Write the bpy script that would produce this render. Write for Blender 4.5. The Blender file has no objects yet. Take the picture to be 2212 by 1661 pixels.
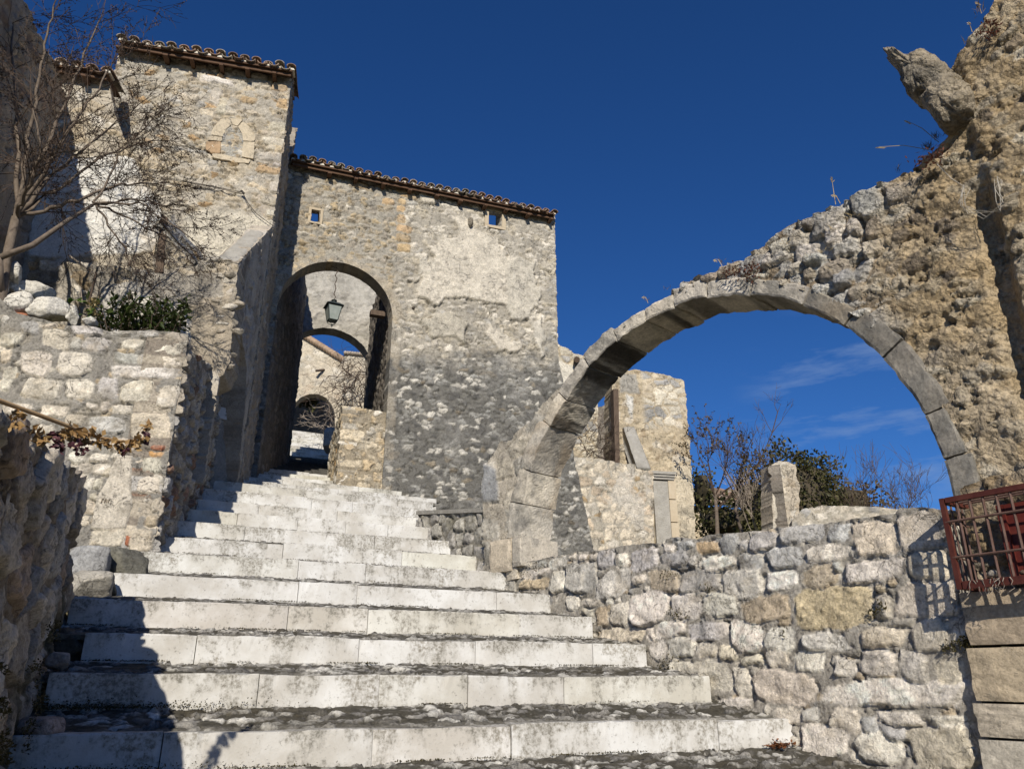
import bpy, math, random
import numpy as np
from mathutils import Vector, Matrix

R = math.radians
scene = bpy.context.scene
COL = scene.collection

# ------------------------------------------------------------------ camera
PITCH = R(21.09)
cam_d = bpy.data.cameras.new('camera')
cam = bpy.data.objects.new('camera', cam_d)
COL.objects.link(cam)
cam.location = (0, 0, 0)
cam.rotation_euler = (R(90) + PITCH, 0, 0)
cam_d.sensor_width = 36.0
cam_d.lens = 27.016
cam_d.clip_start = 0.05
cam_d.clip_end = 2000
scene.camera = cam

# ------------------------------------------------------------------ light
SUN_EL = R(28.0)
SUN_SLOPE = -0.07                      # sideways drift of the light per metre forward
hv = Vector((SUN_SLOPE, 1, 0)).normalized()
LDIR = Vector((hv.x * math.cos(SUN_EL), hv.y * math.cos(SUN_EL), -math.sin(SUN_EL)))
sun_d = bpy.data.lights.new('sun', 'SUN')
sun_d.energy = 4.4
sun_d.angle = R(0.5)
sun_d.color = (1.0, 0.92, 0.79)
sun = bpy.data.objects.new('sun', sun_d)
COL.objects.link(sun)
sun.rotation_euler = LDIR.to_track_quat('-Z', 'Y').to_euler()
sun.location = (2, -20, 20)

world = bpy.data.worlds.new('World')
scene.world = world
world.use_nodes = True
nt = world.node_tree
nt.nodes.clear()
wo = nt.nodes.new('ShaderNodeOutputWorld')
bg = nt.nodes.new('ShaderNodeBackground')
sky = nt.nodes.new('ShaderNodeTexSky')
sky.sky_type = 'NISHITA'
sky.sun_disc = False
sky.sun_elevation = SUN_EL
sky.sun_rotation = R(180) - math.atan(SUN_SLOPE)
sky.altitude = 900
sky.air_density = 1.0
sky.dust_density = 0.3
sky.ozone_density = 3.5
gam = nt.nodes.new('ShaderNodeGamma')
gam.inputs['Gamma'].default_value = 1.0
hsv = nt.nodes.new('ShaderNodeHueSaturation')
hsv.inputs['Saturation'].default_value = 1.06
hsv.inputs['Value'].default_value = 1.0
tint = nt.nodes.new('ShaderNodeMixRGB')
tint.blend_type = 'MULTIPLY'
tint.inputs[0].default_value = 1.0
tint.inputs[2].default_value = (0.50, 0.74, 1.14, 1)      # clear deep winter blue
nt.links.new(sky.outputs[0], tint.inputs[1])
nt.links.new(tint.outputs[0], hsv.inputs['Color'])
# thin cirrus low in the north-east of the sky
tc = nt.nodes.new('ShaderNodeTexCoord')
mp = nt.nodes.new('ShaderNodeMapping')
mp.inputs['Scale'].default_value = (5, 5, 22)
mp.inputs['Rotation'].default_value = (0.0, 0.25, 0.0)
ns = nt.nodes.new('ShaderNodeTexNoise')
ns.inputs['Scale'].default_value = 1.0
ns.inputs['Detail'].default_value = 6
ns.inputs['Roughness'].default_value = 0.6
nt.links.new(tc.outputs['Generated'], mp.inputs[0])
nt.links.new(mp.outputs[0], ns.inputs['Vector'])
r1 = nt.nodes.new('ShaderNodeMapRange')
r1.inputs[1].default_value = 0.48
r1.inputs[2].default_value = 0.78
nt.links.new(ns.outputs[0], r1.inputs[0])
dp = nt.nodes.new('ShaderNodeVectorMath')
dp.operation = 'DOT_PRODUCT'
dp.inputs[1].default_value = Vector((0.50, 1.0, 0.34)).normalized()
nt.links.new(tc.outputs['Generated'], dp.inputs[0])
r2 = nt.nodes.new('ShaderNodeMapRange')
r2.inputs[1].default_value = 0.985
r2.inputs[2].default_value = 0.999
r2.interpolation_type = 'SMOOTHSTEP'
nt.links.new(dp.outputs['Value'], r2.inputs[0])
mm = nt.nodes.new('ShaderNodeMath')
mm.operation = 'MULTIPLY'
nt.links.new(r1.outputs[0], mm.inputs[0])
nt.links.new(r2.outputs[0], mm.inputs[1])
mx = nt.nodes.new('ShaderNodeMixRGB')
mx.inputs[2].default_value = (3.2, 4.6, 7.4, 1)
nt.links.new(mm.outputs[0], mx.inputs[0])
nt.links.new(hsv.outputs[0], mx.inputs[1])
nt.links.new(mx.outputs[0], bg.inputs['Color'])
bg.inputs['Strength'].default_value = 0.066
nt.links.new(bg.outputs[0], wo.inputs[0])

scene.view_settings.view_transform = 'Standard'
scene.view_settings.look = 'None'
scene.view_settings.exposure = 0.22
scene.view_settings.gamma = 1.0

# ------------------------------------------------------------------ pixel <-> place helpers
F_, CX, CY = 1660.0, 1106.0, 830.5
SP, CP = math.sin(PITCH), math.cos(PITCH)


def ray(x, y):
    cx = (x - CX) / F_
    cy = (CY - y) / F_
    return np.array([cx, CP - cy * SP, SP + cy * CP])


def at(x, y, Y):
    d = ray(x, y)
    return d * (Y / d[1])


class Plane:
    """vertical plane, seen from the side where U runs to the right"""

    def __init__(self, ang, c=None, p=None):
        a = R(ang)
        self.U = np.array([math.cos(a), math.sin(a), 0.0])
        self.n = np.array([-math.sin(a), math.cos(a), 0.0])
        self.N = -self.n
        self.c = c if c is not None else float(self.n[0] * p[0] + self.n[1] * p[1])

    def hit(self, x, y):
        d = ray(x, y)
        return d * (self.c / (self.n @ d))

    def uv(self, x, y):
        P = self.hit(x, y)
        return (float(P @ self.U), float(P[2]))

    def poly(self, pts):
        return [self.uv(*p) for p in pts]

    def pt(self, u, z, off=0.0):
        return self.n * self.c + self.U * u + self.N * off + np.array([0, 0, z])

    def u_of(self, X, Y):
        return X * self.U[0] + Y * self.U[1]

    def moved(self, d):
        q = Plane(0, c=0)
        q.U, q.n, q.N, q.c = self.U, self.n, self.N, self.c + d
        return q


# ------------------------------------------------------------------ noise
def hsh(i, j, seed):
    i = np.asarray(i).astype(np.int64)
    j = np.asarray(j).astype(np.int64)
    h = (i * 374761393 + j * 668265263 + int(seed) * 1442695041) & 0xFFFFFFFF
    h = ((h ^ (h >> 13)) * 1274126177) & 0xFFFFFFFF
    h = ((h ^ (h >> 16)) * 2246822519) & 0xFFFFFFFF
    h = h ^ (h >> 15)
    return (h & 0xFFFFFF) / float(0xFFFFFF)


def vn(x, y, seed=0):
    xi = np.floor(x)
    yi = np.floor(y)
    fx = x - xi
    fy = y - yi
    fx = fx * fx * (3 - 2 * fx)
    fy = fy * fy * (3 - 2 * fy)
    a = hsh(xi, yi, seed)
    b = hsh(xi + 1, yi, seed)
    c = hsh(xi, yi + 1, seed)
    d = hsh(xi + 1, yi + 1, seed)
    return (a * (1 - fx) + b * fx) * (1 - fy) + (c * (1 - fx) + d * fx) * fy * 1.0


def fbm(x, y, seed=0, oc=4, gain=0.5):
    s = 0
    a = 1
    t = 0
    c, sn = math.cos(0.6), math.sin(0.6)
    for k in range(oc):
        s = s + a * (vn(x, y, seed + 17 * k) * 2 - 1)
        t += a
        a *= gain
        x, y = (x * c - y * sn) * 2.03 + 3.1, (x * sn + y * c) * 2.03 + 1.7
    return s / t


def sm(a, b, x):
    t = np.clip((x - a) / (b - a + 1e-12), 0, 1)
    return t * t * (3 - 2 * t)


def lerp(a, b, t):
    t = np.asarray(t)
    if np.ndim(a) > 1 or np.ndim(b) > 1 or (np.ndim(a) == 1 and len(np.atleast_1d(a)) == 3):
        t = t[..., None]
    return np.asarray(a) * (1 - t) + np.asarray(b) * t


# ------------------------------------------------------------------ materials
def new_mat(name):
    m = bpy.data.materials.new(name)
    m.use_nodes = True
    n = m.node_tree.nodes
    n.clear()
    out = n.new('ShaderNodeOutputMaterial')
    b = n.new('ShaderNodeBsdfPrincipled')
    m.node_tree.links.new(b.outputs[0], out.inputs[0])
    b.inputs['Specular IOR Level'].default_value = 0.25
    return m, n, m.node_tree.links, b


def noise(n, l, scale, detail=5, rough=0.6, vec=None, dist=0.0):
    t = n.new('ShaderNodeTexNoise')
    t.inputs['Scale'].default_value = scale
    t.inputs['Detail'].default_value = detail
    t.inputs['Roughness'].default_value = rough
    t.inputs['Distortion'].default_value = dist
    if vec is not None:
        l.new(vec, t.inputs['Vector'])
    return t.outputs['Fac']


def mrange(n, l, src, a, b, c=0.0, d=1.0):
    t = n.new('ShaderNodeMapRange')
    t.inputs[1].default_value = a
    t.inputs[2].default_value = b
    t.inputs[3].default_value = c
    t.inputs[4].default_value = d
    l.new(src, t.inputs[0])
    return t.outputs[0]


def mathn(n, l, op, a, b):
    t = n.new('ShaderNodeMath')
    t.operation = op
    for k, s in enumerate((a, b)):
        if isinstance(s, (int, float)):
            t.inputs[k].default_value = s
        else:
            l.new(s, t.inputs[k])
    return t.outputs[0]


def mix(n, l, fac, a, b, mode='MIX'):
    t = n.new('ShaderNodeMixRGB')
    t.blend_type = mode
    for k, s in enumerate((fac, a, b)):
        if isinstance(s, (int, float)):
            t.inputs[k].default_value = s
        elif isinstance(s, tuple):
            t.inputs[k].default_value = (s[0], s[1], s[2], 1)
        else:
            l.new(s, t.inputs[k])
    return t.outputs[0]


def objco(n):
    return n.new('ShaderNodeTexCoord').outputs['Object']


def masonry_mat(name, bump=0.5, bdist=0.012, fine=1.0, dark=0.25, fleck=0.35, darkcol=(0.10, 0.095, 0.085), sc=1.0, holes=0.0):
    m, n, l, b = new_mat(name)
    vc = n.new('ShaderNodeVertexColor')
    vc.layer_name = 'Col'
    co = objco(n)
    n1 = noise(n, l, 9 * sc, 8, 0.7, co)
    n2 = noise(n, l, 45 * sc, 6, 0.7, co)
    n3 = noise(n, l, 150 * sc, 3, 0.6, co)
    n4 = noise(n, l, 3.1 * sc, 6, 0.65, co)
    v = mrange(n, l, n1, 0.3, 0.7, 1 - 0.22 * fine, 1 + 0.18 * fine)
    v2 = mrange(n, l, n2, 0.3, 0.7, 1 - 0.38 * fine, 1 + 0.30 * fine)
    vv = mathn(n, l, 'MULTIPLY', v, v2)
    comb = n.new('ShaderNodeCombineXYZ')
    for k in range(3):
        l.new(vv, comb.inputs[k])
    c = mix(n, l, 1.0, vc.outputs[0], comb.outputs[0], 'MULTIPLY')
    nr_ = noise(n, l, 5.5 * sc, 7, 0.6, co, 0.6)
    rd = mathn(n, l, 'ABSOLUTE', mathn(n, l, 'SUBTRACT', nr_, 0.5), 0)
    ck = mathn(n, l, 'MULTIPLY', mrange(n, l, rd, 0.0, 0.011, 1.0, 0.0), mrange(n, l, n4, 0.45, 0.58))
    c = mix(n, l, mathn(n, l, 'MULTIPLY', ck, 0.6), c, (0.10, 0.09, 0.075))
    # small pits and lichen flecks, and broad grey weathering
    fm = mathn(n, l, 'MULTIPLY', mrange(n, l, n2, 0.57, 0.66), mrange(n, l, n4, 0.42, 0.6))
    c = mix(n, l, mathn(n, l, 'MULTIPLY', fm, fleck), c, darkcol)
    dm = mrange(n, l, n4, 0.52, 0.72, 0, dark)
    c = mix(n, l, dm, c, (0.17, 0.165, 0.155))
    l.new(c, b.inputs['Base Color'])
    b.inputs['Roughness'].default_value = 0.92
    if holes:
        vo = n.new('ShaderNodeTexVoronoi')
        vo.inputs['Scale'].default_value = holes
        vo.inputs['Randomness'].default_value = 1.0
        wv_ = n.new('ShaderNodeMixRGB')
        wv_.blend_type = 'ADD'
        wv_.inputs[0].default_value = 0.06
        nz_ = n.new('ShaderNodeTexNoise')
        nz_.inputs['Scale'].default_value = 14
        nz_.inputs['Detail'].default_value = 4
        l.new(co, nz_.inputs['Vector'])
        l.new(co, wv_.inputs[1])
        l.new(nz_.outputs['Color'], wv_.inputs[2])
        l.new(wv_.outputs[0], vo.inputs['Vector'])
        cell = mrange(n, l, vo.outputs['Distance'], 0.15, 0.75, 1.0, 0.0)
    h = mathn(n, l, 'ADD', mathn(n, l, 'SUBTRACT', mathn(n, l, 'MULTIPLY', n1, 0.8), mathn(n, l, 'MULTIPLY', ck, 0.5)),
              mathn(n, l, 'ADD', mathn(n, l, 'MULTIPLY', n2, 0.7), mathn(n, l, 'MULTIPLY', n3, 0.22)))
    if holes:
        h = mathn(n, l, 'ADD', h, mathn(n, l, 'MULTIPLY', cell, 0.55))
    bp = n.new('ShaderNodeBump')
    bp.inputs['Strength'].default_value = bump
    bp.inputs['Distance'].default_value = bdist
    l.new(h, bp.inputs['Height'])
    l.new(bp.outputs[0], b.inputs['Normal'])
    return m


def plain_mat(name, c1, c2, scale=8, rough=0.85, bump=0.3, bdist=0.006, stretch=None, metal=0.0, detail=6, spec=0.25):
    m, n, l, b = new_mat(name)
    co = objco(n)
    if stretch:
        mpn = n.new('ShaderNodeMapping')
        mpn.inputs['Scale'].default_value = stretch
        l.new(co, mpn.inputs[0])
        co = mpn.outputs[0]
    a = noise(n, l, scale, detail, 0.65, co)
    f = noise(n, l, scale * 6, 4, 0.6, co)
    c = mix(n, l, mrange(n, l, a, 0.33, 0.67), c1, c2)
    c = mix(n, l, mrange(n, l, f, 0.5, 0.72, 0, 0.35), c, tuple(0.5 * k for k in c1))
    l.new(c, b.inputs['Base Color'])
    b.inputs['Roughness'].default_value = rough
    b.inputs['Metallic'].default_value = metal
    b.inputs['Specular IOR Level'].default_value = spec
    bp = n.new('ShaderNodeBump')
    bp.inputs['Strength'].default_value = bump
    bp.inputs['Distance'].default_value = bdist
    l.new(mathn(n, l, 'ADD', a, f), bp.inputs['Height'])
    l.new(bp.outputs[0], b.inputs['Normal'])
    return m


def leaf_mat(name, c1, c2, trans=0.25):
    m, n, l, b = new_mat(name)
    g = n.new('ShaderNodeNewGeometry')
    c = mix(n, l, g.outputs['Random Per Island'], c1, c2)
    l.new(c, b.inputs['Base Color'])
    b.inputs['Roughness'].default_value = 0.5
    out = [q for q in n if q.type == 'OUTPUT_MATERIAL'][0]
    t = n.new('ShaderNodeBsdfTranslucent')
    l.new(c, t.inputs[0])
    ms = n.new('ShaderNodeMixShader')
    ms.inputs[0].default_value = trans
    l.new(b.outputs[0], ms.inputs[1])
    l.new(t.outputs[0], ms.inputs[2])
    l.new(ms.outputs[0], out.inputs[0])
    return m


def marble_mat():
    m, n, l, b = new_mat('white_step_stone')
    co = objco(n)
    vc = n.new('ShaderNodeVertexColor')
    vc.layer_name = 'Col'
    uv = n.new('ShaderNodeUVMap')
    sep = n.new('ShaderNodeSeparateXYZ')
    l.new(uv.outputs[0], sep.inputs[0])
    hgt = sep.outputs[1]
    n1 = noise(n, l, 2.2, 7, 0.65, co)
    n2 = noise(n, l, 9.0, 9, 0.74, co, 0.3)
    n3 = noise(n, l, 42, 6, 0.72, co)
    n4 = noise(n, l, 1.1, 4, 0.6, co)
    n5 = noise(n, l, 120, 3, 0.6, co)
    c = mix(n, l, mrange(n, l, n1, 0.4, 0.62), (0.52, 0.50, 0.46), (0.71, 0.71, 0.695))
    c = mix(n, l, 1.0, c, vc.outputs[0], 'MULTIPLY')
    # grey-brown lichen patches, more of them near the top and bottom arrises
    topb = mrange(n, l, hgt, 0.06, 0.17, 0.0, 0.085)
    botb = mrange(n, l, hgt, 0.0, 0.045, 0.13, 0.0)
    bias = mathn(n, l, 'ADD', mathn(n, l, 'ADD', topb, botb), mrange(n, l, sep.outputs[0], 0, 1, -0.028, 0.028))
    k = mathn(n, l, 'ADD', mathn(n, l, 'ADD', mathn(n, l, 'MULTIPLY', n2, 0.5), mathn(n, l, 'MULTIPLY', noise(n, l, 1.9, 3, 0.55, co), 0.5)), bias)
    vs_ = n.new('ShaderNodeMapping')
    vs_.inputs['Scale'].default_value = (9, 9, 1.6)
    l.new(co, vs_.inputs[0])
    n6 = noise(n, l, 1.0, 6, 0.7, vs_.outputs[0])
    k = mathn(n, l, 'ADD', k, mrange(n, l, n6, 0.35, 0.7, -0.05, 0.07))
    g1 = mrange(n, l, k, 0.525, 0.61)
    g1 = mathn(n, l, 'MULTIPLY', g1, mrange(n, l, n3, 0.40, 0.58, 0.12, 1.0))
    c = mix(n, l, mathn(n, l, 'MULTIPLY', g1, 0.92), c, mix(n, l, mrange(n, l, n1, 0.35, 0.65), (0.15, 0.145, 0.125), (0.27, 0.245, 0.20)))
    sp = mathn(n, l, 'MULTIPLY', mrange(n, l, n3, 0.57, 0.65), mrange(n, l, n2, 0.38, 0.54))
    c = mix(n, l, mathn(n, l, 'MULTIPLY', sp, 0.65), c, (0.16, 0.15, 0.13))
    # moss and soil line where the riser meets the tread below
    ml = mathn(n, l, 'SUBTRACT', mrange(n, l, n3, 0.3, 0.75, 0.0, 0.042), hgt)
    c = mix(n, l, mathn(n, l, 'MULTIPLY', mrange(n, l, ml, -0.004, 0.010), 0.85), c, (0.075, 0.066, 0.045))
    l.new(c, b.inputs['Base Color'])
    b.inputs['Roughness'].default_value = 0.75
    bp = n.new('ShaderNodeBump')
    bp.inputs['Strength'].default_value = 0.35
    bp.inputs['Distance'].default_value = 0.006
    l.new(mathn(n, l, 'ADD', n3, mathn(n, l, 'ADD', n2, mathn(n, l, 'MULTIPLY', n5, 0.4))), bp.inputs['Height'])
    l.new(bp.outputs[0], b.inputs['Normal'])
    return m


M = dict(
    stone=masonry_mat('rubble_masonry', 1.0, 0.02, fine=1.25, fleck=0.5),
    stone_far=masonry_mat('weathered_masonry', 0.9, 0.03, sc=0.6, dark=0.2),
    rough=masonry_mat('rough_ochre_masonry', 1.0, 0.03, fleck=0.75, fine=1.3, sc=0.8, holes=26.0, dark=0.2, darkcol=(0.07, 0.055, 0.04)),
    plaster=masonry_mat('old_plaster', 0.7, 0.016, fine=0.75, fleck=0.25, dark=0.25),
    block=masonry_mat('dressed_block', 0.6, 0.01, fine=1.0, dark=0.7, fleck=0.85, darkcol=(0.055, 0.053, 0.048)),
    tread=masonry_mat('mossy_cobble', 0.9, 0.012, fine=1.3, fleck=0.6, darkcol=(0.035, 0.032, 0.024)),
    marble=marble_mat(),
    darkstep=plain_mat('shade_dark_step', (0.05, 0.048, 0.043), (0.10, 0.095, 0.085), 6, 0.9, 0.5, 0.01),  # court steps coloured dark to stand in for deep shade in the passage
    tile=masonry_mat('clay_tile', 0.5, 0.006, fine=1.0, dark=0.35, fleck=0.5, darkcol=(0.05, 0.045, 0.04)),
    mortar=plain_mat('lime_mortar', (0.62, 0.58, 0.50), (0.50, 0.46, 0.40), 12, 0.95, 0.5, 0.01),
    coping=plain_mat('grey_mortar', (0.30, 0.285, 0.255), (0.40, 0.385, 0.35), 7, 0.95, 0.7, 0.02),
    wood=plain_mat('weathered_timber', (0.075, 0.052, 0.038), (0.13, 0.095, 0.07), 6, 0.8, 0.4, 0.006, (6, 6, 1)),
    beam=plain_mat('eave_timber', (0.070, 0.038, 0.024), (0.125, 0.072, 0.042), 6, 0.8, 0.4, 0.005, (1, 5, 8)),
    greywood=plain_mat('grey_wood', (0.30, 0.27, 0.23), (0.40, 0.36, 0.30), 8, 0.85, 0.4, 0.005, (6, 6, 1)),
    iron=plain_mat('red_oxide_iron', (0.070, 0.018, 0.014), (0.105, 0.034, 0.024), 14, 0.55, 0.3, 0.003),
    bar=plain_mat('rusty_bar', (0.10, 0.055, 0.042), (0.16, 0.10, 0.08), 25, 0.6, 0.3, 0.002),
    panel=plain_mat('red_sheet_door', (0.10, 0.017, 0.013), (0.14, 0.034, 0.024), 6, 0.5, 0.2, 0.003),
    black=plain_mat('lantern_iron', (0.025, 0.032, 0.030), (0.045, 0.055, 0.05), 20, 0.45, 0.1, 0.002, spec=0.5),
    bark=plain_mat('grey_bark', (0.11, 0.085, 0.065), (0.19, 0.155, 0.125), 20, 0.9, 0.5, 0.004),
    barkd=plain_mat('dark_twig', (0.060, 0.042, 0.032), (0.10, 0.072, 0.055), 20, 0.9, 0.3, 0.003),
    barkp=plain_mat('pale_twig', (0.24, 0.20, 0.165), (0.34, 0.29, 0.24), 20, 0.9, 0.3, 0.003),
    stalk=plain_mat('dry_stalk', (0.40, 0.26, 0.13), (0.52, 0.37, 0.21), 15, 0.8, 0.3, 0.002),
    dryleaf=leaf_mat('dry_leaf', (0.40, 0.27, 0.12), (0.26, 0.15, 0.06), 0.15),
    wither=leaf_mat('withered_bloom', (0.06, 0.025, 0.035), (0.11, 0.045, 0.05), 0.1),
    laurel=leaf_mat('laurel_leaf', (0.022, 0.038, 0.010), (0.055, 0.075, 0.018), 0.15),
    fresh=leaf_mat('fresh_leaf', (0.08, 0.16, 0.03), (0.14, 0.21, 0.05), 0.3),
    ivy=leaf_mat('ivy_leaf', (0.026, 0.033, 0.010), (0.115, 0.105, 0.042), 0.2),
    ivyb=leaf_mat('dry_creeper', (0.10, 0.075, 0.035), (0.16, 0.12, 0.06), 0.15),
    moss=leaf_mat('moss_leaf', (0.045, 0.042, 0.014), (0.10, 0.08, 0.03), 0.1),
    sedum=leaf_mat('red_sedum', (0.12, 0.045, 0.03), (0.20, 0.09, 0.06), 0.1),
    straw=leaf_mat('straw', (0.34, 0.26, 0.13), (0.46, 0.37, 0.2), 0.2),
    rust_leaf=leaf_mat('fallen_leaf', (0.22, 0.085, 0.03), (0.12, 0.05, 0.025), 0.1),
    plaque=plain_mat('plaque_stone', (0.62, 0.63, 0.64), (0.52, 0.53, 0.54), 10, 0.7, 0.1, 0.002),
    ink=plain_mat('letter_black', (0.02, 0.02, 0.02), (0.03, 0.03, 0.03), 10, 0.8, 0.0),
    wire=plain_mat('cable', (0.05, 0.045, 0.04), (0.08, 0.07, 0.06), 30, 0.7, 0.1),
    rope=plain_mat('pale_rope', (0.45, 0.42, 0.36), (0.56, 0.52, 0.45), 30, 0.9, 0.1),
    soil=plain_mat('hill_ground', (0.13, 0.10, 0.06), (0.10, 0.10, 0.045), 0.7, 0.95, 0.6, 0.05),
)
_g, _n, _l, _b = new_mat('frosted_glass')
_b.inputs['Base Color'].default_value = (0.33, 0.37, 0.34, 1)
_b.inputs['Roughness'].default_value = 0.35
_b.inputs['Transmission Weight'].default_value = 0.25
_nn = noise(_n, _l, 9, 4, 0.6, objco(_n))
_l.new(mix(_n, _l, mrange(_n, _l, _nn, 0.35, 0.65), (0.30, 0.34, 0.31), (0.40, 0.43, 0.39)), _b.inputs['Base Color'])
M['glass'] = _g

# ------------------------------------------------------------------ objects


def tag(o, label, cat, group=None, kind=None):
    if label:
        o['label'] = label
    if cat:
        o['category'] = cat
    if group:
        o['group'] = group
    if kind:
        o['kind'] = kind
    return o


def thing(name, label, cat, loc=(0, 0, 0), group=None):
    o = bpy.data.objects.new(name, None)
    COL.objects.link(o)
    o.location = Vector([float(k) for k in loc])
    o.empty_display_size = 0.2
    return tag(o, label, cat, group)


def wloc(o):
    v = Vector(o.location)
    while o.parent:
        o = o.parent
        v = v + Vector(o.location)
    return v


def mk(name, V, Fc, mat, parent=None, col=None, smooth=True, uv=None):
    V = np.asarray(V, dtype=np.float32).reshape(-1, 3)
    me = bpy.data.meshes.new(name)
    if isinstance(Fc, np.ndarray):
        nf, k = Fc.shape
        me.vertices.add(len(V))
        me.vertices.foreach_set('co', V.ravel())
        me.loops.add(nf * k)
        me.loops.foreach_set('vertex_index', Fc.astype(np.int32).ravel())
        me.polygons.add(nf)
        me.polygons.foreach_set('loop_start', np.arange(0, nf * k, k, dtype=np.int32))
        me.polygons.foreach_set('loop_total', np.full(nf, k, dtype=np.int32))
        me.update(calc_edges=True)
    else:
        me.from_pydata([tuple(map(float, v)) for v in V], [], Fc)
        me.update()
    if smooth:
        me.polygons.foreach_set('use_smooth', np.ones(len(me.polygons), dtype=bool))
    if col is not None:
        ca = me.color_attributes.new('Col', 'FLOAT_COLOR', 'POINT')
        cc = np.ones((len(V), 4), dtype=np.float32)
        cc[:, :3] = np.clip(col, 0.005, 0.9)
        ca.data.foreach_set('color', cc.ravel())
    if uv is not None:
        ul = me.uv_layers.new(name='UVMap')
        li = np.zeros(len(me.loops), dtype=np.int32)
        me.loops.foreach_get('vertex_index', li)
        ul.data.foreach_set('uv', np.asarray(uv, dtype=np.float32)[li].ravel())
    me.materials.append(mat if not isinstance(mat, str) else M[mat])
    o = bpy.data.objects.new(name, me)
    COL.objects.link(o)
    if parent:
        o.parent = parent
        o.location = -wloc(parent)
    return o


class MB:
    def __init__(self):
        self.V, self.F, self.C = [], [], []
        self.c = (0.5, 0.5, 0.5)

    def add(self, V, Fc):
        k = len(self.V)
        self.V += [tuple(map(float, v)) for v in V]
        self.C += [self.c] * len(V)
        self.F += [tuple(i + k for i in f) for f in Fc]
        return self

    def hexa(self, b, t):
        """b, t: four bottom and four top corners, same order"""
        return self.add(list(b) + list(t),
                        [(3, 2, 1, 0), (4, 5, 6, 7), (0, 1, 5, 4), (1, 2, 6, 5), (2, 3, 7, 6), (3, 0, 4, 7)])

    def box(self, c, ex, ey, ez):
        c, ex, ey, ez = [np.asarray(k, dtype=float) for k in (c, ex, ey, ez)]
        b = [c - ex - ey - ez, c + ex - ey - ez, c + ex + ey - ez, c - ex + ey - ez]
        return self.hexa(b, [k + 2 * ez for k in b])

    def bar(self, a, b, r, sides=4, r2=None):
        return self.tube([a, b], [r, r if r2 is None else r2], sides)

    def tube(self, pts, rad, sides=6, caps=True):
        pts = [np.asarray(p, dtype=float) for p in pts]
        k0 = len(self.V)
        V = []
        for i, p in enumerate(pts):
            t = pts[min(i + 1, len(pts) - 1)] - pts[max(i - 1, 0)]
            t = t / (np.linalg.norm(t) + 1e-9)
            a = np.array([0, 0, 1.0]) if abs(t[2]) < 0.9 else np.array([1.0, 0, 0])
            u = np.cross(t, a)
            u /= np.linalg.norm(u)
            w = np.cross(t, u)
            r = rad[i] if hasattr(rad, '__len__') else rad
            for s in range(sides):
                q = 2 * math.pi * s / sides
                V.append(p + r * (math.cos(q) * u + math.sin(q) * w))
        Fc = []
        for i in range(len(pts) - 1):
            for s in range(sides):
                s2 = (s + 1) % sides
                Fc.append((i * sides + s, i * sides + s2, (i + 1) * sides + s2, (i + 1) * sides + s))
        if caps:
            Fc.append(tuple(reversed(range(sides))))
            n = len(pts) - 1
            Fc.append(tuple(n * sides + s for s in range(sides)))
        return self.add(V, Fc)

    def leaf(self, p, d, up, ln, wd):
        d = np.asarray(d, dtype=float)
        d /= np.linalg.norm(d) + 1e-9
        s = np.cross(d, up)
        s /= np.linalg.norm(s) + 1e-9
        p = np.asarray(p, dtype=float)
        n = np.cross(s, d)
        self.add([p, p + d * ln * 0.5 + s * wd * 0.5 + n * ln * 0.06, p + d * ln, p + d * ln * 0.5 - s * wd * 0.5 + n * ln * 0.06],
                 [(0, 1, 2, 3)])

    def build(self, name, mat, parent=None, smooth=False, col=False):
        return mk(name, self.V, self.F, mat, parent, self.C if col else None, smooth)


# ------------------------------------------------------------------ displaced masonry sheets
def psdf(u, v, poly):
    P = np.asarray(poly, dtype=float)
    d = np.full(u.shape, 1e9)
    s = np.ones(u.shape)
    n = len(P)
    for i in range(n):
        a = P[i]
        b = P[i - 1]
        e = b - a
        wx = u - a[0]
        wy = v - a[1]
        t = np.clip((wx * e[0] + wy * e[1]) / (e @ e + 1e-12), 0, 1)
        dx = wx - e[0] * t
        dy = wy - e[1] * t
        d = np.minimum(d, dx * dx + dy * dy)
        c1 = v >= a[1]
        c2 = v < b[1]
        c3 = e[0] * wy > e[1] * wx
        fl = (c1 & c2 & c3) | (~c1 & ~c2 & ~c3)
        s = np.where(fl, -s, s)
    return s * np.sqrt(d)


def arch_poly(uc, r, zs, zb, n=40):
    p = [(uc - r, zb)]
    for k in range(n + 1):
        a = math.pi - math.pi * k / n
        p.append((uc + r * math.cos(a), zs + r * math.sin(a)))
    p.append((uc + r, zb))
    return p


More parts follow.
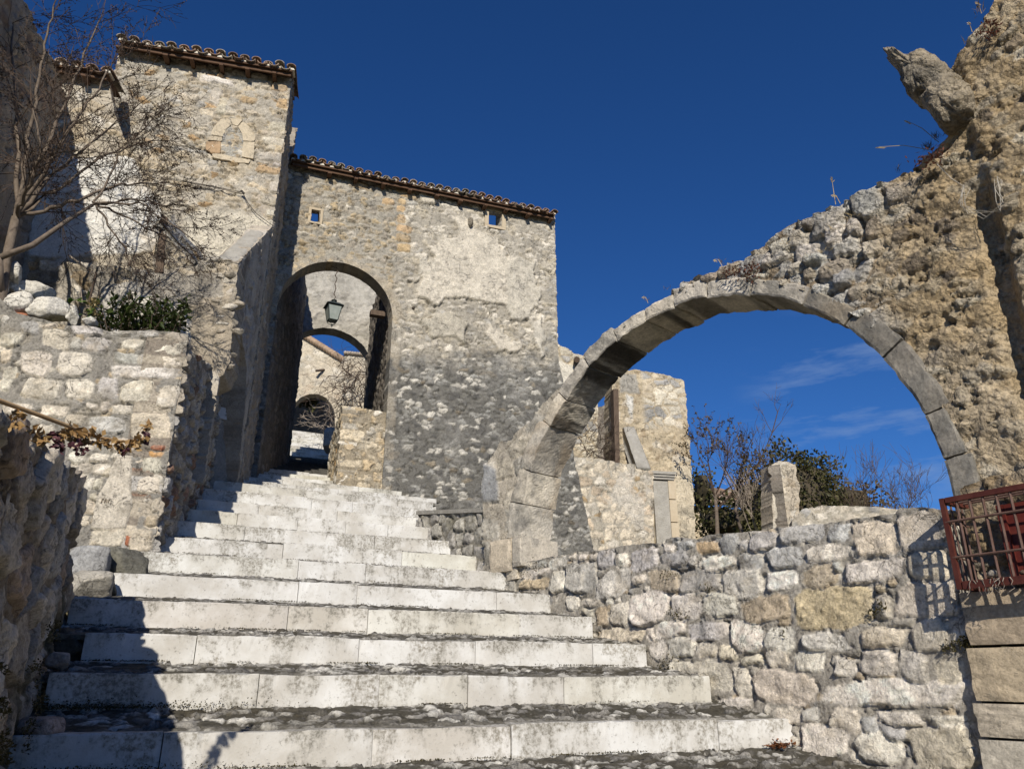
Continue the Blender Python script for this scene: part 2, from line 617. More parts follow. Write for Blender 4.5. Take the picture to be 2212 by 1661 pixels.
def sheet(name, pl, poly, tex, res, thick, mat, parent=None, holes=(), ragged=(0, 1), seed=1, frame=None, hole_lift=None):
    """a wall face: grid clipped to an outline, pushed in and out by tex, with its thickness behind"""
    P = np.asarray(poly)
    u0, v0 = P.min(0) - res * 2
    u1, v1 = P.max(0) + res * 2
    nu = int((u1 - u0) / res) + 2
    nv = int((v1 - v0) / res) + 2
    uu = u0 + res * np.arange(nu)
    vv = v0 + res * np.arange(nv)
    u, v = np.meshgrid(uu, vv, indexing='ij')

    def sd(a, b):
        d = psdf(a, b, poly)
        if ragged[0]:
            d = d + ragged[0] * fbm(a / ragged[1], b / ragged[1], seed + 91, 3)
        for h in holes:
            d = np.maximum(d, -psdf(a, b, h))
        return d

    s = sd(u, v)
    ok = s < 0.45 * res
    cell = ok[:-1, :-1] & ok[1:, :-1] & ok[1:, 1:] & ok[:-1, 1:]
    cnt = np.zeros((nu, nv), int)
    cnt[:-1, :-1] += cell
    cnt[1:, :-1] += cell
    cnt[1:, 1:] += cell
    cnt[:-1, 1:] += cell
    used = cnt > 0
    bnd = used & (cnt < 4)
    e = res * 0.1
    gu = (sd(u[bnd] + e, v[bnd]) - sd(u[bnd] - e, v[bnd])) / (2 * e)
    gv = (sd(u[bnd], v[bnd] + e) - sd(u[bnd], v[bnd] - e)) / (2 * e)
    sb = np.clip(s[bnd], -1.2 * res, 1.2 * res)
    u[bnd] -= gu * sb
    v[bnd] -= gv * sb
    h, c = tex(u[used], v[used])
    idx = -np.ones((nu, nv), int)
    idx[used] = np.arange(used.sum())
    nV = int(used.sum())
    U = pl.U
    VV = np.array([0, 0, 1.0])
    N = pl.N
    O = pl.n * pl.c
    if frame is not None:
        O, U, VV, N = frame
    co = O + u[used][:, None] * U + v[used][:, None] * VV + h[:, None] * N
    q = np.argwhere(cell)
    i, j = q[:, 0], q[:, 1]
    Fq = np.stack([idx[i, j], idx[i + 1, j], idx[i + 1, j + 1], idx[i, j + 1]], 1)
    # sides
    ed = []
    cp = np.zeros((nu + 1, nv + 1), bool)
    cp[1:nu, 1:nv] = cell
    # horizontal edges (i,j)-(i+1,j): cells (i,j-1) and (i,j)
    above = cp[1:nu, 1:nv + 1]
    below = cp[1:nu, 0:nv]
    for (i, j) in np.argwhere(above != below):
        a, b = idx[i, j], idx[i + 1, j]
        ed.append((a, b) if above[i, j] else (b, a))
    right = cp[1:nu + 1, 1:nv]
    left = cp[0:nu, 1:nv]
    for (i, j) in np.argwhere(right != left):
        a, b = idx[i, j], idx[i, j + 1]
        ed.append((b, a) if right[i, j] else (a, b))
    V = [co]
    Cc = [c]
    Fs = [Fq]
    if thick > 0 and ed:
        ed = np.array(ed)
        bi = np.unique(ed)
        m = -np.ones(nV, int)
        m[bi] = np.arange(len(bi))
        lift = np.zeros(len(bi))
        if hole_lift:
            lift = hole_lift(u[used][bi], v[used][bi])
        ns = max(1, min(8, int(thick / (res * 2.5))))
        lay = []
        for k in range(ns + 1):
            t = k / ns
            pv = co[bi] - N * (thick * t + h[bi][:, None] * t) + VV * (lift * t)[:, None]
            if 0 < k:
                jx = (hsh(bi, np.full(len(bi), k), seed) - 0.5) * res * 0.5
                pv = pv + jx[:, None] * np.array([0.3, 0.3, 0.6])
            lay.append(pv)
            V.append(pv)
            Cc.append(c[bi])
        n = len(bi)
        for k in range(ns):
            a, b = m[ed[:, 0]], m[ed[:, 1]]
            o1 = nV + k * n
            o2 = nV + (k + 1) * n
            Fs.append(np.stack([b + o1, a + o1, a + o2, b + o2], 1))
    return mk(name, np.concatenate(V), np.concatenate(Fs), mat, parent, np.concatenate(Cc))


def pick(pal, r):
    w = np.array([p[0] for p in pal], dtype=float)
    w = np.cumsum(w / w.sum())
    cols = np.array([p[1] for p in pal])
    return cols[np.minimum(np.searchsorted(w, r), len(pal) - 1)]


WH = (0.60, 0.555, 0.475)
CR = (0.55, 0.49, 0.395)
TA = (0.47, 0.385, 0.27)
OC = (0.42, 0.315, 0.19)
GR = (0.365, 0.355, 0.335)
DG = (0.20, 0.197, 0.19)
BR = (0.30, 0.235, 0.165)
RB = (0.36, 0.13, 0.07)


def masonry(cw, ch, pal, mortar, seed, jit=0.36, prot=0.03, joint=0.012, bev=0.02, rough=0.006, drop=0.0,
            warp=0.25, tilt=0.25, wvar=0.12, zone=None, blur=0.006, mrough=0.006, pit=0.022, crev=0.028):
    """returns f(u, v) -> height, colour, stone mask"""

    def f(u, v):
        a = u + warp * cw * fbm(u / cw * 1.3, v / ch * 1.3, seed + 5, 3)
        b = v + warp * ch * fbm(u / cw * 1.3, v / ch * 1.3, seed + 6, 3)
        X = a / cw
        Y = b / ch
        j0 = np.floor(Y)
        best = np.full(u.shape, 1e9)
        bx = np.zeros(u.shape)
        by = np.zeros(u.shape)
        bi = np.zeros(u.shape)
        bj = np.zeros(u.shape)
        cand = []
        for dj in (-1, 0, 1):
            jj = j0 + dj
            off = hsh(jj, jj * 0 + 7, seed) * 1.0
            i0 = np.floor(X - off)
            for di in (-1, 0, 1):
                ii = i0 + di
                sx = ii + off + 0.5 + jit * 2 * (hsh(ii, jj, seed + 1) - 0.5)
                sy = jj + 0.5 + jit * 1.5 * (hsh(ii, jj, seed + 2) - 0.5)
                w = wvar * (hsh(ii, jj, seed + 3) - 0.5) * 2
                d = ((X - sx) * cw) ** 2 + ((Y - sy) * ch) ** 2 * (cw / ch) ** 0.9
                d = d / (cw * cw) - w
                cand.append((sx, sy, w, ii, jj, d))
                k = d < best
                best = np.where(k, d, best)
                bx = np.where(k, sx, bx)
                by = np.where(k, sy, by)
                bi = np.where(k, ii, bi)
                bj = np.where(k, jj, bj)
        ky = (ch / cw) * (cw / ch) ** 0.45
        edge = np.full(u.shape, 1e9)
        for (sx, sy, w, ii, jj, d) in cand:
            same = (ii == bi) & (jj == bj)
            L = np.sqrt((sx - bx) ** 2 + ((sy - by) * ky) ** 2) + 1e-6
            ee = (d - best) / (2 * L) * cw
            edge = np.where(same, edge, np.minimum(edge, ee))
        rn = hsh(bi, bj, seed + 11)
        rh = hsh(bi, bj, seed + 12)
        rt1 = hsh(bi, bj, seed + 13) - 0.5
        rt2 = hsh(bi, bj, seed + 14) - 0.5
        rv = hsh(bi, bj, seed + 15)
        lx_, ly_ = (X - bx) * cw, (Y - by) * ch
        fct = 0.0
        for k_ in range(3):
            fct = np.minimum(fct, 0.25 * ch * (hsh(bi, bj, seed + 70 + k_) - 0.2) * 0.4 + 0.9 * (hsh(bi, bj, seed + 80 + k_) - 0.5) * lx_ + 0.9 * (hsh(bi, bj, seed + 90 + k_) - 0.5) * ly_)
        jw = joint * (0.5 + 1.2 * vn(u / cw * 2, v / ch * 2, seed + 21))
        e = edge - jw
        if drop:
            e = np.where(hsh(bi, bj, seed + 16) < drop, -0.02, e)
        s = sm(0, bev * 0.55, e)
        fine = 0.7 * fbm(u / 0.07, v / 0.05, seed + 31, 5, 0.65) + 0.9 * (np.abs(fbm(u / 0.13, v / 0.09, seed + 34, 4, 0.6)) - 0.22)
        crv = np.exp(-((e + 0.004) / 0.008) ** 2) * sm(-0.12, 0.2, fbm(u / 0.2, v / 0.14, seed + 61, 4, 0.6))
        pt = sm(0.16, 0.5, fbm(u / 0.13, v / 0.065, seed + 51, 4, 0.62)) * sm(-0.3, 0.3, fbm(u / 0.9, v / 0.7, seed + 52, 3))
        med = fbm(u / (cw * 0.5), v / (ch * 0.5), seed + 32, 3)
        h = s * (prot * (0.35 + 0.65 * rh) + tilt * 0.5 * (rt1 * (X - bx) * cw + rt2 * (Y - by) * ch) + prot * 0.15 * med + 0.4 * fct) + 1.2 * rough * fine * (0.5 + s) - pit * pt - crev * crv
        h = h + mrough * (1 - s) * fbm(u / 0.12, v / 0.12, seed + 33, 3)
        P = pal
        c = pick(P, rn)
        if zone is not None:
            for (msk, P2) in zone(bx * cw, by * ch):
                c = np.where(msk[..., None], pick(P2, rn), c)
        c = c * (0.80 + 0.40 * rv)[..., None] * (1 + 0.22 * fine)[..., None]
        mo = np.asarray(mortar) * (1 + 0.16 * fbm(u / 0.3, v / 0.3, seed + 41, 4))[..., None]
        cs = sm(-blur, blur, e)
        c = lerp(mo, c, cs)
        return h, c, cs

    return f


def to_uv_stones(pl, lst):
    out = []
    for (x0, y0, x1, y1, k) in lst:
        xc, yc = (x0 + x1) / 2, (y0 + y1) / 2
        ua, za = pl.uv(x0, yc)
        ub, zb = pl.uv(x1, yc)
        _, z0 = pl.uv(xc, y1)
        _, z1 = pl.uv(xc, y0)
        uc, zc = pl.uv(xc, yc)
        out.append((uc, zc, abs(ub - ua) / 2, abs(z1 - z0) / 2, math.atan2(0, 1), k))
    return out


KEY = dict(f=(0.58, 0.52, 0.42), w=WH, W=(0.68, 0.64, 0.57), c=CR, t=TA, g=(0.46, 0.44, 0.405), G=(0.40, 0.385, 0.355), b=(0.38, 0.32, 0.25), y=(0.50, 0.41, 0.265), R=RB, O=(0.50, 0.29, 0.13),
           d=DG, o=(0.50, 0.37, 0.22))


def explicit(stones, base, seed, bright=1.0, grow=1.0, facet=0.55, prot=0.035, bev=0.025, rough=0.008, gap=0.008, warp=0.02):
    """named stones laid over a base sheet"""

    def f(u, v):
        h, c, _ = base(u, v)
        wu = u + 1.3 * warp * fbm(u / 0.15, v / 0.15, seed + 1, 5, 0.65)
        wv = v + 1.3 * warp * fbm(u / 0.15, v / 0.15, seed + 2, 5, 0.65)
        E = np.full(u.shape, -1.0)
        H = np.zeros(u.shape)
        Cc = np.zeros(u.shape + (3,))
        for q, (uc, zc, hu, hz, rot, key) in enumerate(stones):
            rn = random.Random(seed * 1000 + q)
            m = (np.abs(u - uc) < hu + 0.08) & (np.abs(v - zc) < hz + 0.08)
            if not m.any():
                continue
            hu2, hz2 = hu * 1.02 * grow + 0.002, hz * 1.02 * grow + 0.002
            dx = (wu[m] - uc) / hu2
            dy = (wv[m] - zc) / hz2
            sk = rn.uniform(-0.16, 0.16)
            dx2 = dx + sk * dy
            dy2 = dy + rn.uniform(-0.14, 0.14) * dx
            # random corner cuts
            d = np.zeros(dx.shape)
            for sx_, sy_ in ((1, 0), (-1, 0), (0, 1), (0, -1)):
                a_ = math.atan2(sy_, sx_) + rn.uniform(-0.13, 0.13)
                d = np.maximum(d, (dx2 * math.cos(a_) + dy2 * math.sin(a_)) / rn.uniform(0.93, 1.03))
            for k in range(4):
                a_ = math.pi / 4 + math.pi / 2 * k + rn.uniform(-0.3, 0.3)
                d = np.maximum(d, (dx2 * math.cos(a_) + dy2 * math.sin(a_)) / rn.uniform(1.0, 1.32))
            rp_ = (np.abs(dx2) ** 5 + np.abs(dy2) ** 5) ** 0.2
            d = 0.82 * d + 0.18 * rp_
            e = (1 - d) * min(hu2, hz2) - gap * 0.3
            t1, t2 = rn.uniform(-0.12, 0.12), rn.uniform(-0.16, 0.1)
            pr = prot * rn.uniform(0.6, 1.4)
            rg = rough * (2.2 if key == 'y' else (0.3 if key == 'f' else 1.0))
            hh = pr + t1 * dx * hu + t2 * dy * hz + 0.8 * rg * fbm(u[m] / 0.08 + q, v[m] / 0.06, seed + 9, 5, 0.65) \
                + 1.9 * rg * (np.abs(fbm(u[m] / 0.22 + q, v[m] / 0.15, seed + 10, 4, 0.6)) - 0.2)
            fc_ = np.full(dx.shape, 9.0)
            for k in range(6):
                fc_ = np.minimum(fc_, rn.uniform(0.0, 0.022) + rn.uniform(-0.30, 0.30) * dx * hu + rn.uniform(-0.34, 0.30) * dy * hz)
            hh = hh + facet * (np.maximum(fc_, -0.016) + 0.008) * (0.15 if key == 'f' else 1.0)
            s = sm(0, bev * 0.6, e)
            hh = s * hh
            kc = np.array(KEY[key]) * rn.uniform(0.85, 1.15) * bright
            kc = kc * np.array([rn.uniform(0.97, 1.03), 1, rn.uniform(0.96, 1.04)])
            gl = sm(0.0, 0.5, fbm(u[m] / 0.22 + q * 3, v[m] / 0.22, seed + 12, 4)) * (0.55 if key in 'gG' else 0.28)
            cc = lerp(np.broadcast_to(kc, (m.sum(), 3)), np.array([0.24, 0.235, 0.222]) if key in 'gG' else np.array([0.36, 0.33, 0.29]), gl)
            f5 = fbm(u[m] / 0.07 + q, v[m] / 0.05, seed + 14, 4, 0.65)
            cc = cc * (1 + 0.22 * f5)[..., None]
            cc = lerp(cc, np.array([0.46, 0.36, 0.22]), 0.25 * sm(0.15, 0.5, fbm(u[m] / 0.13 + 5 * q, v[m] / 0.1, seed + 15, 4)))
            im = np.where(m)[0]
            up = e > E[im]
            ii = im[up]
            E[ii] = e[up]
            H[ii] = hh[up]
            Cc[ii] = cc[up]
        s = sm(-0.003, 0.004, E)
        crv = np.exp(-((E + 0.006) / 0.008) ** 2) * sm(0.0, 0.22, fbm(u / 0.22, v / 0.16, seed + 61, 4, 0.6))
        near = sm(-0.03, 0.0, E) * (E < 0)
        hb = np.minimum(h, np.where(E > -0.02, 0.006 * fbm(u / 0.1, v / 0.1, seed, 3), h))
        h2 = np.where(E > 0, np.maximum(H, 0.006), hb + 0.012) - 0.026 * crv
        c2 = lerp(c, Cc, s)
        return h2, c2

    return f


def two(f):
    """drop the mask of a masonry function"""
    return lambda u, v: f(u, v)[:2]


# ------------------------------------------------------------------ rocks, plants
def ico(sub):
    import bmesh
    bm = bmesh.new()
    bmesh.ops.create_icosphere(bm, subdivisions=sub, radius=1)
    V = np.array([v.co[:] for v in bm.verts])
    Fc = np.array([[w.index for w in f.verts] for f in bm.faces])
    bm.free()
    return V, Fc


_ICO = {}


def rock_geo(c, dims, seed, rot=0.0, sub=4, cuts=11, rough=0.05, boxy=0.0):
    if sub not in _ICO:
        _ICO[sub] = ico(sub)
    V, Fc = _ICO[sub]
    V = V.copy()
    rn = np.random.RandomState(seed)
    if boxy:
        p = 2 + 6 * boxy
        V = V / ((np.abs(V) ** p).sum(1) ** (1 / p))[:, None]
    for k in range(cuts):
        n = rn.normal(size=3)
        n /= np.linalg.norm(n)
        d = rn.uniform(0.52, 0.85) * (1 + 0.5 * boxy)
        o = V @ n - d
        V -= np.where(o > 0, o * 0.93, 0)[:, None] * n
    r = fbm(V[:, 0] * 2.1 + seed, V[:, 1] * 2.1 + V[:, 2] * 1.7, seed, 5, 0.6)
    r2 = fbm(V[:, 2] * 2.4 + seed, V[:, 0] * 2.3 - V[:, 1] * 1.6, seed + 4, 5, 0.6)
    nrm = V / np.linalg.norm(V, axis=1)[:, None]
    r3 = fbm(V[:, 0] * 7 + V[:, 1] * 5, V[:, 2] * 7 - V[:, 1] * 4, seed + 9, 4, 0.6)
    V = V + nrm * (rough * (0.7 * r + 0.7 * r2 + 0.5 * r3))[:, None]
    V = V * np.asarray(dims)
    cs, sn = math.cos(rot), math.sin(rot)
    V = np.stack([V[:, 0] * cs - V[:, 1] * sn, V[:, 0] * sn + V[:, 1] * cs, V[:, 2]], 1)
    return V + np.asarray(c), Fc


def rock(name, c, dims, seed, col, mat='stone', parent=None, rot=0.0, **kw):
    V, Fc = rock_geo(c, dims, seed, rot, **kw)
    k = 1 + 0.15 * fbm(V[:, 0] * 6, V[:, 2] * 6 + V[:, 1] * 5, seed + 8, 3)
    return mk(name, V, Fc, mat, parent, np.asarray(col)[None, :] * k[:, None])


def grow(mb, p, d, ln, rad, lvl, rn, wander=0.25, kids=(2, 4), shrink=0.62, up=0.05, minr=0.002, seg=4, angle=(0.4, 0.9), bud=None):
    p = np.asarray(p, dtype=float)
    d = np.asarray(d, dtype=float)
    d /= np.linalg.norm(d)
    pts = [p]
    rads = [rad]
    dirs = [d]
    for k in range(seg):
        d = d + np.array([rn.gauss(0, wander), rn.gauss(0, wander), rn.gauss(0, wander) + up])
        d /= np.linalg.norm(d)
        pts.append(pts[-1] + d * ln / seg)
        rads.append(max(minr * 0.6, rad * (1 - 0.55 * (k + 1) / seg)))
        dirs.append(d)
    mb.tube(pts, rads, 6 if rad > 0.03 else (4 if rad > 0.008 else 3), caps=False)
    if bud is not None and lvl <= 1:
        for k in range(1, seg + 1):
            if rn.random() < 0.7:
                bud(pts[k], rn)
    if lvl <= 0:
        return
    for k in range(rn.randint(*kids)):
        i = rn.randint(max(1, seg // 2 - 1), seg)
        a = rn.uniform(*angle)
        ax = np.cross(dirs[i], np.array([rn.gauss(0, 1), rn.gauss(0, 1), rn.gauss(0, 1)]))
        ax /= np.linalg.norm(ax) + 1e-9
        nd = dirs[i] * math.cos(a) + np.cross(ax, dirs[i]) * math.sin(a)
        grow(mb, pts[i], nd, ln * shrink * rn.uniform(0.75, 1.2), max(minr, rads[i] * 0.62), lvl - 1, rn, wander, kids, shrink, up, minr, seg, angle, bud)
    grow(mb, pts[-1], dirs[-1], ln * shrink, max(minr, rads[-1] * 0.8), lvl - 1, rn, wander, kids, shrink, up, minr, seg, angle, bud)


def leaf_blob(mb, c, r, n, ln, wd, rn, hollow=0.4):
    for k in range(n):
        q = np.array([rn.gauss(0, 1), rn.gauss(0, 1), rn.gauss(0, 1)])
        q /= np.linalg.norm(q)
        rr = (hollow + (1 - hollow) * rn.random()) * (1 + 0.22 * math.sin(q[0] * 5 + q[2] * 4 + c[0]) + 0.12 * math.sin(q[1] * 9 + q[2] * 7))
        p = np.asarray(c) + q * np.asarray(r) * rr
        d = q + np.array([rn.gauss(0, 0.7), rn.gauss(0, 0.7), rn.gauss(0, 0.7) - 0.2])
        mb.leaf(p, d, np.array([rn.gauss(0, 1), rn.gauss(0, 1), rn.gauss(0, 1)]), ln * rn.uniform(0.6, 1.3), wd * rn.uniform(0.7, 1.2))


def tuft(mb, p, n, ln, rn, spread=0.5, wd=0.004, up=(0, 0, 1)):
    for k in range(n):
        d = np.asarray(up, dtype=float) + np.array([rn.gauss(0, spread), rn.gauss(0, spread), rn.gauss(0, spread * 0.3)])
        q = np.asarray(p) + np.array([rn.gauss(0, 0.02), rn.gauss(0, 0.02), 0])
        mb.leaf(q, d, np.array([rn.gauss(0, 1), rn.gauss(0, 1), 0.1]), ln * rn.uniform(0.5, 1.2), wd)


# ================================================================== PLACES
A = R(24.39)
SD = np.array([math.cos(A), math.sin(A), 0])       # along the steps
SN = np.array([-math.sin(A), math.cos(A), 0])      # up the stair
Z3 = np.array([0, 0, 1.0])
main = Plane(20, c=12.97)
tower = Plane(14, c=11.37)
TC = (-3.90, 10.75)
tside = Plane(104, p=TC)
dface = Plane(96.7, p=TC)
nback = Plane(48, p=(-3.95, 10.72))
TCOR = (-3.42, 7.40)
tfront = Plane(11, p=TCOR)
tsid = Plane(104.6, p=TCOR)
leftw = Plane(115.6, p=(-2.24, 3.81))
para = Plane(-56.2, c=4.723)
archp = Plane(-49, p=(0.0, 8.4))
inner = Plane(20, c=18.5)
wht = Plane(14, p=at(250, 500, 9.55)[:2])
rub = Plane(8, p=(-3.70, 9.06))


def overlay(f, pl, px, colr, seed, nz=0.06, ns=0.25, soft=0.02, lift=0.008, amt=1.0, tint=0.08):
    poly = pl.poly(px)

    def g(u, v):
        h, c = f(u, v)[:2]
        d = psdf(u, v, poly) + nz * fbm(u / ns, v / ns, seed, 5, 0.62)
        m = sm(-soft, soft, -d) * amt
        k = np.asarray(colr) * (1 + tint * fbm(u / 0.2, v / 0.2, seed + 3, 4))[..., None]
        return h * (1 - m) + m * (lift + 0.25 * h), lerp(c, k, m)

    return g


def stain(f, colr, seed, sc=0.5, lo=0.1, hi=0.4, amt=0.6, where=None, stretch=1.0):
    def g(u, v):
        h, c = f(u, v)[:2]
        m = sm(lo, hi, fbm(u / sc, v / (sc * stretch), seed, 5, 0.65)) * amt
        if where is not None:
            m = m * where(u, v)
        return h, lerp(c, np.broadcast_to(np.asarray(colr), c.shape), m)

    return g


def blend(f, g, w):
    def k(u, v):
        a = f(u, v)
        b = g(u, v)
        m = w(u, v)
        return a[0] * (1 - m) + b[0] * m, lerp(a[1], b[1], m)

    return k


# ------------------------------------------------------------------ ground
def ground_z(s):
    z = np.where(s < 12, -0.78 + 0.40 * (s - 4.4), 2.26 + 0.25 * (s - 12))
    z = np.where(s > 25, 5.5 + 0.045 * (s - 25), z)
    return np.maximum(z, -1.75)


gx = np.concatenate([np.linspace(-320, -20, 30), np.linspace(-18, 18, 73), np.linspace(20, 320, 30)])
gy = np.concatenate([np.linspace(-120, -8, 16), np.linspace(-6, 34, 81), np.linspace(38, 700, 34)])
GX, GY = np.meshgrid(gx, gy, indexing='ij')
ss = GX * SN[0] + GY * SN[1]
GZ = ground_z(ss)
far = sm(30, 80, np.hypot(GX, GY))
GZ = GZ - 1.1 * sm(0.2, 1.2, GX + 0.38 * (GY - 8.5)) * sm(5.0, 7.0, ss) * sm(22, 15, ss)
GZ = GZ + 0.04 * fbm(GX / 1.5, GY / 1.5, 3, 3) + far * 1.5 * fbm(GX / 40, GY / 40, 4, 3) - 0.05
n1_, n2_ = GX.shape
ii = np.arange(n1_ * n2_).reshape(n1_, n2_)
FQ = np.stack([ii[:-1, :-1].ravel(), ii[1:, :-1].ravel(), ii[1:, 1:].ravel(), ii[:-1, 1:].ravel()], 1)
tag(mk('ground', np.stack([GX.ravel(), GY.ravel(), GZ.ravel()], 1), FQ, 'soil'), None, None, kind='structure')

# ------------------------------------------------------------------ staircase
ST = [(4.40, -0.232, .172), (5.00, 0.035, .174), (5.62, .283, .172), (6.29, .541, .184), (7.03, .810, .178), (7.78, 1.095, .175),
      (8.51, 1.369, .171), (9.18, 1.644, .168), (9.80, 1.901, .162), (10.34, 2.144, .161), (10.81, 2.385, .16), (11.28, 2.605, .163)]
LE = [(18, 1590), (106, 1454), (185, 1362), (155, 1288), (245, 1237), (311, 1192), (346, 1156), (377, 1124), (393, 1101), (421, 1079), (438, 1055), (448, 1039)]
RE = [(1714, 1550), (1532, 1460), (1394, 1393), (1281, 1333), (1190, 1280), (1104, 1236), (1036, 1201), (995, 1171), (958, 1145), (935, 1122), (919, 1104), (936, 1088)]


def on_step(px, s):
    d = ray(*px)
    P = d * (s / (d @ SN))
    return float(P @ SD)


stair = thing('stone_staircase', 'broad staircase of white stone steps with mossy cobbled treads climbing to the arched gateway', 'stairs',
              SN * 4.4 + SD * 0 + Z3 * -0.41)
rnd = random.Random(5)


def riser(parent, s, zt, h, u0, u1, seed, mat='marble'):
    """front slabs of one step, several blocks with thin joints"""
    rn = random.Random(seed)
    V, Fq, Cc, UV = [], [], [], []
    u = u0
    base = 0
    while u < u1 - 0.01:
        w = rn.uniform(0.5, 1.5)
        if u + w > u1 - 0.35:
            w = u1 - u
        ua, ub = u + 0.0025, u + w - 0.0025
        off = rn.uniform(-0.012, 0.012)
        dz = rn.uniform(-0.008, 0.006)
        rb = rn.random()
        sh = rn.uniform(0.86, 1.06)
        tint = np.array([sh, sh * rn.uniform(0.975, 1.0), sh * rn.uniform(0.92, 1.0)])
        # profile across the slab: tread edge, arris, face, foot
        prof = [(0.10, h), (0.006, h), (0.0, h - 0.006), (0.0, h * 0.5), (0.0, -0.05), (0.12, -0.05)]
        nx = max(6, int((ub - ua) / 0.03))
        xs_ = ua + (ub - ua) * np.arange(nx + 1) / nx
        NZ1 = fbm(xs_ / 0.5, xs_ * 0 + s * 3, 7, 4)
        NZ2 = fbm(xs_ / 0.11, xs_ * 0 + s * 5, 8, 4, 0.6)
        for ix in range(nx + 1):
            uu = ua + (ub - ua) * ix / nx
            endin = 0.004 if ix in (0, nx) else 0
            for k, (d, z) in enumerate(prof):
                nzv = NZ1[ix] * 0.011
                if k in (1, 2):
                    nzv += 0.022 * max(0, NZ2[ix] - 0.12)
                P = SN * (s + d + off + nzv + endin) + SD * uu + Z3 * (zt - h + z + dz + (-nzv if k in (0, 1) else 0))
                V.append(P)
                Cc.append(tint)
                UV.append((rb, max(z, 0)))
        m = len(prof)
        for ix in range(nx):
            for k in range(m - 1):
                a = base + ix * m + k
                Fq.append((a + 1, a + m + 1, a + m, a))
        for ix in (0, nx):
            Fq.append(tuple(base + ix * m + k for k in range(m)) if ix == 0 else tuple(base + ix * m + k for k in reversed(range(m))))
        base += (nx + 1) * m
        u += w
    o = mk('step', V, Fq, mat, parent, np.array(Cc), False, np.array(UV))
    return o


cob = masonry(0.095, 0.055, [(3, (0.34, 0.325, 0.295)), (2, (0.22, 0.21, 0.195)), (3, (0.54, 0.525, 0.48)), (2, (0.12, 0.112, 0.098))],
              (0.075, 0.068, 0.052), 77, prot=0.016, joint=0.012, bev=0.016, rough=0.009, drop=0.32, warp=0.8, mrough=0.01, wvar=0.25)
cob = stain(two(cob), (0.06, 0.05, 0.03), 5, 0.4, 0.05, 0.5, 0.5)


def tread(parent, s0, z0, s1, z1, u0, u1, seed):
    ln = math.hypot(s1 - s0, z1 - z0)
    Vd = (SN * (s1 - s0) + Z3 * (z1 - z0)) / ln
    Nd = np.cross(SD, Vd)

    def tx(u, v):
        h, c = cob(u + seed * 3.1, v + seed * 1.7)
        k = sm(0.0, 0.07, v)
        edge = sm(0.10, 0.0, v - 0.05 + 0.03 * fbm(u / 0.1, v / 0.1, seed, 3))
        c = lerp(c, np.array([0.30, 0.285, 0.25]), edge * 0.35)
        return h * k - 0.008 * (1 - k), c

    pl = Plane(0, c=0)
    return sheet('tread', pl, [(u0, 0.0), (u1, 0.0), (u1, ln + 0.02), (u0, ln + 0.02)], tx, 0.016 if s0 < 6 else 0.026, 0.04, 'tread', parent, seed=seed,
                 frame=(SN * s0 + Z3 * z0, SD, Vd, Nd))


steps = []
tread_l = [0.55, 0.55, 0.55, 0.7, 0.5, 0.3, 0.25, 0.25, 0.25, 0.25, 0.2, 0.2]
for i, (s, zt, h) in enumerate(ST):
    u0, u1 = on_step(LE[i], s), on_step(RE[i], s)
    st = riser(stair, s, zt, h, u0, u1, 100 + i)
    s1, zt1, h1 = ST[i + 1] if i + 1 < len(ST) else (11.95, 2.83, 0.16)
    tread(st, s + 0.075, zt - 0.004, s1 + 0.02, zt1 - h1, u0 - tread_l[i], u1 + (0.42 if i < 5 else 0.10), i)
# landing below the first visible step
b0 = riser(stair, 3.62, -0.50, 0.17, -2.6, 4.4, 90)
tread(b0, 3.70, -0.504, 4.42, -0.404, -2.6, 4.4, 30)
# steps through the gate and on up the lane
UPS = [(11.95, 2.82), (12.65, 3.05), (13.35, 3.28), (14.05, 3.51), (14.75, 3.74)]
q_, z_ = 14.75, 3.74
for k in range(12):
    q_ += 0.72
    z_ += 0.225
    UPS.append((q_, z_))
for k in range(9):
    q_ += 0.5
    z_ += 0.24
    UPS.append((q_, z_))


def seg_x(s, X):
    Y = (s - SN[0] * X) / SN[1]
    return X * SD[0] + Y * SD[1]


def left_x(Y):
    return -3.9 - 0.25 * (Y - 10.75) - 0.12


def right_x(Y):
    return -2.05 - 0.27 * (Y - 12.6)


for k, (s, zt) in enumerate(UPS):
    Yc = (s + SN[0] * 0 - 0.413 * 3.4) / 0.911 if False else (s / 0.911) * 0.9
    lx = left_x(s * 0.92)
    rx = -1.25 if k == 0 else (-1.9 if k == 1 else right_x(s * 0.93) + 0.15)
    h = 0.17
    if k >= 17:
        lx -= 0.4
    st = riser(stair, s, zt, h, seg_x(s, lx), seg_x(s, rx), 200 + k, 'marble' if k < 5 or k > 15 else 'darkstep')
    s1, z1 = UPS[k + 1] if k + 1 < len(UPS) else (s + 3, zt + 0.4)
    tread(st, s + 0.075, zt - 0.004, s1 + 0.02, z1 - h - 0.005, seg_x(s, lx) - 0.1, seg_x(s, rx) + 0.1, 40 + k)

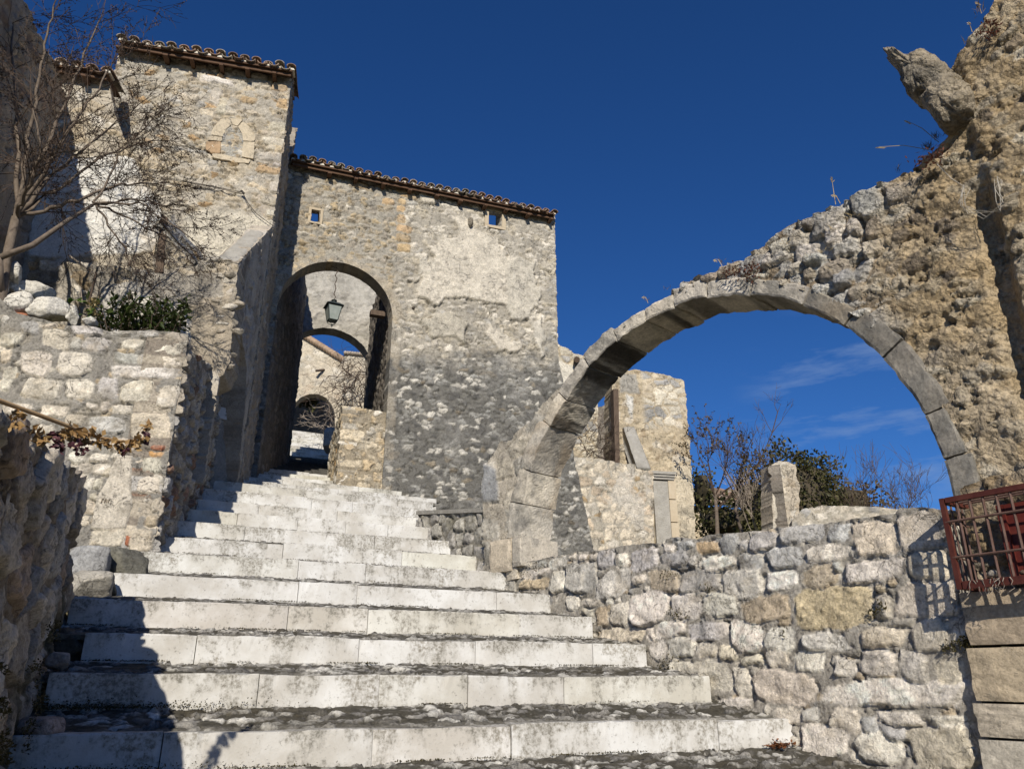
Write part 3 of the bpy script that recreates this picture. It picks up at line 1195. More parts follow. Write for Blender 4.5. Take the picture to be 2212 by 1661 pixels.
# ------------------------------------------------------------------ parapet wall on the right
zA = [  # zoomed stone list, mapped to picture pixels
    (720, 305, 840, 420, 'g'), (845, 325, 930, 430, 'w'), (935, 290, 1110, 435, 'g'), (1115, 315, 1290, 410, 'G'), (1130, 265, 1205, 320, 'w'),
    (1210, 255, 1335, 315, 'G'), (1340, 255, 1480, 335, 'o'), (1480, 210, 1610, 325, 'G'), (1610, 250, 1660, 310, 'g'), (1660, 195, 1830, 305, 'g'),
    (550, 330, 610, 372, 'w'), (615, 328, 670, 370, 'w'), (672, 330, 725, 370, 'w'), (200, 390, 258, 440, 'c'), (260, 375, 350, 415, 'c'),
    (360, 370, 418, 410, 'g'), (420, 360, 550, 428, 'w'), (1355, 345, 1590, 437, 'w'), (1300, 340, 1352, 425, 'w'), (1590, 330, 1755, 450, 'G'),
    (245, 425, 435, 478, 'w'), (240, 482, 435, 552, 't'), (440, 440, 538, 570, 'w'), (540, 380, 720, 580, 'G'), (722, 435, 940, 605, 'g'),
    (945, 450, 1045, 520, 'w'), (1050, 430, 1228, 577, 'b'), (1230, 435, 1485, 570, 'g'), (1490, 430, 1755, 620, 'w'), (535, 590, 623, 690, 'w'),
    (625, 600, 765, 660, 'w'), (780, 610, 830, 650, 'w'), (915, 565, 1165, 765, 'w'), (1180, 580, 1370, 735, 'w'), (1380, 570, 1595, 725, 'w'),
    (1610, 590, 1930, 755, 't'), (620, 665, 715, 715, 'w'), (720, 655, 800, 775, 't'), (806, 640, 930, 775, 'w'), (712, 785, 1030, 890, 'c'),
    (1034, 770, 1092, 875, 'w'), (1095, 745, 1275, 855, 'w'), (1280, 755, 1535, 865, 'g'), (1555, 745, 1760, 945, 'w'), (1050, 865, 1158, 990, 'w'),
    (1162, 850, 1340, 970, 'w'), (1365, 885, 1475, 978, 'c'), (1480, 890, 1590, 990, 'c'), (1600, 960, 1755, 1025, 'c'), (1150, 985, 1555, 1180, 'w'),
    (1562, 1030, 1670, 1225, 'w'), (1680, 1045, 2080, 1255, 'c'), (1450, 1220, 1670, 1300, 'w')]
zB = [(60, 792, 240, 860, 'g'), (246, 792, 325, 860, 'g'), (325, 785, 485, 910, 'c'), (483, 745, 640, 890, 'f'), (20, 870, 150, 945, 'g'),
      (155, 870, 320, 935, 'w'), (150, 940, 275, 1015, 't'), (287, 920, 510, 1000, 'w'), (20, 952, 140, 1030, 'w'), (255, 932, 285, 965, 'G'),
      (517, 892, 672, 992, 'f'), (120, 1010, 397, 1165, 'y'), (402, 1003, 445, 1028, 't'), (412, 1035, 464, 1140, 'c'), (468, 1000, 703, 1126, 'f'),
      (530, 1132, 672, 1245, 'f'), (20, 1160, 130, 1258, 'w'), (145, 1175, 320, 1245, 'w'), (350, 1165, 512, 1232, 'c'), (20, 1215, 105, 1305, 'w'),
      (122, 1240, 235, 1315, 'w'), (260, 1265, 355, 1327, 'w'), (355, 1240, 492, 1337, 'w'), (500, 1240, 592, 1355, 'w'), (620, 1270, 727, 1370, 'c'),
      (205, 1340, 740, 1440, 'w'), (60, 1435, 150, 1505, 'w'), (152, 1445, 220, 1500, 'w'), (245, 1440, 358, 1525, 'w'), (355, 1470, 425, 1528, 'g'),
      (412, 1455, 582, 1505, 'w'), (610, 1465, 757, 1520, 'w'), (145, 1505, 312, 1622, 'w'), (330, 1520, 497, 1640, 'w'), (520, 1505, 762, 1665, 'c'),
      (420, 1505, 515, 1560, 'g')]
pst = [(1036.9 + a * .34955, 1080 + b * .34955, 1036.9 + c * .34955, 1080 + d * .34955, k) for a, b, c, d, k in zA]
pst += [(1641.8 + a * .60994, 648 + b * .60994, 1641.8 + c * .60994, 648 + d * .60994, k) for a, b, c, d, k in zB]
pbase = masonry(0.10, 0.07, [(2, WH), (1, TA), (1, GR)], (0.40, 0.368, 0.315), 31, prot=0.012, joint=0.012, bev=0.016, rough=0.007, drop=0.72, mrough=0.012)
ptex = explicit(to_uv_stones(para, pst), pbase, 3, 1.34, 0.965, prot=0.018, bev=0.016, rough=0.013, warp=0.026)
parapet = thing('parapet_wall', 'rubble parapet wall of big pale stones set in grey mortar along the right side of the stairs', 'wall', para.pt(para.uv(1500, 1400)[0], -0.5))
pp = [(1104, 1222), (1180, 1205), (1250, 1192), (1300, 1188), (1365, 1176), (1430, 1172), (1452, 1160), (1500, 1166), (1553, 1152), (1600, 1152), (1620, 1146), (1660, 1146), (1680, 1138), (1790, 1131), (1840, 1122),
      (1935, 1110), (1945, 1100), (1990, 1095), (2030, 1100), (2075, 1105)]
poly = para.poly(pp)
ur = para.uv(2100, 1400)[0]
poly = poly + [(ur, poly[-1][1]), (ur, -1.9), (para.uv(1104, 1240)[0], -1.9)]
poly = [(u, v) for u, v in poly]
sheet('stonework', para, poly, ptex, 0.0125, 0.34, 'stone', parapet, ragged=(0.012, 0.08), seed=4)

# small mossy rubble kerb right of the upper steps
k0 = SD * on_step((1040, 1201), 8.55) + SN * 8.55
k1 = SD * on_step((936, 1100), 11.6) + SN * 11.6
kdir = (k0 - k1) / np.linalg.norm((k0 - k1)[:2])
k0, k1 = np.array([-0.30, 8.95, 0]), np.array([-1.28, 10.55, 0])
kdir = (k0 - k1) / np.linalg.norm(k0 - k1)
kerbp = Plane(math.degrees(math.atan2(kdir[1], kdir[0])), p=k0[:2])
kt = masonry(0.26, 0.19, [(3, (0.42, 0.40, 0.37)), (2, (0.50, 0.475, 0.42)), (1, GR)], (0.26, 0.24, 0.2), 57, prot=0.035, joint=0.015, bev=0.04, rough=0.012)
kt = stain(two(kt), (0.13, 0.12, 0.075), 9, 0.3, 0.1, 0.35, 0.5)
ua, ub = kerbp.u_of(*k1[:2]) - 0.05, kerbp.u_of(*k0[:2]) + 0.12
ko = sheet('rubble_kerb', kerbp, [(ua, 1.2), (ua, 2.17), (ua + 0.9, 2.03), (ub, 1.84), (ub, 0.5), (ub - 1.2, 0.6)], kt, 0.016, 0.5, 'stone', None, ragged=(0.02, 0.12), seed=12)
tag(ko, 'low mossy rubble kerb with grey coping beside the upper steps, left of the broken arch', 'kerb wall')
mbk = MB()
c0, c1 = kerbp.pt(ua, 2.15), kerbp.pt(ub - 0.02, 1.83)
mbk.hexa([c0 + kerbp.N * .03, c1 + kerbp.N * .03, c1 - kerbp.N * .85, c0 - kerbp.N * 1.4],
         [c0 + kerbp.N * .03 + Z3 * .05, c1 + kerbp.N * .03 + Z3 * .05, c1 - kerbp.N * .85 + Z3 * .05, c0 - kerbp.N * 1.4 + Z3 * .05])
mbk.build('coping', 'coping', ko)

# ------------------------------------------------------------------ the broken arch
ARC_U, ARC_Z, R_IN, R_OUT = archp.U[0] * 0 + archp.u_of(0.0, 8.4) + 2.28, 1.16, 2.19, 2.345
ruin = thing('ruined_arch', 'ruined round stone arch with a broken rubble wall still standing on its right shoulder', 'arch', archp.pt(ARC_U - R_IN, 1.0))


def block_grid(fn, n=(8, 5, 6)):
    V, Fq, T = [], [], []
    for ax in range(3):
        for sgn in (-1, 1):
            a, b = [k for k in range(3) if k != ax]
            na, nb = n[a], n[b]
            k0 = len(V)
            for i in range(na + 1):
                for j in range(nb + 1):
                    p = [0, 0, 0]
                    p[ax] = sgn
                    p[a] = -1 + 2 * i / na
                    p[b] = -1 + 2 * j / nb
                    V.append(fn(p))
                    T.append(p)
            for i in range(na):
                for j in range(nb):
                    q = k0 + i * (nb + 1) + j
                    f = (q, q + nb + 1, q + nb + 2, q + 1)
                    Fq.append(f if (sgn > 0) == (ax != 1) else f[::-1])
    return np.array(V), Fq, np.array(T)


def worn(p, seed, amt=0.06):
    """pull in edges and corners of a block irregularly"""
    q = np.array(p, dtype=float)
    near = np.sort(np.abs(q))[::-1]
    e = max(0.0, near[1] - 0.75) * 4
    w = 1 - amt * e * (0.5 + 0.9 * float(vn(np.array([q[0] * 2 + seed * 3.3 + q[2]]), np.array([q[1] * 2 + q[2] * 2.0 + seed]), 5)[0]))
    return q * w


rn = random.Random(11)
th = 184.0
k = 0
while th > -3:
    dth = rn.uniform(8.5, 14.5)
    t0, t1 = th, max(th - dth, -4)
    th = t1
    jr = rn.uniform(-0.012, 0.012)
    jo = rn.uniform(-0.006, 0.008)
    ro = R_OUT + rn.uniform(-0.015, 0.025) + (0.05 if t0 > 150 else 0)
    thick = 0.50 + rn.uniform(-0.02, 0.02)

    def fn(p, t0=t0, t1=t1, jr=jr, jo=jo, ro=ro, thick=thick, k=k):
        q = worn(p, k, 0.035)
        a = R((t0 + t1) / 2 + (t0 - t1) / 2 * q[0] * -0.996)
        rr = (R_IN + jr + ro) / 2 + (ro - R_IN - jr) / 2 * q[1]
        dd = -jo + thick / 2 + thick / 2 * q[2]
        u, z = rr * math.cos(a), rr * math.sin(a)
        nn = 0.014 * float(fbm(np.array([u / 0.15 + dd * 6.3]), np.array([z / 0.15]), 9, 5, 0.62)[0] + fbm(np.array([u / 0.15]), np.array([z / 0.15 + dd * 6.1 + 5]), 29, 5, 0.62)[0])
        return archp.pt(ARC_U + u * (1 + nn / 2), ARC_Z + z * (1 + nn / 2), -dd + nn)

    V, Fq, T = block_grid(fn, (18, 8, 20))
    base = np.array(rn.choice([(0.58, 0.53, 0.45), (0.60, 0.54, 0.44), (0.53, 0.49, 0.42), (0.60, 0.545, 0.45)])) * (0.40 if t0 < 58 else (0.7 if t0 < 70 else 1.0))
    cc = np.broadcast_to(base, V.shape) * (1 + 0.30 * fbm(V[:, 0] * 4 + V[:, 1] * 3, V[:, 2] * 4, 3, 5, 0.6))[:, None]
    lich = sm(0.0, 0.3, fbm(V[:, 0] * 5 - V[:, 1] * 4, V[:, 2] * 5.5, 77, 5, 0.65))
    cc = lerp(cc, np.array([0.15, 0.145, 0.13]), 0.65 * lich)
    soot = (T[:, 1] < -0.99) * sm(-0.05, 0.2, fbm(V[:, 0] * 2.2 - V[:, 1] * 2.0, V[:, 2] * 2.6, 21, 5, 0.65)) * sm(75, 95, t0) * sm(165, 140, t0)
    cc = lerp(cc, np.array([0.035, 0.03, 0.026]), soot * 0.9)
    warm = sm(0.1, 0.35, fbm(V[:, 0] * 1.6 + V[:, 1] * 2.0, V[:, 2] * 2.2, 33, 4)) * 0.5
    cc = lerp(cc, np.array([0.36, 0.26, 0.15]), warm * (0.75 if t0 > 150 else 0.4))
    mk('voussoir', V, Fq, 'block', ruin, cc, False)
    k += 1

# pier left of the arch
pr_px = [(1040, 1240), (1040, 1005), (1062, 985), (1075, 958), (1098, 950), (1120, 925), (1150, 905), (1168, 872), (1192, 850), (1215, 822)]
ptz = masonry(0.30, 0.20, [(3, (0.54, 0.49, 0.40)), (2, (0.48, 0.45, 0.39)), (1, WH)], (0.50, 0.45, 0.37), 71, prot=0.025, joint=0.008, bev=0.03, rough=0.016, drop=0.45, warp=0.5)
ptz = stain(two(ptz), (0.22, 0.215, 0.205), 4, 0.5, 0.0, 0.4, 0.6)
ptz = overlay(ptz, archp, [(1040, 1085), (1040, 1000), (1070, 1010), (1074, 1080)], (0.36, 0.365, 0.37), 2, 0.04, 0.15, lift=0.02)
plef = archp.poly(pr_px)
u_in = ARC_U - R_IN - 0.05
plef = plef + [(ARC_U + (R_OUT - 0.03) * math.cos(R(a)), ARC_Z + (R_OUT - 0.03) * math.sin(R(a))) for a in (140, 148, 156, 164, 172, 178)] + [(u_in, 1.1), (u_in, 0.4), (plef[0][0], 0.4)]
sheet('pier', archp.moved(0.02), plef, ptz, 0.02, 0.5, 'stone', ruin, ragged=(0.025, 0.1), seed=6)
# foot blocks of the arch
for (x0, x1, y0, y1, cl) in ((1062, 1110, 1165, 1238, (0.53, 0.46, 0.36)), (1112, 1133, 1160, 1225, (0.54, 0.49, 0.41))):
    a, b = archp.uv((x0), 1200)[0], archp.uv((x1), 1200)[0]
    z0, z1 = archp.uv((x0 + x1) / 2, y1)[1], archp.uv((x0 + x1) / 2, y0)[1]

    def fn(p, a=a, b=b, z0=z0, z1=z1):
        q = worn(p, a * 7, 0.05)
        return archp.pt((a + b) / 2 + (b - a) / 2 * q[0], (z0 + z1) / 2 + (z1 - z0) / 2 * q[1], 0.05 - 0.28 * (q[2] + 1))

    V, Fq, T = block_grid(fn, (8, 6, 4))
    cc = np.asarray(cl) * (1 + 0.15 * fbm(V[:, 0] * 5 + V[:, 1] * 4, V[:, 2] * 5, 3, 4))[:, None]
    mk('foot_block', V, Fq, 'block', ruin, cc, False)

# wall on the right shoulder
top = [(1430, 642), (1470, 612), (1515, 596), (1555, 575), (1600, 560), (1640, 530), (1700, 490), (1745, 474), (1760, 463), (1810, 440), (1860, 412), (1900, 397), (1940, 375),
       (1985, 350), (2010, 330), (2040, 300), (2060, 270), (2072, 230), (2052, 190), (2050, 150), (2062, 130), (2078, 108), (2105, 75), (2130, 42), (2150, 5), (2180, -50), (2230, -110)]
tp = archp.poly(top)
arc = [(ARC_U + (R_OUT - 0.04) * math.cos(R(a)), ARC_Z + (R_OUT - 0.04) * math.sin(R(a))) for a in np.linspace(112, -3, 40)]
ur2 = tp[-1][0] + 1.6
wpoly = tp + [(ur2, tp[-1][1] + 0.5), (ur2, -1.9), (arc[-1][0], -1.9)] + arc[::-1]
stA = masonry(0.27, 0.17, [(3, (0.53, 0.51, 0.46)), (2, (0.46, 0.44, 0.40)), (2, (0.54, 0.48, 0.38)), (1, GR)], (0.30, 0.235, 0.16), 14, prot=0.05, joint=0.02, bev=0.05, rough=0.014, warp=0.45, tilt=0.5, wvar=0.2)
stB = masonry(0.15, 0.11, [(3, (0.46, 0.36, 0.225)), (3, (0.42, 0.345, 0.235)), (2, (0.38, 0.325, 0.24)), (2, (0.53, 0.465, 0.35)), (1, (0.27, 0.215, 0.15))], (0.42, 0.32, 0.19), 15, prot=0.022, joint=0.010, bev=0.03, pit=0.045,
              rough=0.024, warp=0.6, drop=0.45, mrough=0.028, crev=0.035)
sx0 = archp.uv(1900, 500)[0]


def wzone(u, v):
    # loose stones near the arch crown, ochre conglomerate further right
    return sm(-0.25, 0.25, (u - sx0) + 0.45 * (2.9 - v) * 0.6 + 0.35 * fbm(u / 0.5, v / 0.5, 44, 3))


zS = [(280, 1105, 440, 1220, 'g'), (220, 1145, 288, 1192, 'g'), (145, 1215, 270, 1300, 'w'), (50, 1250, 158, 1345, 'w'), (0, 1330, 72, 1400, 'w'), (165, 1265, 330, 1355, 'w'), (235, 1312, 348, 1388, 'g'),
      (135, 1365, 235, 1430, 'w'), (300, 1362, 470, 1460, 'b'), (380, 1405, 482, 1500, 'g'), (450, 1485, 552, 1562, 'b'), (450, 1140, 545, 1240, 'w'), (550, 1130, 682, 1240, 'b'), (470, 990, 640, 1130, 'G'),
      (645, 940, 800, 1050, 'g'), (690, 1095, 822, 1190, 'w'), (545, 1095, 642, 1145, 'w'), (370, 1250, 532, 1340, 'w'), (536, 1255, 650, 1335, 'w'), (655, 1060, 772, 1112, 'c'), (350, 1190, 442, 1280, 'w'),
      (630, 1290, 700, 1335, 'w'), (790, 1150, 890, 1230, 'c'), (830, 1270, 920, 1330, 'b'), (720, 1240, 800, 1290, 'c'), (220, 1395, 300, 1460, 'b')]
sst = [(1641.8 + a * .41627, b * .41627, 1641.8 + c * .41627, d * .41627, k) for a, b, c, d, k in zS]
sst += [(1596, 553, 1668, 592, 'g'), (1667, 536, 1705, 576, 'w'), (1600, 595, 1660, 612, 'w'), (1555, 575, 1596, 596, 'b'), (1512, 592, 1556, 612, 'b'), (1700, 500, 1745, 520, 'w')]
shp = archp.moved(0.035)
stA2 = explicit(to_uv_stones(shp, sst), stA, 19, prot=0.065, bev=0.03, rough=0.016, warp=0.03, gap=0.012)
wt = blend(stA2, two(stB), wzone)


def groove(f):
    ug = archp.uv(2188, 700)[0]

    def g(u, v):
        h, c = f(u, v)
        big = 0.045 * fbm(u / 0.55, v / 0.6, 61, 4, 0.55) * wzone(u, v)
        d = np.abs(u - ug - 0.05 * fbm(u * 0 + 1, v / 0.4, 62, 4))
        gr = sm(0.10, 0.03, d) * sm(3.4, 3.1, v)
        return h + big - 0.10 * gr + 0.05 * sm(0.02, 0.12, u - ug), c

    return g


wt = stain(groove(wt), (0.22, 0.175, 0.12), 8, 0.7, 0.2, 0.5, 0.4)
wt = stain(wt, (0.56, 0.50, 0.40), 18, 0.9, 0.15, 0.45, 0.35)
sheet('shoulder_wall', archp.moved(0.035), wpoly, wt, 0.016, 0.5, 'rough', ruin, ragged=(0.03, 0.14), seed=9)

# corbelled stones sticking out of the wall
Vs, Fs_ = [], []
off = 0


def corb(px, pts, d0, d1, seed):
    """a lump with the given outline, swelling in the middle"""
    poly = archp.poly(pts)
    P = np.array(poly)
    c = P.mean(0)
    V = []
    n = 110
    prm = np.linspace(0, len(P), n, endpoint=False)
    ring = []
    for t in prm:
        i = int(t)
        f = t - i
        ring.append(P[i] * (1 - f) + P[(i + 1) % len(P)] * f)
    ring = np.array(ring)
    lay = 29
    for k in range(lay):
        a = -math.pi / 2 + math.pi * k / (lay - 1)
        r = max(0.04, math.cos(a) ** 0.55)
        o = (d0 + d1) / 2 + (d1 - d0) / 2 * math.sin(a)
        for q in ring:
            w = c + (q - c) * r
            nn = fbm(np.array([w[0] / 0.1 + o * 6]), np.array([w[1] / 0.1 + o * 5]), seed, 4, 0.6)[0]
            n2_c = fbm(np.array([w[0] / 0.035 + o * 17]), np.array([w[1] / 0.035 + o * 13]), seed + 3, 3, 0.6)[0]
            w = w + (w - c) * (0.15 * nn + 0.07 * n2_c)
            V.append(archp.pt(w[0], w[1], o + 0.04 * nn + 0.018 * n2_c))
    F2 = []
    for k in range(lay - 1):
        for i in range(n):
            j = (i + 1) % n
            F2.append((k * n + i, k * n + j, (k + 1) * n + j, (k + 1) * n + i))
    F2.append(tuple(range(n))[::-1])
    F2.append(tuple((lay - 1) * n + i for i in range(n)))
    V = np.array(V)
    cc = np.broadcast_to(np.array([0.33, 0.28, 0.205]), V.shape) * (1 + 0.25 * fbm(V[:, 0] * 7 + V[:, 1] * 5, V[:, 2] * 7, seed, 4))[:, None]
    dk = sm(0.0, 0.35, fbm(V[:, 0] * 4 + 3, V[:, 2] * 4 - V[:, 1] * 2, seed + 5, 4))
    cc = lerp(cc, np.array([0.16, 0.15, 0.13]), 0.6 * dk)
    return mk('corbel', V, F2, 'rough', ruin, cc)


corb(None, [(1912, 112), (1920, 104), (1931, 106), (1945, 116), (1958, 122), (1974, 123), (1985, 118), (2000, 114), (2014, 118), (2030, 128), (2046, 142), (2070, 160), (2090, 185), (2080, 215),
            (2050, 225), (2020, 228), (2004, 226), (1990, 224), (1975, 221), (1964, 206), (1957, 192), (1950, 168), (1935, 148), (1918, 128)], -0.25, 0.16, 3)
corb(None, [(1996, 228), (2010, 205), (2030, 190), (2060, 180), (2095, 190), (2108, 212), (2108, 248), (2090, 268), (2075, 276), (2058, 288), (2042, 287), (2025, 270), (2010, 250)], -0.22, 0.22, 5)

# grass and red stonecrop on the broken top
gm, sdm, stw = MB(), MB(), MB()
rn = random.Random(3)
for (px, n, ln) in (((2005, 330), 26, 0.10), ((2030, 305), 18, 0.12), ((1940, 375), 10, 0.06), ((1562, 573), 10, 0.07), ((1395, 655), 8, 0.05), ((1440, 628), 8, 0.05),
                    ((2118, 30), 14, 0.1), ((2085, 100), 6, 0.08)):
    P = archp.moved(0.1 + rn.random() * 0.1).hit(*px) + Z3 * 0.02
    tuft(gm, P, n, ln, rn, 0.5, 0.005)
for (px, r) in (((1600, 585), .05), ((1615, 600), .05), ((1625, 580), .05), ((1575, 590), .04), ((2010, 345), .07), ((1995, 352), .06), ((2025, 332), .06), ((2140, 55), .05), ((2130, 75), .05)):
    for q in range(40):
        P = archp.moved(-0.07).hit(px[0] + rn.gauss(0, 12), px[1] + rn.gauss(0, 7))
        sdm.leaf(P, (rn.gauss(0, 1), -1, rn.gauss(0, 1)), (rn.gauss(0, 1), 0.2, 1), 0.035, 0.014)
for (px, px2) in (((2028, 308), (1960, 262)), ((2012, 325), (1898, 318)), ((1805, 442), (1797, 388)), ((1815, 440), (1800, 420)), ((2120, 30), (2112, 5)), ((2100, 70), (2092, 48)), ((1400, 655), (1390, 640)),
                  ((1560, 575), (1545, 560))):
    a, b = archp.moved(0.1).hit(*px), archp.moved(0.05).hit(*px2)
    m = (a + b) / 2 + Z3 * 0.03
    stw.tube([a, m, b], [0.0036, 0.003, 0.002], 3)
    for q in range(6):
        stw.leaf(b + (a - b) * q * 0.03, (b - a) + np.array([rn.gauss(0, .1), 0, -0.15]), (0.3, 1, 0.2), 0.03, 0.008)
tag(gm.build('grass_tuft', 'ivyb'), 'thin dry grass growing along the broken top of the arch wall', 'grass', kind='stuff')
tag(sdm.build('stonecrop', 'sedum'), 'dark red stonecrop clinging to the top of the arch and wall', 'plant', kind='stuff')
tag(stw.build('grass_stalk', 'straw'), 'long pale grass stalks leaning into the sky from the broken arch top', 'grass', kind='stuff')
stg = MB()
for (px, n) in (((1800, 500), 16), ((1780, 545), 14), ((1795, 590), 10), ((1700, 530), 8), ((1840, 470), 12), ((1745, 560), 8)):
    tuft(stg, archp.moved(-0.05).hit(*px), n, 0.09, rn, 0.6, 0.004, (-0.4, -0.4, 0.5))
tag(stg.build('dry_grass', 'straw'), 'straw coloured grass tufts in the joints of the loose shoulder stones', 'grass', kind='stuff')
rp = MB()
for q in range(5):
    pts = []
    for (x, y) in ((2085, 405), (2082, 440), (2095, 455), (2130, 462), (2158, 455), (2160, 430), (2150, 405), (2155, 380), (2162, 395)):
        pts.append(archp.moved(-0.1).hit(x + rn.gauss(0, 5), y + rn.gauss(0, 5)))
    rp.tube(pts, 0.0018, 3)
for (x0, y0, x1, y1) in ((2025, 355, 2085, 405), (2082, 400, 2070, 440)):
    rp.tube([archp.moved(-0.12).hit(x0, y0), archp.moved(-0.14).hit((x0 + x1) / 2, (y0 + y1) / 2 + 6), archp.moved(-0.12).hit(x1, y1)], 0.003, 3)
tag(rp.build('frayed_cord', 'rope'), 'frayed pale cord snagged on the ochre wall right of the arch', 'cord')

# ------------------------------------------------------------------ pier of big blocks, right edge
pier = thing('block_pier', 'pier of large tan stone blocks at the right edge under the iron cage', 'pier', para.pt(para.uv(2140, 1500)[0], -0.8))
zz = [para.uv(2130, y)[1] for y in (1275, 1396, 1516, 1592)] + [-0.62, -1.0]
uL = [para.uv(2088, 1330)[0], para.uv(2102, 1450)[0], para.uv(2114, 1550)[0], para.uv(2125, 1630)[0], para.uv(2125, 1630)[0]]
for q in range(5):
    z1, z0 = zz[q] - 0.004, zz[q + 1] + 0.004
    a = uL[q]

    def fn(p, a=a, z0=z0, z1=z1, q=q):
        w = worn(p, q * 3 + 1, 0.03)
        return para.pt(a + 0.6 + 0.6 * w[0], (z0 + z1) / 2 + (z1 - z0) / 2 * w[1], 0.07 - 0.3 * (1 + w[2]) + 0.008 * float(fbm(np.array([w[0] * 5.0]), np.array([w[1] * 3.0]), q, 4)[0]))

    V, Fq, T = block_grid(fn, (24, 10, 5))
    cl = [(0.42, 0.34, 0.245), (0.50, 0.41, 0.285), (0.55, 0.48, 0.375), (0.56, 0.51, 0.42), (0.5, 0.45, 0.36)][q]
    cc = np.asarray(cl) * (1 + 0.2 * fbm(V[:, 0] * 3 + V[:, 1] * 2.5, V[:, 2] * 4, 3 + q, 4))[:, None]
    mk('block', V, Fq, 'block', pier, cc, False)
bk = masonry(0.16, 0.12, [(2, OC), (1, TA), (1, (0.3, 0.26, 0.2))], (0.30, 0.24, 0.17), 25, prot=0.03, joint=0.014, bev=0.03, rough=0.02, mrough=0.02)
a0 = para.uv(2072, 1150)[0]
sheet('niche_rubble', para.moved(0.10), [(a0, zz[0] - 0.02), (a0 + 1.4, zz[0] - 0.02), (a0 + 1.4, 1.25), (a0, 1.10)], two(bk), 0.018, 0.3, 'rough', pier, ragged=(0.02, 0.1), seed=3)

# ------------------------------------------------------------------ iron cage
cp = para.moved(-0.215)
cu = cp.uv(2047, 1175)[0]
cz1, cz0 = cp.uv(2035, 1076)[1], cp.uv(2060, 1274)[1]
cw_ = 1.05
cage = thing('window_cage', 'red iron bar cage over a small window, casting its grid shadow on the parapet wall', 'window grille', cp.pt(cu + 0.5, cz0))
dep = 0.27
fr = MB()


def cpt(u, z, d):
    return cp.pt(cu + u, z, -d)


def cbar(mb, a, b, w, t=None):
    a, b = np.asarray(a), np.asarray(b)
    d = b - a
    L = np.linalg.norm(d)
    d = d / L
    s = np.cross(d, [0.3, 0.2, 0.93])
    s /= np.linalg.norm(s)
    s2 = np.cross(d, s)
    mb.box((a + b) / 2, d * L / 2, s * w / 2, s2 * (t or w) / 2)


def fbar(mb, u0, u1, z0, z1, d0, d1):
    c = cpt((u0 + u1) / 2, (z0 + z1) / 2, (d0 + d1) / 2)
    mb.box(c, cp.U * abs(u1 - u0) / 2, cp.N * abs(d1 - d0) / 2, Z3 * abs(z1 - z0) / 2)


fbar(fr, 0, 0.026, cz0, cz1, 0, 0.026)
fbar(fr, 0.034, cw_, cz1 - 0.03, cz1, 0.001, 0.031)
fbar(fr, 0.034, cw_, cz0, cz0 + 0.042, 0.001, 0.031)
fbar(fr, 0.001, 0.030, cz1 - 0.031, cz1 - 0.001, 0.033, dep)
fbar(fr, 0.001, 0.030, cz0 + 0.001, cz0 + 0.033, 0.033, dep)
fr.build('frame', 'iron', cage)
nb = 0
for q in range(13):
    u = 0.085 + 0.072 * q
    m = MB()
    m.bar(cpt(u, cz0 + 0.02, 0.015), cpt(u + 0.004, cz1 - 0.01, 0.015), 0.0075, 6)
    m.build('bar', 'bar', cage)
for z in (cz0 + (cz1 - cz0) * 0.34, cz0 + (cz1 - cz0) * 0.73):
    m = MB()
    m.bar(cpt(0.01, z, 0.006), cpt(cw_, z, 0.006), 0.0075, 6)
    m.build('bar', 'bar', cage)
for d in (0.09, 0.15, 0.21):
    m = MB()
    m.bar(cpt(0.015, cz0 + 0.01, d), cpt(0.015, cz1 - 0.01, d), 0.006, 6)
    m.build('bar', 'bar', cage)
    m = MB()
    m.bar(cpt(0.015, cz1 - 0.012, d), cpt(cw_, cz1 - 0.012, d), 0.006, 6)
    m.build('bar', 'bar', cage)
for z in (cz0 + (cz1 - cz0) * 0.34, cz0 + (cz1 - cz0) * 0.73):
    m = MB()
    m.bar(cpt(0.012, z, 0.01), cpt(0.012, z, dep), 0.006, 6)
    m.build('bar', 'bar', cage)
pn = MB()
fbar(pn, 0.20, cw_ + 0.2, cz0 + 0.03, cz1 - 0.05, 0.235, 0.25)
fbar(pn, 0.20, 0.24, cz0 + 0.03, cz1 - 0.05, 0.215, 0.234)
fbar(pn, 0.242, cw_ + 0.2, cz1 - 0.09, cz1 - 0.052, 0.215, 0.234)
pn.build('shutter', 'panel', cage)
pl_ = MB()
fbar(pl_, 0.42, 0.47, cz0 + 0.29, cz0 + 0.36, 0.222, 0.233)
pl_.build('lock_plate', 'black', cage)
rn = random.Random(8)
Vd, Fd, Cd = [], [], []
o_ = 0
for q in range(46):
    c = cpt(rn.uniform(0.06, cw_), cz0 + 0.035 + abs(rn.gauss(0, 0.02)), rn.uniform(0.03, 0.2))
    V, F3 = rock_geo(c, np.array([1, 1, 0.7]) * rn.uniform(0.012, 0.035), q + 40, rn.random() * 3, 2, 7)
    Vd.append(V)
    Fd.append(F3 + o_)
    o_ += len(V)
    kk = rn.choice([(0.45, 0.40, 0.33), (0.12, 0.08, 0.05), (0.10, 0.07, 0.05), (0.2, 0.14, 0.09)])
    Cd += [kk] * len(V)
mk('debris', np.concatenate(Vd), np.concatenate(Fd), 'stone', cage, np.array(Cd))
rt = MB()
for q in range(14):
    a = cpt(rn.uniform(0.08, 0.3), cz0 + 0.04, -0.003)
    pts = [a]
    for j in range(4):
        pts.append(pts[-1] + np.array([rn.gauss(0, .012), rn.gauss(0, .008), -0.02]))
    rt.tube(pts, [0.003, .0025, .002, .0015, .001], 3)
rt.build('root', 'barkp', cage)

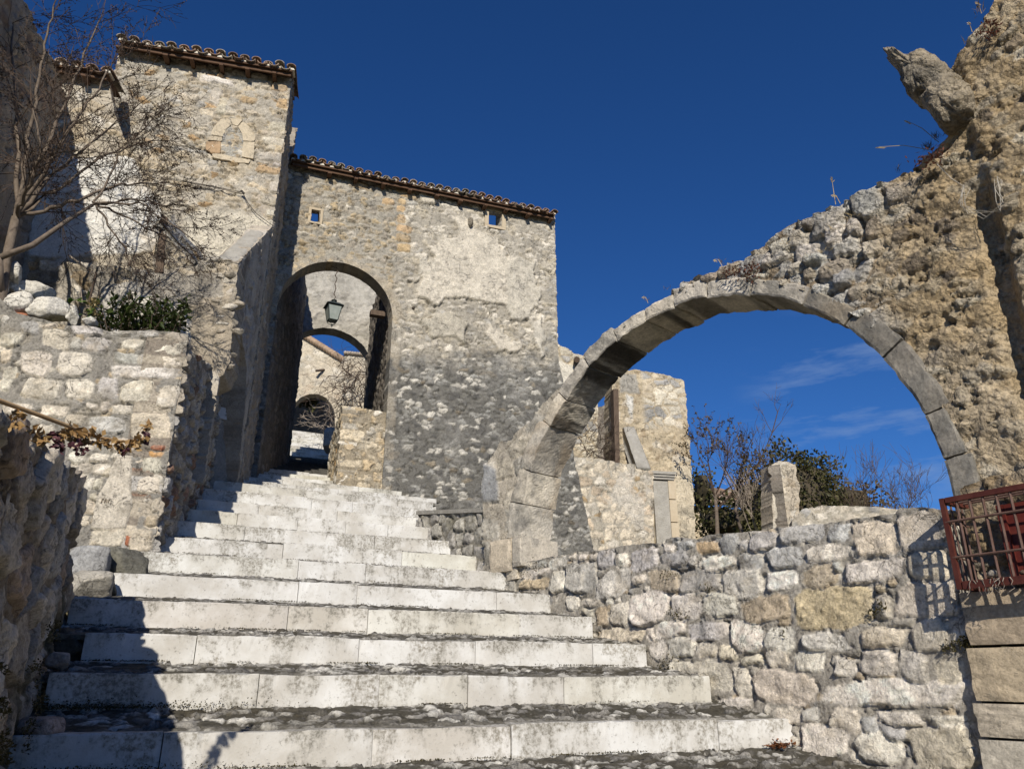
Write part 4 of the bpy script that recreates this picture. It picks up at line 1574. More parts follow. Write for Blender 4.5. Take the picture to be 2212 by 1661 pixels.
# ------------------------------------------------------------------ dark rubble wall, left foreground
lt = masonry(0.40, 0.25, [(3, (0.58, 0.51, 0.41)), (2, (0.50, 0.43, 0.34)), (2, (0.45, 0.42, 0.37)), (1, (0.50, 0.38, 0.28))], (0.25, 0.205, 0.155), 91, prot=0.05, joint=0.034, bev=0.05,
             rough=0.014, tilt=0.2, warp=0.28, wvar=0.15, crev=0.06)
lt = stain(two(lt), (0.13, 0.12, 0.105), 3, 0.6, 0.1, 0.5, 0.5)
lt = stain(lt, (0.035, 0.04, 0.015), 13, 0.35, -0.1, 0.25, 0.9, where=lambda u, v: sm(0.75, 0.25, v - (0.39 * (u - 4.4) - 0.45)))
ltop = leftw.poly([(0, 888), (30, 893), (75, 925), (110, 958), (140, 975), (152, 1008), (182, 1030)])
lrt = leftw.poly([(190, 1062), (184, 1110), (166, 1150), (160, 1230), (156, 1300)])
lpoly = [(1.0, -2.2), (1.0, 0.22)] + ltop + lrt + [(lrt[-1][0], -0.2), (4.4, -0.9)]
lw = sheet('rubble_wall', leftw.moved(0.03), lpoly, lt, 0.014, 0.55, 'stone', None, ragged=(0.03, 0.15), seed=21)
tag(lw, 'rough shaded rubble wall of rounded stones at the left of the lowest steps', 'wall')

# ------------------------------------------------------------------ terrace wall
tz = [(0, 475, 125, 560, 'w'), (110, 425, 210, 495, 'g'), (215, 430, 310, 460, 'c'), (220, 465, 370, 565, 'w'), (365, 445, 545, 495, 'g'), (370, 500, 425, 570, 'g'),
      (425, 505, 580, 580, 'G'), (575, 470, 700, 500, 'g'), (705, 475, 840, 515, 'g'), (845, 485, 975, 527, 'c'), (625, 515, 750, 570, 'w'), (755, 530, 962, 600, 'w'),
      (585, 585, 718, 640, 'G'), (730, 592, 820, 645, 'g'), (828, 605, 958, 670, 'w'), (0, 565, 60, 640, 'c'), (105, 570, 275, 712, 'w'), (290, 580, 480, 710, 'w'),
      (568, 655, 950, 725, 'W'), (0, 650, 75, 800, 'w'), (110, 718, 325, 830, 'w'), (325, 715, 500, 830, 'w'), (505, 710, 618, 835, 'G'), (625, 725, 795, 855, 'w'),
      (818, 755, 925, 880, 'w'), (200, 850, 355, 930, 'w'), (0, 850, 165, 905, 'w'), (440, 850, 512, 885, 'w'), (522, 845, 568, 905, 'w'), (572, 855, 700, 908, 'w'),
      (340, 905, 447, 970, 'w'), (450, 912, 660, 1005, 'g'), (665, 895, 900, 1045, 'c'), (190, 960, 290, 1010, 'w'), (250, 1010, 340, 1090, 'c'), (780, 1062, 868, 1095, 'R'),
      (765, 1099, 852, 1128, 'O'), (350, 1100, 452, 1165, 'w'), (460, 1110, 562, 1155, 'w'), (410, 1155, 470, 1215, 'w'), (480, 1157, 575, 1225, 'w'),
      (735, 1135, 845, 1215, 'w'), (712, 1225, 835, 1320, 'c'), (440, 1235, 488, 1305, 'w'), (490, 1240, 527, 1302, 'w'), (468, 1310, 512, 1352, 'c'),
      (415, 1345, 500, 1428, 'c'), (460, 1492, 658, 1602, 'c'), (662, 1495, 795, 1625, 'c'), (755, 1432, 818, 1488, 't'), (640, 1530, 682, 1600, 'R'), (785, 1340, 828, 1425, 'c'),
      (405, 1432, 462, 1490, 'c'), (520, 1180, 600, 1230, 'c'), (560, 1030, 730, 1105, 'c'), (400, 1030, 520, 1085, 'w')]
tst = [(a * .41627, 518.5 + b * .41627, c * .41627, 518.5 + d * .41627, k) for a, b, c, d, k in tz]
tbase = masonry(0.11, 0.07, [(2, WH), (1, TA)], (0.27, 0.255, 0.228), 51, prot=0.012, joint=0.012, bev=0.016, rough=0.008, drop=0.86, mrough=0.014)
ttex = explicit(to_uv_stones(tfront, tst), tbase, 6, 1.18, 0.93, prot=0.024, bev=0.016, rough=0.011, warp=0.022)
slab = [(q * .41627, 518.5 + w * .41627) for q, w in ((612, 1122), (690, 1122), (682, 1300), (692, 1372), (655, 1500), (472, 1500), (508, 1330), (560, 1250), (585, 1180))]
ttex = overlay(ttex, tfront, slab, (0.56, 0.51, 0.43), 4, 0.006, 0.1, 0.006, 0.035)
ttex = stain(ttex, (0.30, 0.27, 0.22), 16, 0.22, 0.1, 0.4, 0.55)
terr = thing('terrace_wall', 'sunlit terrace wall of pale squared stones and two brick scraps left of the stairs, with a dark return face', 'wall', (TCOR[0] - 1, TCOR[1], 1.0))
uR = tfront.u_of(*TCOR)
ttop = tfront.poly([(-60, 640), (0, 645), (40, 678), (90, 690), (130, 702), (210, 708), (240, 716), (330, 714), (352, 716), (404, 722)])
tp_ = [(uR - 2.6, ttop[0][1])] + ttop[1:-1] + [(uR, ttop[-1][1]), (uR, 0.8), (uR - 2.6, 0.8)]
sheet('front_face', tfront, tp_, ttex, 0.0125, 0.05, 'stone', terr, ragged=(0.008, 0.08), seed=22)
sdt = masonry(0.24, 0.16, [(3, (0.52, 0.46, 0.37)), (2, (0.45, 0.40, 0.33)), (1, (0.32, 0.2, 0.14)), (1, (0.45, 0.43, 0.4))], (0.26, 0.225, 0.185), 52, prot=0.055, joint=0.014, bev=0.04, rough=0.022,
               warp=0.5, drop=0.2, mrough=0.025)
sdt = stain(two(sdt), (0.11, 0.095, 0.075), 23, 0.4, 0.05, 0.4, 0.5)
us = tsid.u_of(*TCOR)
stop = tsid.poly([(406, 722), (416, 762), (433, 776), (450, 787), (470, 796), (495, 804)])
sheet('side_face', tsid, [(us, 0.9), (us, stop[0][1])] + stop[1:-1] + [(tsid.u_of(-4.2, 10.42), stop[-1][1]), (tsid.u_of(-4.2, 10.42), 1.7)], sdt, 0.016, 0.4, 'stone', terr, ragged=(0.02, 0.12), seed=23)
MB().hexa([tfront.pt(uR - 2.6, 3.36, -0.02), tfront.pt(uR - 0.25, 3.36, -0.02), tfront.pt(uR - 0.3, 3.5, -2.0), tfront.pt(uR - 2.6, 3.55, -2.2)],
          [tfront.pt(uR - 2.6, 3.39, -0.02), tfront.pt(uR - 0.25, 3.39, -0.02), tfront.pt(uR - 0.3, 3.53, -2.0), tfront.pt(uR - 2.6, 3.58, -2.2)]).build('soil_fill', 'soil', terr)
# worn letters cut in the upright slab: J N F
lm = MB()


def stroke(pts, w=0.008):
    for a, b in zip(pts[:-1], pts[1:]):
        pa, pb = tfront.moved(-0.052).hit(*a), tfront.moved(-0.052).hit(*b)
        d = pb - pa
        s = np.cross(d, tfront.N)
        s = s / np.linalg.norm(s) * w / 2
        lm.add([pa - s, pb - s, pb + s, pa + s, pa - s - tfront.N * .02, pb - s - tfront.N * .02, pb + s - tfront.N * .02, pa + s - tfront.N * .02],
               [(0, 1, 2, 3), (0, 4, 5, 1), (1, 5, 6, 2), (2, 6, 7, 3), (3, 7, 4, 0)])


K = 0.8641 / 18.433
tx_ = lambda zx, zy: (220 * .8641 + zx * K, 1200 * .8641 + zy * K)
stroke([tx_(640, 850), tx_(720, 850)], .006)
stroke([tx_(640, 850), tx_(620, 980), tx_(570, 1040)], .006)
stroke([tx_(735, 1030), tx_(800, 870), tx_(860, 870)], .006)
stroke([tx_(855, 870), tx_(850, 1030)], .006)
stroke([tx_(920, 1020), tx_(950, 880), tx_(990, 890)], .006)
lm.build('cut_letters', plain_mat('letter_cut', (0.25, 0.21, 0.16), (0.30, 0.255, 0.2), 10), terr)

# loose boulders heaped on the terrace edge
BL = [((0, 125, 125, 235), 7.30, 'rounded white boulder topmost at the left edge of the heap on the terrace'),
      ((0, 195, 48, 310), 7.18, 'small white boulder cut by the left edge of the photo, below the topmost boulder'),
      ((42, 215, 108, 282), 7.35, 'small pale stone wedged beneath the topmost boulder'),
      ((95, 222, 270, 308), 7.50, 'long flat white boulder behind the two big front boulders'),
      ((15, 275, 188, 400), 7.22, 'broad cream boulder left of the sharp white one on the terrace edge'),
      ((148, 293, 350, 432), 7.24, 'large angular bright white boulder at the right of the heap'),
      ((345, 338, 415, 442), 7.26, 'small upright white stone beside the large angular boulder'),
      ((410, 402, 522, 448), 7.28, 'low white stone in front of the dark shrub'),
      ((-10, 395, 88, 478), 7.14, 'grey white stone under the heap at the left edge')]
for q, ((a, b, c, d), Y, lab) in enumerate(BL):
    x0, y0, x1, y1 = a * .41627, 518.5 + b * .41627, c * .41627, 518.5 + d * .41627
    P = at((x0 + x1) / 2, (y0 + y1) / 2, Y)
    w = np.linalg.norm(at(x1, (y0 + y1) / 2, Y) - at(x0, (y0 + y1) / 2, Y)) / 2
    hh = abs(at(x0, y0, Y)[2] - at(x0, y1, Y)[2]) / 2
    o = rock('boulder', P, (w * 1.12, min(w, hh) * 1.1, hh * 1.15), 60 + q, (0.70, 0.67, 0.60), 'stone', None, 0.2 * q, cuts=15, rough=0.11)
    tag(o, lab, 'boulder', 'loose boulders on the terrace')
P = at(39, 686, 7.18)
V, Fc3 = rock_geo(P, (0.11, 0.07, 0.035), 5, 0.2, 4, 4, 0.04, 0.8)
tag(mk('brick', V, Fc3, 'stone', None, np.broadcast_to(np.array([0.36, 0.15, 0.085]), V.shape)), 'broken red brick lying under the boulders on the terrace', 'brick')
# kerb blocks between rubble wall and terrace
for q, (px, Y, dim, colr, lab) in enumerate((((192, 1214), 6.25, (0.15, 0.16, 0.12), (0.35, 0.35, 0.345), 'squared blue grey block upper of two at the foot of the terrace wall'),
                                            ((190, 1264), 6.1, (0.17, 0.17, 0.11), (0.46, 0.43, 0.37), 'pale block lower of two beside the dark rubble wall end'),
                                            ((262, 1222), 6.5, (0.20, 0.16, 0.14), (0.15, 0.145, 0.12), 'dark mossy block between the terrace corner and the white steps'),
                                            ((228, 1268), 6.35, (0.10, 0.16, 0.14), (0.12, 0.115, 0.09), 'dark lump of mossy stone at the left end of a step'))):
    tag(rock('block', at(*px, Y), dim, 80 + q, colr, 'stone', None, 0.4, boxy=0.7, cuts=10, rough=0.10), lab, 'stone block')

# ------------------------------------------------------------------ buttress: ruined wall with steep coping and arched recess
but = thing('buttress_wall', 'tall shaded buttress with a steep grey sloping top and an arched recess beside the tower', 'wall', (-3.75, 9.9, 2.2))
zT0 = dface.uv(512, 572)
zT1 = (dface.u_of(*TC), tower.uv(585, 490)[1])
uT = dface.u_of(*TC)
dtex = masonry(0.30, 0.22, [(2, (0.43, 0.38, 0.31)), (2, (0.36, 0.315, 0.265)), (1, (0.48, 0.44, 0.38))], (0.43, 0.385, 0.32), 33, prot=0.012, joint=0.01, bev=0.03, rough=0.012, drop=0.6, warp=0.5)
dtex = stain(two(dtex), (0.10, 0.075, 0.05), 7, 0.30, 0.05, 0.4, 0.6, stretch=4)
dtex = stain(dtex, (0.46, 0.44, 0.41), 17, 0.28, 0.05, 0.35, 0.7, stretch=3)
u_a = uT - 1.72
dpoly = [(u_a - 0.05, 2.2), (zT0[0], zT0[1]), (uT - 0.02, zT1[1]), (uT - 0.02, 2.2)]
hole = [(uT - 1.70, 1.5)] + [(uT - 1.70, 4.05), (uT - 1.55, 4.3), (uT - 1.3, 4.47), (uT - 1.0, 4.5), (uT - 0.7, 4.42), (uT - 0.45, 4.25), (uT - 0.3, 4.0), (uT - 0.22, 3.5), (uT - 0.1, 2.6), (uT - 0.1, 1.5)]
sheet('side_face', dface, dpoly, dtex, 0.018, 0.32, 'plaster', but, holes=[hole], ragged=(0.02, 0.15), seed=31)
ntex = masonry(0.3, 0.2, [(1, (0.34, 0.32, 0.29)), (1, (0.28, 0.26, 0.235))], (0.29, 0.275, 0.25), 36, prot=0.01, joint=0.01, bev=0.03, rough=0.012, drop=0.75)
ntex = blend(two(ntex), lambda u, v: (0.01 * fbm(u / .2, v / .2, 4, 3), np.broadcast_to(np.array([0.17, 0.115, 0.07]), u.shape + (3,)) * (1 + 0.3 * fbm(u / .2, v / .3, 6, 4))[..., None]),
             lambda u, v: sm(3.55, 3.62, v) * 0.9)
ub = nback.u_of(*TC)
sheet('recess_back', nback, [(ub - 0.75, 1.6), (ub - 0.75, 5.0), (ub + 0.02, 5.0), (ub + 0.02, 1.6)], ntex, 0.025, 0.0, 'plaster', but, seed=33)
# coping slope
ft = rub.hit(470, 557)
c_a, c_b = rub.hit(468, 556), rub.hit(514, 572)
c_c, c_d = tower.moved(-0.01).hit(586, 490), tower.moved(-0.01).hit(543, 488)


def slope_slab(name, a, b, c, d, th, parent, mat='coping', n=(10, 30), seed=1):
    a, b, c, d = [np.asarray(k) for k in (a, b, c, d)]
    nr = np.cross(b - a, d - a)
    nr /= np.linalg.norm(nr)
    if nr[2] < 0:
        nr = -nr
    V, Fq = [], []
    for lay in (0, 1):
        for i in range(n[0] + 1):
            for j in range(n[1] + 1):
                s, t = i / n[0], j / n[1]
                p = (a * (1 - s) + b * s) * (1 - t) + (d * (1 - s) + c * s) * t
                ed = min(s, 1 - s, t, 1 - t)
                nn = 0.03 * float(fbm(np.array([p[0] * 5 + p[2] * 3]), np.array([p[1] * 5 + p[2] * 2]), seed, 4)[0])
                V.append(p + nr * ((0 if lay else -th) + nn * (1 if lay else 0) - (0.04 * max(0, 1 - ed * 8) if lay else 0)))
    m = (n[0] + 1) * (n[1] + 1)
    for i in range(n[0]):
        for j in range(n[1]):
            q = i * (n[1] + 1) + j
            Fq.append((m + q, m + q + n[1] + 1, m + q + n[1] + 2, m + q + 1))
            Fq.append((q, q + 1, q + n[1] + 2, q + n[1] + 1))
    for i in range(n[0]):
        for j in (0, n[1]):
            q, q2 = i * (n[1] + 1) + j, (i + 1) * (n[1] + 1) + j
            Fq.append((q, q2, m + q2, m + q))
    for j in range(n[1]):
        for i in (0, n[0]):
            q = i * (n[1] + 1) + j
            Fq.append((q, q + 1, m + q + 1, m + q))
    return mk(name, V, Fq, mat, parent)


slope_slab('coping', c_a, c_b, c_c, c_d, 0.25, but, seed=3)
# front of the buttress and the ruined wall below the white gable
rtex = masonry(0.26, 0.17, [(3, (0.44, 0.38, 0.29)), (2, (0.40, 0.36, 0.30)), (2, WH), (1, OC)], (0.38, 0.345, 0.29), 43, prot=0.035, joint=0.014, bev=0.035, rough=0.018, warp=0.5, drop=0.3, mrough=0.02)
rtex = overlay(two(rtex), rub, [(400, 640), (500, 640), (500, 880), (380, 880), (395, 740), (385, 690)], (0.37, 0.32, 0.25), 4, 0.05, 0.2, lift=0.03)
rtex = overlay(rtex, rub, [(215, 620), (350, 610), (392, 650), (412, 700), (405, 740), (330, 800), (210, 800)], (0.60, 0.57, 0.51), 5, 0.08, 0.25, lift=0.03)
rtex = overlay(rtex, rub, [(280, 590), (470, 590), (490, 640), (400, 660), (300, 640)], (0.33, 0.305, 0.265), 6, 0.10, 0.25, lift=0.02)
rtex = stain(rtex, (0.13, 0.115, 0.095), 12, 0.35, 0.15, 0.45, 0.55)
rpx = [(60, 900), (60, 566), (150, 566), (250, 576), (332, 584), (340, 478), (362, 474), (390, 510), (432, 556), (470, 557), (490, 562), (512, 574), (508, 640), (503, 715), (500, 745), (497, 790), (482, 812), (440, 830), (425, 900)]
rp_ = rub.poly(rpx)
sheet('front_face', rub, rp_, rtex, 0.016, 0.5, 'stone', but, ragged=(0.03, 0.12), seed=34)
slope_slab('gable_coping', rub.moved(-0.06).hit(350, 474), rub.moved(0.4).hit(366, 470), rub.moved(0.4).hit(446, 552), rub.moved(-0.06).hit(430, 560), 0.1, but, seed=5)
# heap of broken stones at the ragged end
rn = random.Random(17)
hv_, hf_, hc_ = [], [], []
o_ = 0
for q in range(60):
    t = rn.random()
    x, y = [(450, 565, 500, 600), (470, 600, 510, 720), (455, 690, 505, 800)][q % 3][:2]
    x1_, y1_ = [(450, 565, 500, 600), (470, 600, 510, 720), (455, 690, 505, 800)][q % 3][2:]
    P = rub.moved(0.03).hit(rn.uniform(x, x1_), rn.uniform(y, y1_))
    V, F3 = rock_geo(P, np.array([1.4, 0.9, 0.7]) * rn.uniform(0.03, 0.105), q + 300, rn.uniform(-.4, .4), 3, 14, 0.08)
    hv_.append(V)
    hf_.append(F3 + o_)
    o_ += len(V)
    hc_ += [rn.choice([(0.44, 0.39, 0.31), (0.36, 0.32, 0.26), (0.54, 0.50, 0.43), (0.28, 0.25, 0.2)])] * len(V)
mk('broken_edge', np.concatenate(hv_), np.concatenate(hf_), 'stone', but, np.array(hc_))
# sliver of sunlight in the recess, added as a pale solid strip
sk = MB()
sk.tube([nback.moved(-0.05).hit(497, 838), nback.moved(-0.06).hit(508, 868), nback.moved(-0.05).hit(519, 902 - 28)], [0.022, 0.024, 0.012], 5)
tag(sk.build('sun_sliver', plain_mat('pale_sun_sliver', (0.62, 0.54, 0.42), (0.72, 0.66, 0.54), 30)), 'sliver of sunlight modelled as a pale strip in the arched recess above the plaque', 'stick')

# plaque
ppl = nback.moved(-0.03)
px0 = ppl.uv(484, 893)[0]
px1 = ppl.uv(512, 893)[0]
pz1, pz0 = ppl.uv(498, 884)[1], ppl.uv(498, 909)[1]
plq = thing('plaque', 'broken white stone plaque with black capital letters in the arched recess', 'sign', ppl.pt(px0, pz0))
mbp = MB()
w_ = px1 - px0
pol = [(-0.55 * w_, pz0), (0.78 * w_, pz0), (0.78 * w_, pz0 + 0.3 * (pz1 - pz0)), (0.85 * w_, pz0 + 0.25 * (pz1 - pz0)), (w_, pz0 + 0.2 * (pz1 - pz0)), (0.98 * w_, pz0 + 0.4 * (pz1 - pz0)),
       (0.9 * w_, pz0 + 0.7 * (pz1 - pz0)), (0.95 * w_, pz0 + 0.93 * (pz1 - pz0)), (0.8 * w_, pz1), (-0.55 * w_, pz1)]
n_ = len(pol)
mbp.add([ppl.pt(px0 + a, z, 0) for a, z in pol] + [ppl.pt(px0 + a, z, -0.02) for a, z in pol],
        [tuple(range(n_))] + [(i, i + n_, (i + 1) % n_ + n_, (i + 1) % n_) for i in range(n_)])
mbp.build('slab', 'plaque', plq)
PH = pz1 - pz0


def letters(txt, u, z, size, pl, parent):
    cu_ = bpy.data.curves.new('lettering', 'FONT')
    cu_.body = txt
    cu_.size = size
    cu_.extrude = 0.001
    cu_.align_x = 'RIGHT'
    tmp = bpy.data.objects.new('tmp_text', cu_)
    COL.objects.link(tmp)
    bpy.context.view_layer.update()
    me = bpy.data.meshes.new_from_object(tmp.evaluated_get(bpy.context.evaluated_depsgraph_get()))
    bpy.data.objects.remove(tmp)
    bpy.data.curves.remove(cu_)
    V = np.zeros(len(me.vertices) * 3)
    me.vertices.foreach_get('co', V)
    V = V.reshape(-1, 3)
    W = np.array([pl.pt(u + a, z + b, 0.003 + c) for a, b, c in V])
    fcs = [tuple(p.vertices) for p in me.polygons]
    bpy.data.meshes.remove(me)
    return mk('lettering', W, fcs, 'ink', parent, None, False)


letters('A', px0 + 0.20 * w_, pz0 + 0.60 * PH, 0.20 * PH, ppl, plq)
letters('DUALE', px0 + 0.62 * w_, pz0 + 0.30 * PH, 0.20 * PH, ppl, plq)

# ------------------------------------------------------------------ roofs of barrel tiles


def tile_roof(root, pl, u0, u1, ze, over, depth, pitch, pitch_w, rafters, seed, name='roof'):
    rn = random.Random(seed)
    tp = math.tan(R(pitch))

    def pt(u, o, dz=0.0):
        return pl.pt(u, ze + (over - o) * tp + dz, o)

    V, Fq, Cc = [], [], []
    n = int((u1 - u0) / pitch_w)
    pw = (u1 - u0) / n
    seg = 8

    def tile(uc, o0, ln, r, up, colr, dz):
        base = len(V)
        jy = rn.uniform(-0.03, 0.025)
        jz = rn.uniform(-0.012, 0.018) + 0.02 * math.sin(uc * 2.1)
        sk = rn.uniform(-0.02, 0.02)
        for (oo, rr, dd) in ((o0 + jy, r, 0), (o0 + jy - ln, r * 0.86, 0.012)):
            for t in (0.0, 0.016):
                for k in range(seg + 1):
                    a = math.pi * k / seg
                    x = (rr - t) * math.cos(a)
                    zz = (rr - t) * math.sin(a) * 0.78
                    if not up:
                        zz = -zz
                    V.append(pt(uc + x + (sk if dd else 0), oo, dz + zz + jz + dd))
                    Cc.append(colr)
        m = seg + 1
        for k in range(seg):
            a, b, c, d = base + k, base + m + k, base + 2 * m + k, base + 3 * m + k
            Fq.append((a, a + 1, c + 1, c))
            Fq.append((b, d, d + 1, b + 1))
            Fq.append((a, b, b + 1, a + 1))
        for k in (0, seg):
            a, b, c, d = base + k, base + m + k, base + 2 * m + k, base + 3 * m + k
            Fq.append((a, c, d, b))

    rows = max(1, int(depth / 0.36))
    for i in range(n + 1):
        uc = u0 + pw * i
        for r_ in range(rows):
            cl = np.array(rn.choice([(0.30, 0.20, 0.14), (0.26, 0.20, 0.155), (0.33, 0.26, 0.195), (0.24, 0.165, 0.12), (0.31, 0.275, 0.225)])) * rn.uniform(0.75, 1.1)
            if i < n:
                tile(uc + pw / 2, over - r_ * 0.36, 0.44, pw * 0.44, False, cl, 0.085 + r_ * 0.004)
            tile(uc, over - 0.02 - r_ * 0.36 + rn.uniform(-.02, .02), 0.44, pw * 0.42, True, cl * rn.uniform(0.85, 1.1), 0.085 + r_ * 0.004)
    rf = mk(name, V, Fq, 'tile', root, np.array(Cc), True)
    # mortar plugs under the cover tiles
    mp_ = MB()
    mp_.hexa([pt(u0, over - .08, 0.0265), pt(u1, over - .08, 0.0265), pt(u1, over - .28, 0.0265), pt(u0, over - .28, 0.0265)], [pt(u0, over - .08, 0.03), pt(u1, over - .08, 0.03), pt(u1, over - .28, 0.03), pt(u0, over - .28, 0.03)])
    for i in range(n + 1):
        if rn.random() < 0.7:
            uc = u0 + pw * i + rn.uniform(-.01, .01)
            hh = rn.uniform(0.03, 0.05)
            ww = rn.uniform(0.035, 0.06)
            mp_.hexa([pt(uc - ww, over - .04, 0.028), pt(uc + ww, over - .04, 0.028), pt(uc + ww, over - .3, 0.028), pt(uc - ww, over - .3, 0.028)],
                     [pt(uc - ww * .6, over - .05, 0.028 + hh), pt(uc + ww * .6, over - .05, 0.028 + hh), pt(uc + ww * .6, over - .3, 0.028 + hh), pt(uc - ww * .6, over - .3, 0.028 + hh)])
    mp_.build('mortar_bed', 'mortar', rf)
    dk = MB()
    dk.hexa([pt(u0 - .02, over - .05, -0.004), pt(u1 + .02, over - .05, -0.004), pt(u1 + .02, over - depth, -0.004), pt(u0 - .02, over - depth, -0.004)],
            [pt(u0 - .02, over - .05, 0.026), pt(u1 + .02, over - .05, 0.026), pt(u1 + .02, over - depth, 0.026), pt(u0 - .02, over - depth, 0.026)])
    dk.build('deck', 'beam', rf)
    fb = MB()
    fb.hexa([pt(u0, over - .10, -0.075), pt(u1, over - .10, -0.075), pt(u1, over - .14, -0.075), pt(u0, over - .14, -0.075)],
            [pt(u0, over - .10, -0.006), pt(u1, over - .10, -0.006), pt(u1, over - .14, -0.006), pt(u0, over - .14, -0.006)])
    fb.build('eave_board', 'beam', root)
    for uu in rafters:
        r_ = MB()
        w = rn.uniform(0.03, 0.042)
        e = over - rn.uniform(0.02, 0.06)
        r_.hexa([pt(uu - w, e, -0.118), pt(uu + w, e, -0.118), pt(uu + w, -.25, -0.20), pt(uu - w, -.25, -0.20)],
                [pt(uu - w, e - .01, -0.077), pt(uu + w, e - .01, -0.077), pt(uu + w, -.25, -0.077), pt(uu - w, -.25, -0.077)])
        r_.build('rafter', 'beam', root)
    return rf


# ------------------------------------------------------------------ tower
tw = thing('tower', 'tall square stone tower with a tiled eave and a walled up pointed window', 'tower', (TC[0] - 1.3, TC[1] - 0.3, 2.6))
uTR = tower.u_of(*TC)
uTL = tower.uv(258, 110)[0]
zEv = (tower.uv(265, 98)[1] + tower.uv(630, 156)[1]) / 2
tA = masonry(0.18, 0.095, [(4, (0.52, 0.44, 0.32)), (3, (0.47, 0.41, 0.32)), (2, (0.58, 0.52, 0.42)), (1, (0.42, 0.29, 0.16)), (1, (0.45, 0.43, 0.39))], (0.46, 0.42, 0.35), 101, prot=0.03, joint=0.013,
             bev=0.03, rough=0.018, warp=0.55, drop=0.42, mrough=0.024, pit=0.045, crev=0.045)
tsx = [(432 + a * .10157, 241.9 + b * .10157, 432 + c * .10157, 241.9 + d * .10157, k) for a, b, c, d, k in
       ((1480, 230, 1830, 420, 'c'), (1330, 555, 1790, 720, 'w'), (1390, 725, 1610, 850, 'c'), (1240, 875, 1735, 1050, 'w'), (1545, 1085, 1715, 1170, 'w'), (1330, 1070, 1490, 1140, 'c'),
        (1180, 1170, 1700, 1330, 'o'), (1320, 410, 1450, 495, 'c'), (590, 110, 790, 160, 'w'))]
tsx += [(582, 395, 612, 420, 'w'), (560, 425, 600, 445, 'c'), (575, 452, 598, 470, 'w'), (585, 180, 622, 200, 'o'), (430, 168, 505, 182, 'W'), (455, 190, 480, 230, 'w'), (470, 210, 490, 250, 'c'), (430, 238, 462, 250, 'c'),
        (385, 205, 430, 220, 'c'), (520, 210, 555, 225, 'o'), (600, 215, 620, 235, 'o'), (610, 160, 628, 176, 'c'), (500, 152, 540, 165, 'w'), (540, 160, 580, 172, 'w')]
tB = explicit(to_uv_stones(tower, tsx), tA, 14, prot=0.03, bev=0.02, rough=0.01, warp=0.02)
tB = overlay(tB, tower, [(400, 470), (440, 455), (500, 458), (560, 470), (592, 485), (560, 520), (500, 570), (430, 570), (400, 520)], (0.60, 0.555, 0.46), 5, 0.10, 0.3, lift=0.012)
tB = stain(tB, (0.27, 0.25, 0.215), 5, 0.45, 0.12, 0.45, 0.5)
tB = stain(tB, (0.50, 0.40, 0.25), 55, 0.9, 0.1, 0.45, 0.35)
sheet('front_wall', tower, [(uTL, 3.0), (uTL, zEv), (uTR, zEv), (uTR, 2.2)], tB, 0.017, 0.25, 'stone', tw, ragged=(0.012, 0.2), seed=41)
usd = tside.u_of(*TC)
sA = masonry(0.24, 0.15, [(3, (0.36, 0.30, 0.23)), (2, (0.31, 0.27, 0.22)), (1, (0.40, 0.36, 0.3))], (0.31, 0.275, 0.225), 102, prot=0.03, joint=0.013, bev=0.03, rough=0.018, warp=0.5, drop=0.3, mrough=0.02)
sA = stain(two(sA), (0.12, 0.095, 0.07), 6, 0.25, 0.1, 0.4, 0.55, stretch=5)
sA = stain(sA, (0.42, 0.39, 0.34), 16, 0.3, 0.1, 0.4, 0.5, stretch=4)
zb_ = tside.uv(645, 318)[1]
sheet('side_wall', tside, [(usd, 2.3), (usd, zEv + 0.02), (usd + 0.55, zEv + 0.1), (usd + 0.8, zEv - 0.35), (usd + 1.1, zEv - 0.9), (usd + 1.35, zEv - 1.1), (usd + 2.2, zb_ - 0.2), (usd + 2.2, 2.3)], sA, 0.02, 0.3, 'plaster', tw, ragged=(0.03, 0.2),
      seed=42)
tlside = Plane(104, p=tower.pt(uTL, 0, -0.25)[:2])
back = MB()
back.hexa([tower.pt(uTL + .01, 3.2, -.26), tower.pt(uTR - .32, 3.2, -.26), tower.pt(uTR - .32, 3.2, -1.2), tower.pt(uTL + .01, 3.2, -1.2)],
          [tower.pt(uTL + .01, zEv - .05, -.26), tower.pt(uTR - .32, zEv - .05, -.26), tower.pt(uTR - .32, zEv - .05, -1.2), tower.pt(uTL + .01, zEv - .05, -1.2)])
back.build('rear_masonry', 'coping', tw)
zTile = (tower.moved(-0.28).uv(262, 84)[1] + tower.moved(-0.28).uv(630, 140)[1]) / 2 - 0.09
tile_roof(tw, tower, tower.moved(-0.28).uv(262, 84)[0], tower.moved(-0.28).uv(630, 140)[0], zTile, 0.30, 1.1, 14, 0.185,
          [tower.uv(x, y)[0] for x, y in ((368, 112), (424, 120), (486, 130), (541, 140), (598, 148))] + [uTL + 0.05], 5)
